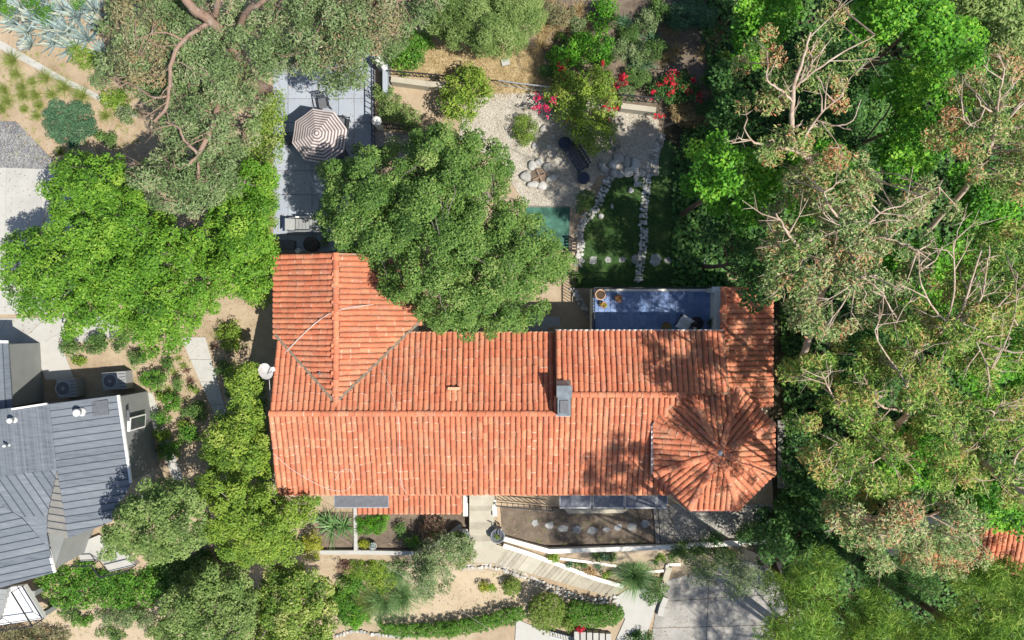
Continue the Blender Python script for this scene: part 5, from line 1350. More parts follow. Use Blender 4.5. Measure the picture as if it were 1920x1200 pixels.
urn('dark urn planter behind the shrub left of the front steps', 868, 1006, .75, 'glazed_pot', 'leaf_shrub')
# overhead cable from the house corner down to the street
P0 = W(519, 930, 3.4); oc = empty('overhead_cable', (P0[0], P0[1], 0.0), 'thin pale overhead cable running from the roof corner post down to the street', 'cable')
MB().beam((P0[0], P0[1], -.2), (P0[0], P0[1], 3.5), .09, .09).build('post', 'pale_metal', oc)
V, F = tube_np(smooth_line([P0, W(640, 1010, 3.3), W(780, 1095, 3.5), W(900, 1168, 4.0), W(1010, 1240, 4.8)], 5), .007, .007, 5); put('wire', V, F, 'cable_grey', oc)
# neighbour's tiled roof at the lower right
nh = empty('neighbour_tile_house', G(1830, 1060), 'clay tile roof of a house seen between the trees at lower right', 'house')
def neighbour():
    z = 2.2; P = [W(1690, 1000, z), W(2000, 985, z), W(2000, 1085, z - .9), W(1690, 1062, z - .5)]
    pl = [tuple(p) for p in P]; n = 4
    c = [(P[0][0], P[0][1]), (P[1][0], P[1][1]), (P[2][0], P[2][1]), (P[3][0], P[3][1])]
    slope = .3; up = (0, 1); y0 = min(p[1] for p in c); zf = lambda y: 1.4 + slope * (y - y0)
    pl = [(x, y, zf(y)) for x, y in c]
    MB().prism(c, [zf(y) - .14 for x, y in c], [zf(y) for x, y in c]).build('roof', 'roof_bed', nh)
    k0 = len(TILE_LIST); lay_tiles((c[3][0], y0, zf(y0)), up, slope, c)
    new = TILE_LIST[k0:]; del TILE_LIST[k0:]
    for (p, uu, vv, nn, pr) in new[:290]:
        o = link('tile', tile_me, None, nh); o.matrix_basis = Matrix(((uu.x, vv.x, nn.x, p.x - nh.location.x), (uu.y, vv.y, nn.y, p.y - nh.location.y), (uu.z, vv.z, nn.z, p.z - nh.location.z), (0, 0, 0, 1)))
    ins = [(x + (sum(q[0] for q in c) / 4 - x) * .06, y + (sum(q[1] for q in c) / 4 - y) * .2) for x, y in c]
    MB().prism(ins, -4.5, 1.5).build('wall', 'stucco', nh)
neighbour()
# timber deck in the shade east of the tower
dk = empty('side_deck', G(1470, 850), 'dark plank deck in deep shade beside the octagonal tower', 'deck')
for k in range(16):
    a = G(1455, 790 + k * 8); b_ = G(1500, 790 + k * 8); z = .25
    MB().beam((a[0], a[1], z), (b_[0], b_[1], z), .19, .05).build('plank', 'grey_wood', dk)
# ---------------------------------------------------------------- trees
LEAFY = dict(step=0.56, rad=0.5, dens=2.2, leaf=0.13, aspect=0.5)
tree('broadleaf_tree', 'large bright green broadleaf tree beside the concrete drive', 'tree',
     [(95, 318), (150, 290), (235, 300), (262, 345), (300, 400), (360, 425), (400, 400), (400, 480), (390, 560), (360, 640), (290, 668), (250, 640), (180, 612), (130, 628), (110, 600), (40, 590), (2, 545), (5, 480), (35, 430), (80, 432), (105, 405), (78, 370)],
     3.6, 6.6, 'leaf_bright', (215, 480), bark='bark_grey', trunk_r=.22, bump=.5, holes=.08, tint_amp=(.18, .24), **LEAFY)
tree('broadleaf_tree', 'bright green broadleaf tree between the large one and the patio', 'tree',
     [(400, 395), (430, 330), (470, 300), (515, 300), (518, 380), (508, 470), (512, 545), (470, 560), (430, 555), (392, 590), (385, 500)],
     3.0, 5.2, 'leaf_bright', (445, 460), bark='bark_grey', trunk_r=.16, bump=.45, holes=.08, tint_amp=(.18, .24), **LEAFY)
GG = dict(step=0.62, rad=0.55, dens=1.75, leaf=0.15, aspect=0.34, bark='bark_red', spread=0.9, twigs=.4, twig_r=.02, twig_up=.6, side=1.2)
tree('eucalyptus_tree', 'grey green eucalyptus with thick peeling limbs over the upper left slope', 'tree',
     [(215, -30), (330, -40), (470, -40), (490, 60), (522, 110), (515, 160), (490, 215), (462, 290), (440, 335), (380, 395), (345, 400), (290, 385), (262, 345), (275, 300), (300, 265), (262, 240), (300, 200), (250, 165), (195, 130), (180, 60)],
     5.2, 7.6, 'leaf_greygreen', (500, 170), trunk_r=.3, holes=.30, layers=2, bump=.5, gaps=.6,
     limbs=[([(470, 150, 2.5), (448, 110, 4.6), (430, 75, 5.8), (395, 40, 7.4), (355, 10, 8.6), (340, -20, 9.2)], .36, .14),
            ([(430, 75, 5.8), (405, 45, 7.0), (408, 10, 8.2), (412, -30, 9.0)], .17, .09),
            ([(440, 85, 5.2), (448, 50, 6.6), (465, 18, 7.8), (490, 5, 8.4), (510, -20, 8.8)], .17, .08),
            ([(452, 120, 4.2), (442, 155, 5.4), (412, 195, 6.6), (395, 245, 7.4), (372, 290, 7.6)], .20, .09),
            ([(372, 290, 7.6), (350, 310, 7.7), (318, 312, 7.6)], .08, .03),
            ([(372, 290, 7.6), (345, 262, 7.8), (335, 240, 7.9), (310, 228, 7.8)], .07, .03),
            ([(372, 290, 7.6), (372, 330, 7.4), (360, 360, 7.1)], .07, .03),
            ([(395, 40, 7.4), (345, 75, 8.0), (322, 115, 8.2), (318, 160, 8.2), (312, 200, 8.2), (290, 228, 7.9)], .10, .06),
            ([(314, 180, 8.2), (285, 182, 8.2), (250, 160, 7.9), (205, 145, 7.6)], .05, .015),
            ([(345, 75, 8.0), (300, 60, 8.2), (240, 80, 7.9)], .05, .015),
            ([(400, 215, 6.9), (365, 195, 7.3)], .04, .015)],
     extra=[([(205, 0), (300, -10), (345, 60), (330, 150), (270, 175), (210, 130)], 6.2, 7.4, 'leaf_greybrown', 1.3)], **{k: v for k, v in GG.items()})
tree('eucalyptus_tree', 'grey green eucalyptus overhanging the top of the patio', 'tree',
     [(490, -40), (850, -40), (835, 10), (800, 45), (770, 60), (740, 100), (700, 142), (660, 160), (625, 172), (598, 160), (560, 140), (520, 130), (500, 70)],
     4.2, 6.6, 'leaf_greygreen', (560, 40), trunk_r=.2, holes=.18, bump=.45,
     extra=[([(600, 0), (760, -10), (740, 90), (640, 150), (590, 120)], 4.9, 6.3, 'leaf_greybrown', 1.0)], **GG)
tree('eucalyptus_tree', 'small grey olive tree whose crown overlaps the bright green tree', 'tree',
     [(245, 330), (300, 300), (400, 290), (450, 320), (440, 370), (400, 395), (360, 405), (290, 385)],
     6.0, 7.2, 'leaf_greygreen', (350, 350), trunk_r=.14, holes=.2, **GG)
tree('feathery_tree', 'soft feathery green tree at the top edge above the dry slope', 'tree',
     [(800, 10), (850, -30), (960, -40), (1010, -20), (1020, 30), (985, 80), (950, 105), (900, 98), (850, 80), (815, 60)],
     2.2, 4.2, 'leaf_soft', (910, 30), step=.5, rad=.5, dens=2.0, leaf=.13, aspect=.25, bark='bark_grey', trunk_r=.12, holes=.05)
tree('oak_tree', 'big dark green oak spreading over the patio and roof corner', 'tree',
     [(640, 290), (685, 268), (720, 285), (760, 255), (800, 238), (850, 232), (905, 248), (945, 290), (962, 335), (955, 372), (992, 385), (1005, 412), (1032, 440), (1058, 465), (1074, 490), (1055, 520), (1032, 535), (1028, 570), (1018, 600), (975, 628), (905, 632), (870, 642), (835, 622), (800, 605), (755, 580), (708, 552), (700, 540), (722, 520), (705, 498), (685, 478), (640, 475), (612, 448), (595, 420), (612, 385), (592, 350), (602, 315)],
     3.9, 8.2, 'leaf_oak', (835, 420), step=.56, rad=.5, dens=2.5, leaf=.115, aspect=.5, bark='bark_grey', trunk_r=.34, nlimb=14, twigs=.6, holes=.12, bump=.85, gaps=1.3, tint_amp=(.15, .25))
# eucalyptus wood on the right
EU = dict(step=0.60, rad=0.5, dens=1.9, leaf=0.17, aspect=0.26, bark='bark_pale', spread=0.9, twigs=.6, twig_r=.02, twig_up=.95, flat=.6, bump=.45, tint_amp=(.2, .3), droop=.1, raise_=4.0, gaps=.3, side=1.2)
tree('eucalyptus_tree', 'tall eucalyptus with a pale forked trunk at the top right', 'tree',
     [(1395, 90), (1440, 60), (1480, 20), (1540, 0), (1600, 20), (1650, 55), (1640, 80), (1605, 110), (1612, 150), (1580, 190), (1600, 230), (1560, 260), (1600, 300), (1560, 330), (1500, 310), (1440, 300), (1390, 250), (1365, 200), (1400, 160), (1370, 140)],
     7.5, 9.5, 'leaf_euc', (1440, 420), trunk_r=.25, holes=.35, layers=1,
     limbs=[([(1455, 400, 2.0), (1500, 340, 5.5), (1520, 305, 7.0), (1492, 282, 7.8)], .24, .17),
            ([(1492, 282, 7.8), (1484, 240, 8.8), (1486, 190, 9.6), (1492, 150, 10.2), (1508, 105, 10.8), (1520, 60, 11.2)], .16, .05),
            ([(1486, 190, 9.6), (1465, 170, 9.9), (1440, 152, 10.1), (1440, 120, 10.3)], .08, .03),
            ([(1490, 165, 10), (1512, 145, 10.3), (1545, 120, 10.6), (1590, 92, 10.8), (1640, 66, 11)], .08, .025),
            ([(1512, 145, 10.3), (1530, 110, 10.7), (1560, 70, 11)], .05, .02),
            ([(1492, 282, 7.8), (1455, 274, 8.4), (1415, 268, 8.8), (1395, 240, 9)], .12, .03),
            ([(1506, 290, 7.6), (1508, 262, 8.6), (1530, 225, 9.2), (1552, 200, 9.6), (1580, 180, 9.8)], .10, .03),
            ([(1530, 225, 9.2), (1570, 235, 9.5), (1600, 225, 9.7), (1615, 185, 9.9)], .05, .02)], **EU)
tree('eucalyptus_tree', 'sprawling eucalyptus with orange tinged leaves right of the lawn', 'tree',
     [(1420, 420), (1460, 380), (1440, 320), (1500, 320), (1540, 280), (1620, 300), (1640, 340), (1700, 345), (1760, 330), (1800, 370), (1790, 430), (1740, 480), (1760, 540), (1700, 580), (1640, 600), (1600, 640), (1540, 650), (1500, 680), (1475, 640), (1500, 580), (1450, 570), (1430, 500)],
     7.2, 9.6, 'leaf_euc_silver', (1500, 690), trunk_r=.26, holes=.25, layers=2, extra=[([(1430, 420), (1500, 400), (1560, 460), (1540, 560), (1450, 560)], 11.4, 13.0, 'leaf_euc', 1.2), ([(1470, 330), (1560, 290), (1640, 320), (1600, 400), (1500, 390)], 11.2, 12.8, 'leaf_euc', 1.2)],
     limbs=[([(1515, 640, 2.6), (1528, 590, 4.6), (1546, 535, 6.4), (1560, 495, 7.8), (1565, 470, 8.5)], .27, .17),
            ([(1565, 470, 8.5), (1590, 462, 9.0), (1603, 445, 9.4), (1585, 420, 9.7), (1555, 390, 9.9), (1545, 360, 10)], .14, .04),
            ([(1552, 495, 7.9), (1520, 480, 8.6), (1490, 455, 9.2), (1470, 425, 9.6), (1455, 400, 9.7)], .13, .04),
            ([(1565, 470, 8.5), (1568, 440, 9.4), (1572, 420, 9.7)], .06, .03),
            ([(1590, 462, 9.0), (1640, 445, 9.6), (1690, 455, 9.8), (1720, 470, 9.8)], .07, .02),
            ([(1590, 465, 8.9), (1605, 500, 9.3), (1605, 525, 9.4), (1640, 515, 9.6)], .05, .02),
            ([(1605, 445, 9.4), (1650, 400, 9.9), (1700, 380, 10), (1760, 350, 9.9)], .06, .02)], **EU)
tree('eucalyptus_tree', 'eucalyptus with long pale bare branches at the right edge', 'tree',
     [(1690, 560), (1760, 500), (1800, 450), (1860, 430), (1960, 420), (1980, 560), (1960, 720), (1880, 740), (1820, 720), (1760, 760), (1700, 780), (1660, 720), (1680, 660), (1640, 640)],
     7.8, 10.2, 'leaf_euc_green', (1600, 740), trunk_r=.24, holes=.32, layers=2,
     limbs=[([(1640, 720, 3), (1690, 680, 6), (1715, 655, 7.6), (1760, 625, 9)], .26, .15),
            ([(1760, 625, 9), (1800, 590, 9.8), (1820, 530, 10.4), (1840, 470, 10.9)], .11, .03),
            ([(1790, 600, 9.6), (1835, 570, 10.2), (1850, 500, 10.8), (1855, 460, 11)], .07, .025),
            ([(1780, 610, 9.5), (1745, 570, 10.2), (1725, 520, 10.7), (1722, 480, 10.9)], .06, .02),
            ([(1770, 615, 9.3), (1790, 545, 10.3), (1788, 470, 10.9), (1795, 440, 11)], .06, .02),
            ([(1760, 640, 8.8), (1830, 640, 9.8), (1900, 660, 10.4), (1960, 655, 10.7)], .09, .03),
            ([(1800, 600, 9.8), (1870, 575, 10.4), (1940, 550, 10.8)], .05, .02),
            ([(1830, 640, 9.8), (1860, 690, 10.2), (1900, 600, 10.6), (1905, 530, 10.9)], .045, .015),
            ([(1715, 655, 7.6), (1690, 610, 8.6), (1665, 570, 9.2), (1655, 545, 9.5)], .07, .02)], **EU)
tree('eucalyptus_tree', 'eucalyptus with a thin forked trunk in the upper right corner', 'tree',
     [(1760, 190), (1800, 140), (1840, 100), (1960, 90), (1980, 330), (1900, 380), (1830, 350), (1800, 300), (1740, 260)],
     7.4, 9.2, 'leaf_euc', (1690, 480), trunk_r=.2, holes=.3, layers=2,
     limbs=[([(1740, 430, 3.5), (1830, 330, 7), (1855, 280, 8), (1870, 225, 9)], .20, .12),
            ([(1870, 225, 9), (1872, 190, 9.8), (1880, 150, 10.4), (1890, 110, 10.8)], .08, .02),
            ([(1868, 215, 9.2), (1840, 195, 9.8), (1830, 175, 10)], .05, .02), ([(1875, 240, 8.8), (1905, 205, 9.8), (1930, 185, 10.2)], .07, .02),
            ([(1860, 245, 8.7), (1820, 235, 9.2), (1800, 220, 9.4)], .04, .015), ([(1872, 190, 9.8), (1900, 160, 10.3), (1920, 130, 10.6)], .04, .015)], **EU)
tree('eucalyptus_tree', 'broad eucalyptus mass right of the octagonal tower', 'tree',
     [(1480, 680), (1540, 650), (1620, 640), (1680, 670), (1690, 740), (1680, 800), (1720, 850), (1700, 930), (1640, 950), (1590, 930), (1540, 940), (1500, 880), (1520, 820), (1480, 800), (1500, 750), (1472, 720)],
     6.4, 8.8, 'leaf_euc_green', (1590, 880), trunk_r=.26, holes=.22, layers=2,
     limbs=[([(1625, 830, 3), (1690, 790, 6), (1702, 765, 7.4), (1700, 720, 8.6)], .26, .13), ([(1700, 720, 8.6), (1708, 690, 9.2), (1720, 655, 9.6)], .10, .04),
            ([(1690, 770, 7.2), (1650, 760, 8.2), (1625, 720, 8.8), (1620, 705, 8.9)], .07, .02), ([(1660, 800, 5.2), (1600, 790, 7.4), (1560, 740, 8.4), (1540, 700, 8.8)], .10, .03),
            ([(1700, 720, 8.6), (1640, 620, 9.6), (1700, 600, 9.9)], .05, .015), ([(1640, 810, 5), (1660, 850, 7), (1610, 870, 7.8), (1570, 830, 8)], .07, .02)], **EU)
tree('eucalyptus_tree', 'eucalyptus with a thick dark leaning trunk at the right edge', 'tree',
     [(1720, 740), (1780, 730), (1860, 740), (1960, 730), (1970, 900), (1900, 960), (1850, 900), (1800, 920), (1740, 900), (1720, 850)],
     6.6, 9.0, 'leaf_euc_green', (1730, 800), trunk_r=.26, holes=.28, layers=2,
     limbs=[([(1765, 815, 3), (1800, 835, 5), (1840, 865, 6.8), (1890, 905, 8.2), (1930, 930, 9)], .26, .12), ([(1840, 865, 6.8), (1850, 800, 8.4), (1880, 750, 9.2)], .09, .03),
            ([(1890, 905, 8.2), (1910, 850, 9.2), (1950, 820, 9.6)], .08, .03), ([(1800, 835, 5), (1780, 780, 7.6), (1760, 750, 8.6)], .07, .02)], **EU)
tree('eucalyptus_tree', 'pale olive eucalyptus above the bottom right pines', 'tree',
     [(1560, 930), (1620, 940), (1700, 920), (1760, 930), (1820, 940), (1850, 990), (1800, 1020), (1740, 1030), (1700, 1060), (1640, 1070), (1600, 1040), (1580, 1010), (1540, 980)],
     5.6, 7.8, 'leaf_euc_silver', (1560, 960), trunk_r=.2, holes=.2, layers=2, **{**EU, 'raise_': 5.0})
# leafy undergrowth trees beneath the eucalyptus
UG = dict(step=0.66, rad=0.58, dens=2.1, leaf=0.17, aspect=0.6, bark='bark_brown', trunk_r=.12, holes=.12, bump=.5, twigs=.12, nlimb=4, tint_amp=(.24, .22))
ug = [('bright green leafy tree at the top edge above the bougainvillea slope', [(1395, -30), (1480, -40), (1520, 0), (1470, 60), (1440, 100), (1400, 140), (1380, 60)], 3.5, 5.5, 'leaf_vivid'),
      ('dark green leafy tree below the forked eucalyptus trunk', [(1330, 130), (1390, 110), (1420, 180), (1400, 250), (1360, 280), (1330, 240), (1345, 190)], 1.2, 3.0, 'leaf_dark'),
      ('bright green leafy tree in the top right corner', [(1620, -40), (1700, -40), (1790, 20), (1850, 60), (1830, 130), (1760, 140), (1720, 110), (1690, 60), (1640, 90), (1600, 60)], 8.0, 11, 'leaf_vivid'),
      ('vivid green leafy tree in the middle of the top right wood', [(1660, 130), (1720, 110), (1790, 150), (1820, 200), (1780, 260), (1720, 330), (1660, 350), (1640, 290), (1680, 220), (1640, 170)], 7.0, 10, 'leaf_vivid'),
      ('green leafy tree bordering the right side of the lawn', [(1282, 330), (1305, 280), (1345, 258), (1400, 290), (1440, 330), (1430, 400), (1400, 450), (1380, 405), (1335, 395), (1300, 372)], 6.5, 10.5, 'leaf_vivid'),
      ('dark green leafy tree above the corner of the roof terrace', [(1315, 425), (1345, 410), (1400, 430), (1440, 470), (1460, 560), (1410, 580), (1400, 540), (1375, 465), (1325, 450)], 5.0, 7.6, 'leaf_dark'),
      ('vivid green leafy tree between the two pale eucalyptus at the right', [(1640, 470), (1720, 450), (1780, 440), (1830, 480), (1800, 560), (1760, 600), (1700, 560), (1660, 540)], 3.2, 5.6, 'leaf_vivid'),
      ('vivid green leafy tree under the lower right eucalyptus branches', [(1660, 820), (1740, 800), (1800, 850), (1800, 910), (1740, 940), (1680, 930), (1640, 880)], 3.4, 5.6, 'leaf_vivid'),
      ('bright green leafy tree at the right edge beside the tile roof', [(1790, 900), (1860, 880), (1960, 900), (1960, 990), (1880, 1000), (1820, 970)], 2.6, 4.8, 'leaf_vivid'),
      ('vivid green leafy tree under the pale bare branches', [(1760, 640), (1850, 620), (1960, 640), (1960, 760), (1860, 760), (1790, 730)], 3.0, 5.4, 'leaf_vivid'),
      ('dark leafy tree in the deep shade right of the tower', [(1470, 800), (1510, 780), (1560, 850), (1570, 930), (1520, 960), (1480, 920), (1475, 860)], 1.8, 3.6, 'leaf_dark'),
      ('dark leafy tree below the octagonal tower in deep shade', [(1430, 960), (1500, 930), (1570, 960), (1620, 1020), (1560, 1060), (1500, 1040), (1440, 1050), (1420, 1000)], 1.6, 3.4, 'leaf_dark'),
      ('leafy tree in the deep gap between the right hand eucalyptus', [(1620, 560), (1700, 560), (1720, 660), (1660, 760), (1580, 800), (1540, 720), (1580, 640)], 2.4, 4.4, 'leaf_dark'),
      ('yellow green willowy tree at the top edge near the right corner', [(1790, -30), (1960, -40), (1960, 110), (1880, 130), (1840, 80), (1800, 40)], 4.4, 6.6, 'leaf_soft'),
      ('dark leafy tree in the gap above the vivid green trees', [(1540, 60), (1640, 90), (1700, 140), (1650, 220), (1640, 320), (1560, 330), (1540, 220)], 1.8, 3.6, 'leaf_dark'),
      ('green leafy tree showing through the sprawling eucalyptus beside the forked trunk', [(1440, 330), (1480, 270), (1560, 270), (1640, 330), (1620, 400), (1540, 420), (1470, 400)], 7.5, 9.8, 'leaf_vivid'),
      ('leafy tree under the right hand forked eucalyptus', [(1790, 300), (1860, 340), (1960, 340), (1960, 440), (1880, 450), (1800, 440)], 2.6, 4.6, 'leaf_vivid')]
for (lb, poly, z0, z1, mt) in ug:
    cx = sum(p[0] for p in poly) / len(poly); cy = sum(p[1] for p in poly) / len(poly); k = (H - (z0 + z1) / 2) / H
    tree('leafy_tree', lb, 'tree', poly, z0, z1, mt, (960 + (cx - 960) * k, 600 + (cy - 600) * k), **UG)
# pines
PN = dict(step=.5, rad=.46, dens=1.7, leaf=.30, aspect=.09, bark='bark_brown', trunk_r=.2, holes=.12, bump=.5, up=.2, spread=1.0, tint_amp=(.18, .24), twigs=.4, twig_r=.02, core=.1)
tree('pine_tree', 'bright green pine crown at the bottom beside the driveway', 'tree', [(1455, 1065), (1500, 1050), (1545, 1030), (1578, 1060), (1568, 1090), (1585, 1110), (1560, 1130), (1575, 1160), (1560, 1190), (1520, 1240), (1420, 1240), (1425, 1180), (1445, 1130), (1440, 1095)], 10.5, 13.5, 'leaf_needle', (1450, 1060), **PN)
tree('pine_tree', 'green pine crown in the bottom right corner', 'tree', [(1760, 1150), (1800, 1120), (1840, 1130), (1880, 1110), (1960, 1100), (1960, 1260), (1660, 1260), (1680, 1190), (1720, 1170)], 9.5, 12.5, 'leaf_needle', (1640, 1080), **PN)
tree('pine_tree', 'shaded pine between the driveway pine and the corner pine', 'tree', [(1590, 1120), (1640, 1100), (1680, 1140), (1720, 1170), (1690, 1240), (1560, 1240), (1570, 1180)], 3.6, 5.6, 'leaf_needle', (1560, 1130), **PN)
tree('pine_tree', 'dark green pine above the bottom right corner beside the tile roof', 'tree', [(1610, 1060), (1680, 1050), (1740, 1060), (1760, 1110), (1720, 1140), (1660, 1110), (1610, 1090)], 3.2, 5.0, 'leaf_dark', (1620, 1050), **PN)
tree('pine_tree', 'pine with hanging needles at the right edge below the tile roof', 'tree', [(1760, 1060), (1830, 1050), (1960, 1050), (1960, 1120), (1880, 1120), (1800, 1110)], 3.6, 5.6, 'leaf_needle', (1780, 1050), **PN)
for (lb, poly, z0, z1) in [('pine standing below the bottom edge right of the driveway', [(1440, 1290), (1560, 1260), (1700, 1280), (1960, 1290), (1980, 1400), (1780, 1540), (1600, 1560), (1480, 1480), (1420, 1380)], 12.0, 15), ('pine standing below the bottom right corner', [(1800, 1420), (1950, 1400), (2060, 1520), (2020, 1700), (1860, 1740), (1760, 1600)], 9.0, 12.0)]:
    cx = sum(p[0] for p in poly) / len(poly); cy = sum(p[1] for p in poly) / len(poly); k = .74
    tree('pine_tree', lb, 'tree', poly, z0, z1, 'leaf_needle', (960 + (cx - 960) * k, 600 + (cy - 600) * k), **{**PN, 'holes': .3, 'gaps': .8, 'dens': 1.3})
tree('wispy_tree', 'sparse olive tree hanging over the lower right tile roof', 'tree', [(1680, 1000), (1740, 985), (1800, 995), (1850, 1010), (1870, 1050), (1800, 1075), (1730, 1070), (1690, 1050)], 5.0, 6.6, 'leaf_euc_silver', (1700, 1010), step=.6, rad=.5, dens=1.0, leaf=.15, aspect=.26, holes=.4, gaps=.7, twigs=.6, trunk_r=.1, bark='bark_pale')
# wispy tree over the driveway
tree('wispy_tree', 'sparse wispy tree shading the driveway', 'tree', [(1270, 1050), (1330, 1035), (1400, 1050), (1440, 1080), (1430, 1130), (1380, 1120), (1330, 1090), (1280, 1080)], 1.5, 3.6, 'leaf_greygreen', (1400, 1090), step=.6, rad=.5, dens=.7, leaf=.13, aspect=.25, holes=.35, twigs=.6, trunk_r=.09, bark='bark_grey')
# trees in the strip between the houses
TL = dict(step=.5, rad=.45, dens=2.3, leaf=.12, aspect=.55, bark='bark_grey', trunk_r=.13, twigs=.2, holes=.08, bump=.35, nlimb=5)
tree('laurel_tree', 'yellow green tree beside the left edge of the tile roof', 'tree', [(420, 700), (460, 675), (488, 690), (492, 760), (498, 830), (515, 880), (480, 900), (430, 890), (380, 860), (400, 790), (440, 760)], 2.4, 4.4, 'leaf_lime', (470, 790), **TL)
tree('laurel_tree', 'dense green tree at the lower left corner of the tile roof', 'tree', [(370, 880), (430, 880), (500, 905), (560, 935), (600, 938), (595, 965), (565, 985), (565, 1030), (530, 1060), (480, 1060), (420, 1040), (380, 1000), (385, 940)], 2.6, 4.8, 'leaf_lime', (490, 960), **{**TL, 'tint_amp': (.12, .2)})
tree('laurel_tree', 'soft light green tree overhanging the grey house wall', 'tree', [(190, 1000), (225, 960), (270, 905), (320, 900), (360, 915), (385, 960), (380, 1010), (345, 1040), (290, 1055), (240, 1040), (195, 1040)], 4.2, 6.8, 'leaf_soft', (330, 930), **TL)
tree('laurel_tree', 'yellow green tree at the bottom edge left of the sandy bank', 'tree', [(500, 1070), (560, 1050), (600, 1075), (625, 1110), (620, 1170), (630, 1240), (480, 1240), (480, 1160), (490, 1110)], 1.2, 3.2, 'leaf_hedge', (560, 1120), **{**TL, 'tint_amp': (.25, .25)})
tree('laurel_tree', 'pale soft green tree at the bottom edge below the grey house', 'tree', [(300, 1140), (350, 1080), (400, 1050), (470, 1070), (490, 1120), (480, 1240), (300, 1240)], 1.4, 3.4, 'leaf_soft', (400, 1130), **TL)
tree('olive_tree', 'small grey green olive tree above the sandy bank', 'tree', [(770, 1040), (810, 1010), (850, 1000), (880, 1015), (885, 1040), (850, 1060), (840, 1100), (800, 1130), (775, 1110), (770, 1075)], 0.8, 2.2, 'leaf_greygreen', (815, 1075), step=.4, rad=.36, dens=1.3, leaf=.11, aspect=.35, holes=.2, trunk_r=.07, twigs=.5, bark='bark_grey')
# hedge beside the patio
shrub('hedge', 'tall clipped green hedge along the left side of the patio', [(462, 230), (500, 180), (526, 172), (531, 230), (524, 310), (518, 400), (470, 420), (455, 330)], 2.6, 'leaf_hedge', 'hedge', step=.42, rad=.38, leaf=.11, z0=1.6, dome=.3, bump=.15)
shrub('hedge', 'lower green hedge between the patio corner and the house', [(470, 420), (517, 400), (516, 445), (508, 510), (508, 560), (492, 585), (462, 560), (455, 480)], 2.4, 'leaf_lime', 'hedge', step=.42, rad=.38, leaf=.11, z0=1.5, dome=.3, bump=.15)
shrub('hedge', 'narrow green hedge between the neighbour and the tile roof edge', [(478, 690), (494, 700), (494, 790), (502, 860), (512, 905), (480, 900), (470, 800)], 2.0, 'leaf_boxgreen', 'hedge', step=.36, rad=.32, leaf=.1, z0=1.2, dome=.3)

# ---------------------------------------------------------------- shrubs in the upper garden
shrub('shrub', 'rounded lime green shrub between the patio and the gravel court', [(825, 180), (835, 145), (870, 120), (905, 130), (925, 165), (905, 200), (885, 222), (850, 228), (822, 210)], 2.2, 'leaf_lime', step=.36, rad=.34, leaf=.12, aspect=.55, z0=1.0, bump=.2)
shrub('shrub', 'bright green shrub at the patio corner under the grey eucalyptus', [(735, 90), (765, 60), (800, 50), (812, 90), (790, 120), (760, 138), (732, 130)], 1.6, 'leaf_boxgreen', step=.36, rad=.32, leaf=.11)
shrub('shrub', 'green shrub growing through the patio railing near the globe lamp', [(705, 160), (735, 165), (755, 195), (790, 220), (795, 248), (750, 245), (722, 225), (708, 200)], 1.3, 'leaf_soft', step=.34, rad=.3)
shrub('shrub', 'small round clipped bush on the pale gravel', blob(986, 243, 24, 27), 0.8, 'leaf_hedge', step=.24, rad=.22, leaf=.06)
shrub('bougainvillea', 'sprawling bougainvillea with red and pink flowers above the gravel court', [(1030, 150), (1060, 130), (1110, 125), (1150, 140), (1168, 180), (1150, 215), (1150, 262), (1115, 290), (1075, 265), (1060, 235), (1035, 210), (1022, 175)], 2.2, 'leaf_lime', step=.42, rad=.38, leaf=.11, z0=.8, bump=.25, tint_amp=(.28, .25), holes=.1,
      flowers=[(1065, 108, 4, 'petal_red'), (1052, 127, 5, 'petal_red'), (1054, 145, 5, 'petal_red'), (1005, 200, 8, 'petal_pink'), (1024, 206, 7, 'petal_pink'), (1037, 190, 5, 'petal_pink'), (1010, 183, 5, 'petal_pink'), (1072, 220, 7, 'petal_red'), (1136, 200, 6, 'petal_red'), (1137, 222, 6, 'petal_red'), (1150, 202, 4, 'petal_red'), (1155, 162, 7, 'petal_red'), (1170, 152, 10, 'petal_red'), (1132, 115, 6, 'petal_red')])
shrub('shrub', 'vivid green shrub above the bougainvillea', [(1030, 100), (1060, 65), (1100, 60), (1140, 60), (1152, 95), (1140, 120), (1100, 125), (1060, 125), (1032, 125)], 1.6, 'leaf_vivid', step=.4, rad=.36, leaf=.12, bump=.2)
shrub('shrub', 'small vivid green shrub at the top edge above the spiky plants', [(1108, 40), (1115, 5), (1150, -10), (1165, 20), (1150, 50), (1125, 60)], 1.3, 'leaf_vivid', step=.36, rad=.32, leaf=.11)
shrub('bougainvillea', 'red flowering bougainvillea in the shade beside the dark trees', [(1215, 165), (1245, 140), (1290, 140), (1310, 165), (1300, 190), (1260, 195), (1225, 190)], 1.3, 'leaf_dark', step=.36, rad=.32, leaf=.11, flowers=[(1255, 152, 11, 'petal_red'), (1274, 143, 8, 'petal_red'), (1287, 166, 8, 'petal_red'), (1298, 148, 7, 'petal_red'), (1258, 172, 6, 'petal_red'), (1240, 160, 6, 'petal_red'), (1225, 176, 6, 'petal_red'), (1312, 182, 6, 'petal_red'), (1237, 218, 5, 'petal_red')])
for k, (x, y, L) in enumerate([(1185, 72, .8), (1200, 98, .9), (1190, 118, .7), (1222, 75, .7), (1170, 45, .6), (1210, 120, .7), (1255, 30, .7), (1285, 25, .8), (1310, 35, .8), (1300, 12, .7)]):
    tuft('spiky_plant', ('%s blue green spiky plant from the left on the shaded upper slope' % ORD[[1170, 1185, 1190, 1200, 1210, 1222, 1255, 1285, 1300, 1310].index(x)]), x, y, L, 'leaf_groundblue', n=110, wid=.045, el=(.15, 1.35), droop=.3, group='spiky plants on the upper slope', cat='plant')
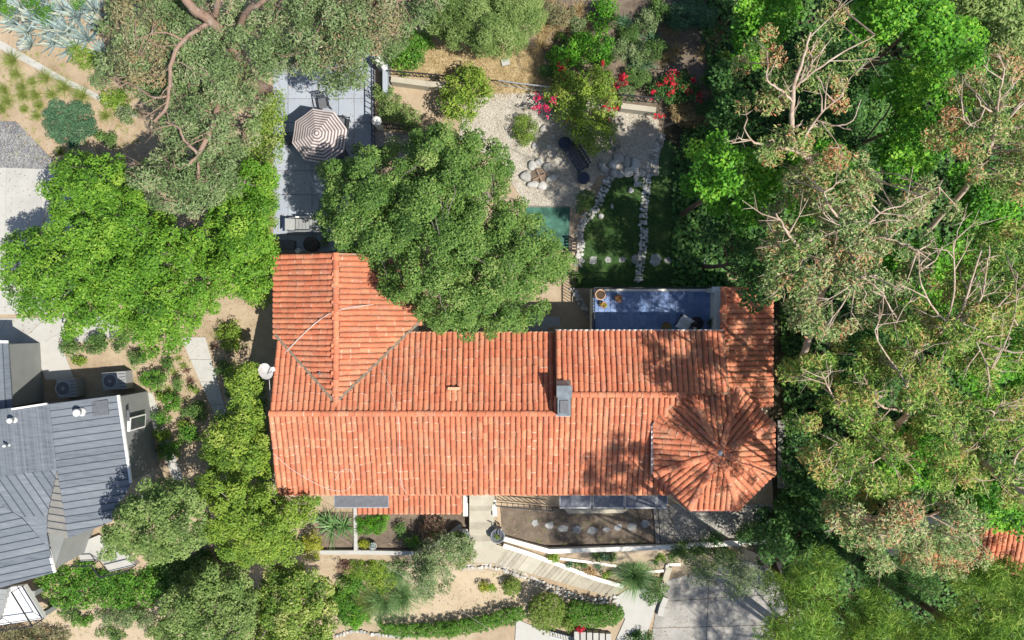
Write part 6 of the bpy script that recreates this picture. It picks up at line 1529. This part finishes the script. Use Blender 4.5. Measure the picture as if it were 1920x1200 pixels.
for k, (x, y) in enumerate([(1260, 55), (1268, 95), (1250, 110), (1335, 80), (1320, 100), (1350, 55)]):
    tuft('dry_grass_tuft', '%s brown dry grass tuft from the left on the shaded upper slope' % ORD[sorted([1260, 1268, 1250, 1335, 1320, 1350]).index(x)], x, y, .7, 'leaf_straw', n=150, wid=.014, droop=.3, group='dry grass tufts on the upper slope')
for k, (x, y) in enumerate([(1035, 15), (1060, 35), (1085, 20), (1040, 50), (1075, 55), (1095, 45), (1020, 60), (1015, 85)]):
    tuft('dry_grass_tuft', '%s pale straw tuft from the left above the vivid green shrub' % ORD[sorted([1035, 1060, 1085, 1040, 1075, 1095, 1020, 1015]).index(x)], x, y, .75, 'leaf_straw', n=130, wid=.022, droop=.35, group='straw tufts on the upper slope')
shrub('shrub', 'pale straw coloured bush at the top of the shaded lawn', [(1245, 200), (1275, 190), (1310, 205), (1330, 230), (1300, 245), (1265, 230)], 1.0, 'leaf_straw', step=.34, rad=.3, leaf=.13, aspect=.16)
shrub('shrub', 'dark green shrub at the upper right corner of the lawn', [(1270, 250), (1320, 235), (1360, 260), (1340, 300), (1290, 300)], 1.5, 'leaf_dark', step=.4, rad=.36, leaf=.13)
shrub('shrub', 'small pale green shrub in the shade beside the red bougainvillea', [(1310, 145), (1335, 135), (1350, 155), (1330, 170)], 0.8, 'leaf_soft', step=.3, rad=.26)
shrub('shrub', 'round pale green shrub under the dark tree on the upper slope', [(1345, 105), (1365, 95), (1378, 112), (1360, 125)], 0.9, 'leaf_lime', step=.3, rad=.26)
shrub('shrub', 'low green shrub between the putting mat and the stone edging', [(1078, 375), (1095, 355), (1115, 365), (1110, 395), (1085, 400)], 0.7, 'leaf_shrub', step=.28, rad=.24)
shrub('shrub', 'small shrub at the lower left corner of the lawn', [(1065, 512), (1085, 505), (1100, 520), (1080, 535)], 0.5, 'leaf_shrub', step=.26, rad=.22)
o = MB().box(G(948, 118) + np.array((0, 0, .06)), (.4, .3, .16), .2).build('paver_block', 'concrete', origin=G(948, 118)); tag(o, 'single pale concrete block on the dry slope', 'block')
us = [(1020, 20, 22, 'leaf_greybrown', .8), (1050, 30, 24, 'leaf_greybrown', .8), (1085, 50, 20, 'leaf_greygreen', .8), (1165, 90, 22, 'leaf_greygreen', 1.0), (1195, 100, 26, 'leaf_greygreen', 1.1), (1230, 95, 22, 'leaf_shrub', .9), (1180, 60, 22, 'leaf_shrub', .9), (1215, 40, 24, 'leaf_greygreen', .9), (1280, 28, 30, 'leaf_groundblue', 1.0), (1320, 30, 24, 'leaf_groundblue', .9), (1240, 15, 22, 'leaf_shrub', .9), (1195, 145, 24, 'leaf_shrub', .8), (1170, 175, 18, 'leaf_greygreen', .7), (1330, 205, 24, 'leaf_dark', 1.2), (1030, 130, 16, 'leaf_dark', .9), (1350, 150, 26, 'leaf_dark', 1.4)]
ux = sorted(range(len(us)), key=lambda i: us[i][0])
for k, (x, y, r, m_, h) in enumerate(us):
    shrub('shrub', '%s muted bush from the left in the thicket above the gravel court' % ORD[ux.index(k)], blob(x, y, r, r * .85), h, m_, step=.32, rad=.28, leaf=.11, aspect=.3, group='muted bushes above the gravel court')
# ---------------------------------------------------------------- slope at the upper left
ag = [(40, 20, .8), (70, 35, .9), (100, 55, 1.0), (130, 60, 1.1), (150, 30, 1.0), (165, 75, .9), (120, 20, .9), (85, 10, .8), (55, 60, .8), (180, 20, .9), (190, 50, .8), (30, 45, .7), (10, 15, .7), (105, 80, .8), (140, 90, .9), (195, 100, .7), (205, 130, .5), (60, 85, .6)]
agx = sorted(range(len(ag)), key=lambda i: ag[i][0])
for k, (x, y, L) in enumerate(ag):
    agave('%s blue grey agave from the left on the upper left slope' % ORD[agx.index(k)], x, y, L * 1.35, group='agaves on the slope', n=30, wid=.13)
o = stone(None, G(41, 86) + np.array((0, 0, .1)), .5, .55, .4, kind='big', name='boulder'); tag(o, 'blue grey boulder beside the slope path', 'rock')
for k, (x, y, r) in enumerate([(10, 12, 18), (60, 8, 14), (85, 28, 20), (145, 8, 12)]):
    shrub('shrub', ['vivid green bush at the upper left corner', 'small vivid green bush among the agaves at the top edge', 'vivid green bush between the agaves', 'tiny green bush at the top edge right of the agaves'][k], blob(x, y, r), .8, 'leaf_boxgreen', step=.3, rad=.26)
shrub('shrub', 'green and yellow bush below the agaves near the slope path', [(115, 75), (150, 85), (185, 100), (190, 125), (160, 130), (135, 110)], .7, 'leaf_lime', step=.3, rad=.26)
shrub('groundcover', 'dense blue green groundcover shrub beside the slope path', [(85, 200), (105, 185), (125, 192), (160, 190), (178, 220), (182, 245), (165, 265), (140, 280), (115, 272), (95, 255), (80, 228)], .5, 'leaf_groundblue', step=.26, rad=.24, leaf=.07, dome=.3, flat=.5)
tf = [(25, 115, .75), (32, 140, .5), (87, 147, .7), (62, 155, .4), (122, 165, .75), (155, 180, .65), (100, 178, .5), (10, 170, .5), (42, 165, .5), (45, 180, .5), (68, 180, .5), (15, 190, .5), (75, 198, .4), (5, 205, .45), (198, 218, .45), (48, 205, .3), (115, 285, .4), (70, 218, .35)]
tfx = sorted(range(len(tf)), key=lambda i: tf[i][0])
for k, (x, y, L) in enumerate(tf):
    tuft('grass_tuft', '%s green grass tuft from the left on the bare slope' % ORD[tfx.index(k)], x, y, L, 'leaf_tuft', n=260, wid=.013, el=(.2, 1.4), droop=.35, group='grass tufts on the slope')
for k, (x, y, rx, ry, m_) in enumerate([(215, 185, 26, 18, 'leaf_lime'), (255, 150, 22, 18, 'leaf_lime'), (190, 150, 20, 14, 'leaf_greygreen'), (240, 215, 18, 14, 'leaf_greygreen'), (200, 260, 20, 14, 'leaf_shrub'), (290, 165, 26, 18, 'leaf_lime'), (340, 150, 26, 22, 'leaf_shrub'), (385, 180, 22, 20, 'leaf_shrub')]):
    shrub('shrub', '%s low shrub from the left in the undergrowth below the upper left eucalyptus' % ORD[[190, 200, 215, 240, 255, 290, 340, 385].index(x)], blob(x, y, rx, ry), .7, m_, step=.32, rad=.28, group='low shrubs under the eucalyptus')
# ---------------------------------------------------------------- bed between the neighbour and the path
bed = [(132, 652, 20, 16, .8, 'leaf_shrub'), (180, 645, 24, 20, .9, 'leaf_shrub'), (222, 643, 16, 15, .8, 'leaf_shrub'), (290, 712, 24, 20, .9, 'leaf_boxgreen'), (313, 680, 11, 10, .5, 'leaf_shrub'), (258, 672, 16, 16, .8, 'leaf_shrub'), (332, 718, 12, 12, .6, 'leaf_shrub'), (362, 728, 10, 9, .4, 'leaf_lime'), (323, 752, 17, 15, .7, 'leaf_boxgreen'), (365, 772, 24, 18, .9, 'leaf_shrub'), (302, 782, 20, 18, .8, 'leaf_boxgreen'), (352, 815, 20, 16, .8, 'leaf_boxgreen'), (303, 815, 16, 13, .6, 'leaf_lime'), (318, 845, 22, 20, .8, 'leaf_boxgreen'), (345, 798, 12, 10, .5, 'leaf_lime'), (302, 745, 9, 8, .4, 'leaf_lime'), (147, 677, 11, 8, .3, 'leaf_lime'), (432, 632, 24, 26, 1.1, 'leaf_lime'), (420, 690, 16, 14, .8, 'leaf_shrub'), (440, 720, 18, 22, .8, 'leaf_shrub')]
bx = sorted(range(len(bed)), key=lambda i: bed[i][1])
for k, (x, y, rx, ry, h, m_) in enumerate(bed):
    tone = {'leaf_shrub': 'dark green', 'leaf_boxgreen': 'mid green', 'leaf_lime': 'yellow green'}[m_]
    shrub('shrub', '%s shrub in the bare bed beside the grey house, %s from the top' % (tone, ORD[bx.index(k)]), blob(x, y, rx, ry), h, m_, step=.26, rad=.23, leaf=.09, group='shrubs in the bed beside the grey house')
for k, (x, y) in enumerate([(350, 695), (335, 672), (402, 650), (345, 685), (358, 712), (327, 697), (350, 790), (318, 730)]):
    tuft('small_plant', '%s tiny reddish plant from the top in the bed beside the path' % ORD[sorted(range(8), key=lambda i: [695, 672, 650, 685, 712, 697, 790, 730][i]).index(k)], x, y, .3, 'leaf_tuft' if k % 2 else 'leaf_purple', n=60, wid=.03, group='tiny plants beside the path', cat='plant')
# groundcover below the grey house
shrub('groundcover', 'dark green creeping groundcover below the grey house', [(70, 1090), (110, 1060), (180, 1045), (185, 1068), (260, 1070), (310, 1050), (330, 1090), (300, 1130), (240, 1140), (180, 1135), (120, 1140), (95, 1130)], .7, 'leaf_boxgreen', step=.36, rad=.33, leaf=.12, dome=.25, holes=.15)
shrub('shrub', 'dark shrub in the shade right of the small side deck', [(290, 1050), (340, 1035), (390, 1030), (430, 1050), (420, 1090), (370, 1120), (310, 1110)], 1.2, 'leaf_shrub', step=.38, rad=.34, leaf=.12)
shrub('shrub', 'grey green wispy bush on the bare bank at the bottom', [(180, 1150), (230, 1140), (285, 1145), (290, 1165), (250, 1175), (200, 1172)], .6, 'leaf_greygreen', step=.34, rad=.3, leaf=.1, aspect=.3, holes=.2)
shrub('shrub', 'dry greyish brush along the bottom edge below the white deck', [(-20, 1185), (60, 1175), (130, 1180), (130, 1240), (-20, 1240)], .5, 'leaf_greybrown', step=.36, rad=.32, leaf=.11, aspect=.3)
for k, (x, y, rx, ry, m_) in enumerate([(160, 1165, 22, 12, 'leaf_boxgreen'), (215, 1188, 26, 14, 'leaf_shrub'), (290, 1185, 24, 14, 'leaf_soft'), (130, 1150, 18, 10, 'leaf_shrub'), (255, 1150, 16, 10, 'leaf_boxgreen')]):
    shrub('shrub', '%s low weedy shrub from the left on the bare bank at the bottom' % ORD[[130, 160, 215, 255, 290].index(x)], blob(x, y, rx, ry, 14, .3), .45, m_, step=.26, rad=.22, holes=.3, group='weedy shrubs on the bare bank')
# ---------------------------------------------------------------- front garden
shrub('shrub', 'bright yellow green bush left of the front planting bed', [(570, 1010), (585, 993), (600, 1005), (602, 1030), (592, 1048), (572, 1040)], 1.3, 'leaf_yellow', step=.3, rad=.27)
shrub('groundcover', 'bright green grass mound below the porch tile roof', [(670, 968), (725, 966), (728, 985), (710, 1000), (672, 996)], .35, 'leaf_vivid', step=.24, rad=.22, leaf=.09, aspect=.25)
shrub('shrub', 'dark red leaved shrub in the front planting bed', [(790, 975), (815, 965), (835, 980), (825, 1000), (800, 1010), (785, 995)], .8, 'leaf_purple', step=.28, rad=.24)
shrub('shrub', 'small green shrub in the front of the planting bed', blob(775, 1017, 15, 12), .6, 'leaf_boxgreen', step=.26, rad=.22)
shrub('shrub', 'yellow green small shrub beside a potted succulent in the planting bed', blob(683, 1022, 9, 9), .5, 'leaf_yellow', step=.24, rad=.2)
shrub('shrub', 'little green plant next to the dark red shrub', blob(810, 997, 8, 7), .4, 'leaf_vivid', step=.22, rad=.18)
shrub('shrub', 'thin green shrub in the middle of the planting bed shade', blob(752, 995, 14, 14), .5, 'leaf_shrub', step=.28, rad=.22, holes=.3)
pot('pale pot with grey succulent in the front planting bed', 701, 1021, 0.02, .18, .3, 'concrete', 'leaf_blue', .2, .2)
shrub('shrub', 'grey green shrub spilling over the left side of the front landing', [(840, 1010), (868, 995), (885, 1010), (890, 1045), (865, 1065), (838, 1045)], 1.3, 'leaf_soft', step=.32, rad=.28, leaf=.1, aspect=.35)
for k, (x, y, L, n) in enumerate([(625, 985, 1.1, 60), (645, 985, .9, 50), (610, 975, .8, 50)]):
    tuft('yucca', ['large grey striped yucca left of the porch roof', 'tall yucca leaning right beside the short garden wall', 'small yucca in the shade of the dark awning'][k], x, y, L, 'leaf_yucca', n=n, wid=.06, el=(.2, 1.3), droop=.25, cat='plant')
fg = [(690, 1065, 40, 22, 1.0, 'leaf_lime', 'yellow green shrub below the garden wall at left'), (660, 1095, 28, 22, .9, 'leaf_boxgreen', 'green shrub between the yellow tree and the fountain grass'), (715, 1090, 30, 20, .8, 'leaf_lime', 'lime shrub behind the fountain grass'), (640, 1130, 26, 26, .8, 'leaf_boxgreen', 'green shrub at the left end of the curved hedge'), (645, 1060, 16, 12, .6, 'leaf_purple', 'thin reddish shrub below the garden wall'), (745, 1060, 20, 14, .6, 'leaf_greygreen', 'grey green shrub below the garden wall bend'), (665, 1155, 24, 22, .7, 'leaf_vivid', 'vivid green shrub at the bottom left of the curved hedge')]
for (x, y, rx, ry, h, m_, lb) in fg: shrub('shrub', lb, blob(x, y, rx, ry), h, m_, step=.3, rad=.27)
for k, (x, y, L, lb) in enumerate([(720, 1125, 1.75, 'large arching fountain grass above the curved hedge'), (755, 1115, 1.5, 'second arching fountain grass on the sandy bank edge'), (690, 1130, 1.1, 'smaller fountain grass left of the large one'), (745, 1072, .9, 'upright green grass clump below the garden wall bend')]):
    tuft('fountain_grass', lb, x, y, L, 'leaf_yucca' if k != 2 else 'leaf_tuft', n=620, wid=.014, el=(.25, 1.45), droop=.55, Rb=.12)
tuft('dry_grass_tuft', 'dry pinkish plume in the middle of the fountain grass', 735, 1110, .8, 'leaf_straw', n=200, wid=.02, Rb=.1)
tuft('yucca', 'huge round green yucca beside the diagonal steps', 1186, 1072, 1.25, 'leaf_yucca', n=900, wid=.022, el=(.05, 1.5), droop=.2, Rb=.08, cat='plant', dz=.5)
shrub('shrub', 'green shrub below the huge yucca beside the walk', [(1215, 1095), (1240, 1080), (1250, 1100), (1240, 1125), (1218, 1135), (1208, 1118)], .9, 'leaf_shrub', step=.3, rad=.27)
def topiary(label, px, py, r, h, mat, poly=None, name='topiary', bump=.02):
    return shrub(name, label, poly or blob(px, py, r, r, 20, .03), h, mat, 'shrub', step=.12, rad=.09, dens=4.0, leaf=.055, core=.5, aspect=.45, z0=.1, bump=0.0, dome=.5, tint_amp=(.05, .24), jit=.3, layers=2)
topiary('small clipped round bush on the sandy bank', 960, 1099, 18, 1.0, 'leaf_hedge')
topiary('largest clipped round bush beside the lower steps', 1026, 1147, 38, 1.9, 'leaf_hedge')
topiary('long clipped hedge block right of the large round bush', 0, 0, 0, 1.3, 'leaf_boxgreen', [(1062, 1135), (1075, 1122), (1110, 1130), (1150, 1134), (1168, 1140), (1172, 1155), (1160, 1170), (1120, 1178), (1080, 1176), (1062, 1165)], 'hedge')
topiary('low rounded clump between the round bush and the hedge block', 1068, 1170, 13, .9, 'leaf_hedge')
topiary('long curved clipped hedge along the bottom of the sandy bank', 0, 0, 0, .9, 'leaf_boxgreen', [(705, 1165), (740, 1168), (800, 1168), (860, 1162), (920, 1150), (955, 1136), (980, 1138), (988, 1155), (965, 1168), (900, 1184), (840, 1196), (780, 1196), (720, 1190)], 'hedge')
for k, (x, y, m_, lb) in enumerate([(907, 1100, 'leaf_yellow', 'yellow plant on the sandy bank'), (920, 1104, 'leaf_lime', 'small green plant beside the yellow one on the sandy bank')]): shrub('shrub', lb, blob(x, y, 9, 8), .4, m_, step=.2, rad=.17)
shrub('red_flowers', 'bright red flowers beside the lower steps', [(1073, 1178), (1100, 1176), (1102, 1183), (1075, 1186)], .9, 'petal_red', 'flowers', step=.2, rad=.15, layers=1, stem=True)
for k, (x, y, m_) in enumerate([(1070, 1058, 'leaf_groundblue'), (1090, 1060, 'leaf_shrub'), (1107, 1070, 'leaf_litter'), (1122, 1060, 'leaf_groundblue'), (1140, 1076, 'leaf_lime'), (1040, 1045, 'leaf_lime'), (1120, 1043, 'leaf_shrub'), (1148, 1045, 'leaf_shrub'), (1135, 1045, 'leaf_groundblue'), (1260, 1045, 'leaf_shrub'), (1240, 1048, 'leaf_lime')]):
    xs_ = sorted([1070, 1090, 1107, 1122, 1140, 1040, 1120, 1148, 1135, 1260, 1240])
    shrub('shrub', '%s small plant from the left in the strip below the retaining wall' % ORD[xs_.index(x)], blob(x, y, 10, 8), .4, m_, step=.22, rad=.19, group='small plants below the retaining wall')
agave('spiky green agave beside the curb corner', 1228, 1052, .55, 'leaf_yucca', n=20, wid=.1)
for k, (x, y, rx, ry) in enumerate([(1300, 1035, 34, 16), (1360, 1040, 34, 16), (1320, 1062, 24, 12), (1275, 1030, 16, 10)]):
    shrub('shrub', ['low dark shrub below the retaining wall near the driveway', 'low dark shrub below the right end of the retaining wall', 'low shrub at the top of the driveway', 'dark shrub touching the retaining wall'][k], blob(x, y, rx, ry), .9, 'leaf_shrub', step=.34, rad=.3, holes=.15)
shrub('groundcover', 'dark green planting square at the bottom edge beside the driveway', [(1175, 1185), (1222, 1186), (1220, 1240), (1170, 1240)], .4, 'leaf_dark', step=.26, rad=.22)
for k, (x, y, rx, ry) in enumerate([(1400, 1000, 20, 18), (1340, 1012, 18, 8)]):
    shrub('shrub', ['dark shrub at the right end of the gravel yard', 'dark shrub leaning over the retaining wall'][k], blob(x, y, rx, ry), 1.2, 'leaf_dark', step=.34, rad=.3)

# ---------------------------------------------------------------- what nobody could count
def scatter_leaves(name, label, polys, n, mat, size, zfun, cat=None, aspect=.5):
    P = []
    for (poly, share) in polys:
        xs = [p[0] for p in poly]; ys = [p[1] for p in poly]; m = int(n * share)
        Q = np.stack([rng.uniform(min(xs), max(xs), m * 3), rng.uniform(min(ys), max(ys), m * 3)], 1); Q = Q[inside(Q, poly)][:m]; P.append(Q)
    Q = np.vstack(P); XYZ = np.array([zfun(x, y) for x, y in Q])
    N = np.array((0, 0, 1)) + unit(len(Q)) * .45; N /= np.linalg.norm(N, axis=1)[:, None]
    s = size * rng.uniform(.6, 1.5, len(Q)); V = leaf_quads(XYZ, N, s, s * aspect); t = rng.random(len(Q))
    o = link(name, mesh_np(name, V.reshape(-1, 3), np.arange(len(V) * 4).reshape(-1, 4), mat, t)); tag(o, label, cat, None, 'stuff'); return o
_f = roof_z
def roof_pt(px, py):
    z = 4.2
    for _ in range(3):
        q = W(px, py, z); r = math.hypot(q[0] - TC[0], q[1] - TC[1])
        zz = _f(q[0], q[1])
        if r < TR:
            a = math.atan2(q[1] - TC[1], q[0] - TC[0]); k = round(a / (math.pi / 4)) * math.pi / 4
            ap = r * math.cos(a - k)
            if ap < TA: zz = max(zz, TZ + (TA - ap) * TM)
        z = max(zz, 2.5) + .05 + random.random() * .05
    return W(px, py, z)
scatter_leaves('leaf_litter', 'dry leaf litter lying in the tile troughs of the tower and right roofs', [([(1235, 780), (1290, 745), (1400, 745), (1450, 800), (1450, 890), (1390, 945), (1290, 945), (1235, 890)], .38), ([(1362, 630), (1440, 630), (1440, 745), (1362, 745)], .25), ([(1180, 640), (1360, 630), (1360, 740), (1200, 740)], .12), ([(1050, 750), (1230, 750), (1230, 920), (1050, 920)], .12), ([(680, 480), (800, 480), (830, 610), (680, 600)], .08), ([(700, 620), (1040, 620), (1040, 770), (640, 770)], .08), ([(612, 735), (640, 765), (800, 615), (780, 598)], .03), ([(615, 765), (632, 745), (522, 618), (512, 640)], .02)], 14000, 'leaf_litter', .05, roof_pt, None)
scatter_leaves('patio_litter', 'small fallen leaves on the patio, steps and driveway', [([(515, 110), (700, 110), (700, 470), (515, 470)], .4), ([(1240, 1090), (1400, 1060), (1450, 1200), (1210, 1200)], .35), ([(0, 320), (150, 320), (150, 640), (0, 640)], .25)], 1500, 'leaf_litter', .06, lambda x, y: G(x, y) + np.array((0, 0, .065)), None)
def gfast(px, py):
    p = G(px, py); p[2] += .02 + random.random() * .03; return p
scatter_leaves('ground_litter', 'fallen leaves and bark strewn over the ground', [([(1290, 0), (1920, 0), (1920, 1200), (1420, 1200), (1440, 540), (1290, 540)], .35), ([(0, 80), (260, 230), (500, 300), (470, 680), (100, 650), (90, 300)], .2), ([(600, 960), (1250, 950), (1250, 1020), (600, 1040)], .06), ([(740, 60), (1250, 60), (1250, 250), (740, 160)], .15), ([(0, 1100), (640, 1040), (640, 1200), (0, 1200)], .1), ([(740, 1065), (1000, 1085), (980, 1140), (740, 1165)], .05), ([(0, 70), (260, 210), (250, 300), (90, 320), (0, 230)], .1), ([(260, 640), (480, 560), (480, 700), (330, 880)], .08)], 15000, 'leaf_litter', .055, gfast, None)
scatter_leaves('ground_ivy', 'dark green ivy covering the floor of the wood', [([(1300, 0), (1920, 0), (1920, 1200), (1500, 1200), (1450, 1000), (1470, 800), (1460, 560), (1380, 540), (1260, 540), (1260, 300), (1340, 200)], 1.0)], 42000, 'leaf_dark', .2, lambda x, y: gfast(x, y) + np.array((0, 0, random.random() * .35)), None, .8)
Q = np.stack([rng.uniform(1085, 1365, 15000), rng.uniform(330, 540, 15000)], 1)
Q = Q[inside(Q, [(1100, 400), (1140, 335), (1212, 335), (1250, 265), (1300, 300), (1340, 400), (1365, 538), (1090, 538)])]
C = np.array([G(x, y) for x, y in Q]); C[:, 2] += .015
B, t = blades(C, 3, .10, .02, (.5, 1.4), .3, 1, .03)
o = link('grass', mesh_np('grass', B.reshape(-1, 3), np.arange(len(B) * 4).reshape(-1, 4), 'leaf_grass', t)); tag(o, 'short green grass of the shaded lawn', None, None, 'stuff')
Q = np.stack([rng.uniform(735, 1035, 2600), rng.uniform(60, 185, 2600)], 1); Q = Q[inside(Q, [(780, 60), (1010, 90), (1030, 165), (930, 185), (860, 150), (735, 140), (740, 90)])]
C = np.array([G(x, y) for x, y in Q]); B, t = blades(C, 6, .22, .014, (.3, 1.3), .4, 2, .05)
o = link('dry_grass', mesh_np('dry_grass', B.reshape(-1, 3), np.arange(len(B) * 4).reshape(-1, 4), 'leaf_straw', t)); tag(o, 'straw coloured dry grass on the slope behind the patio', None, None, 'stuff')
Q = np.concatenate([np.stack([rng.uniform(0, 260, 260), rng.uniform(90, 310, 260)], 1), np.stack([rng.uniform(230, 480, 200), rng.uniform(600, 800, 200)], 1), np.stack([rng.uniform(600, 1000, 160), rng.uniform(1040, 1170, 160)], 1), np.stack([rng.uniform(60, 640, 220), rng.uniform(1100, 1200, 220)], 1), np.stack([rng.uniform(950, 1240, 60), rng.uniform(955, 1020, 60)], 1)])
C = np.array([G(x, y) for x, y in Q]); B, t = blades(C, 14, .12, .016, (.2, 1.2), .3, 2, .05)
o = link('weeds', mesh_np('weeds', B.reshape(-1, 3), np.arange(len(B) * 4).reshape(-1, 4), 'leaf_tuft', t)); tag(o, 'tiny scattered weeds on the bare soil', None, None, 'stuff')
def pebbles(name, label, polys, n, r):
    P = []
    for poly, share in polys:
        xs = [p[0] for p in poly]; ys = [p[1] for p in poly]; m = int(n * share); Q = np.stack([rng.uniform(min(xs), max(xs), m * 3), rng.uniform(min(ys), max(ys), m * 3)], 1); P.append(Q[inside(Q, poly)][:m])
    Q = np.vstack(P); C = np.array([G(x, y) for x, y in Q]); C[:, 2] += .02; m = len(C)
    oc = np.array([(1, 0, 0), (0, 1, 0), (-1, 0, 0), (0, -1, 0), (0, 0, .6), (0, 0, -.6)], float); fc = np.array([(0, 1, 4), (1, 2, 4), (2, 3, 4), (3, 0, 4)])
    a = rng.uniform(0, 6.28, m); s = r * rng.uniform(.5, 1.5, m)
    R = np.stack([np.stack([np.cos(a), -np.sin(a), 0 * a], 1), np.stack([np.sin(a), np.cos(a), 0 * a], 1), np.stack([0 * a, 0 * a, 0 * a + 1], 1)], 1)
    V = np.einsum('mij,kj->mki', R, oc) * s[:, None, None] * rng.uniform(.7, 1.3, (m, 1, 3)) + C[:, None, :]
    F = (fc[None] + (np.arange(m) * 6)[:, None, None]).reshape(-1, 3); t = np.repeat(rng.random(m), 4)
    o = link(name, mesh_np(name, V.reshape(-1, 3), F, 'pebbles', t)); tag(o, label, None, None, 'stuff')
pebbles('loose_gravel', 'loose pebbles of the gravel court and yards', [([(905, 180), (1060, 180), (1230, 228), (1230, 325), (1120, 330), (1085, 385), (990, 385), (935, 300), (870, 230)], .55), ([(1258, 948), (1430, 948), (1440, 1005), (1262, 1016)], .25), ([(0, 230), (40, 232), (92, 300), (0, 312)], .1)], 9000, .022)
print('leaves', NLEAF[0])
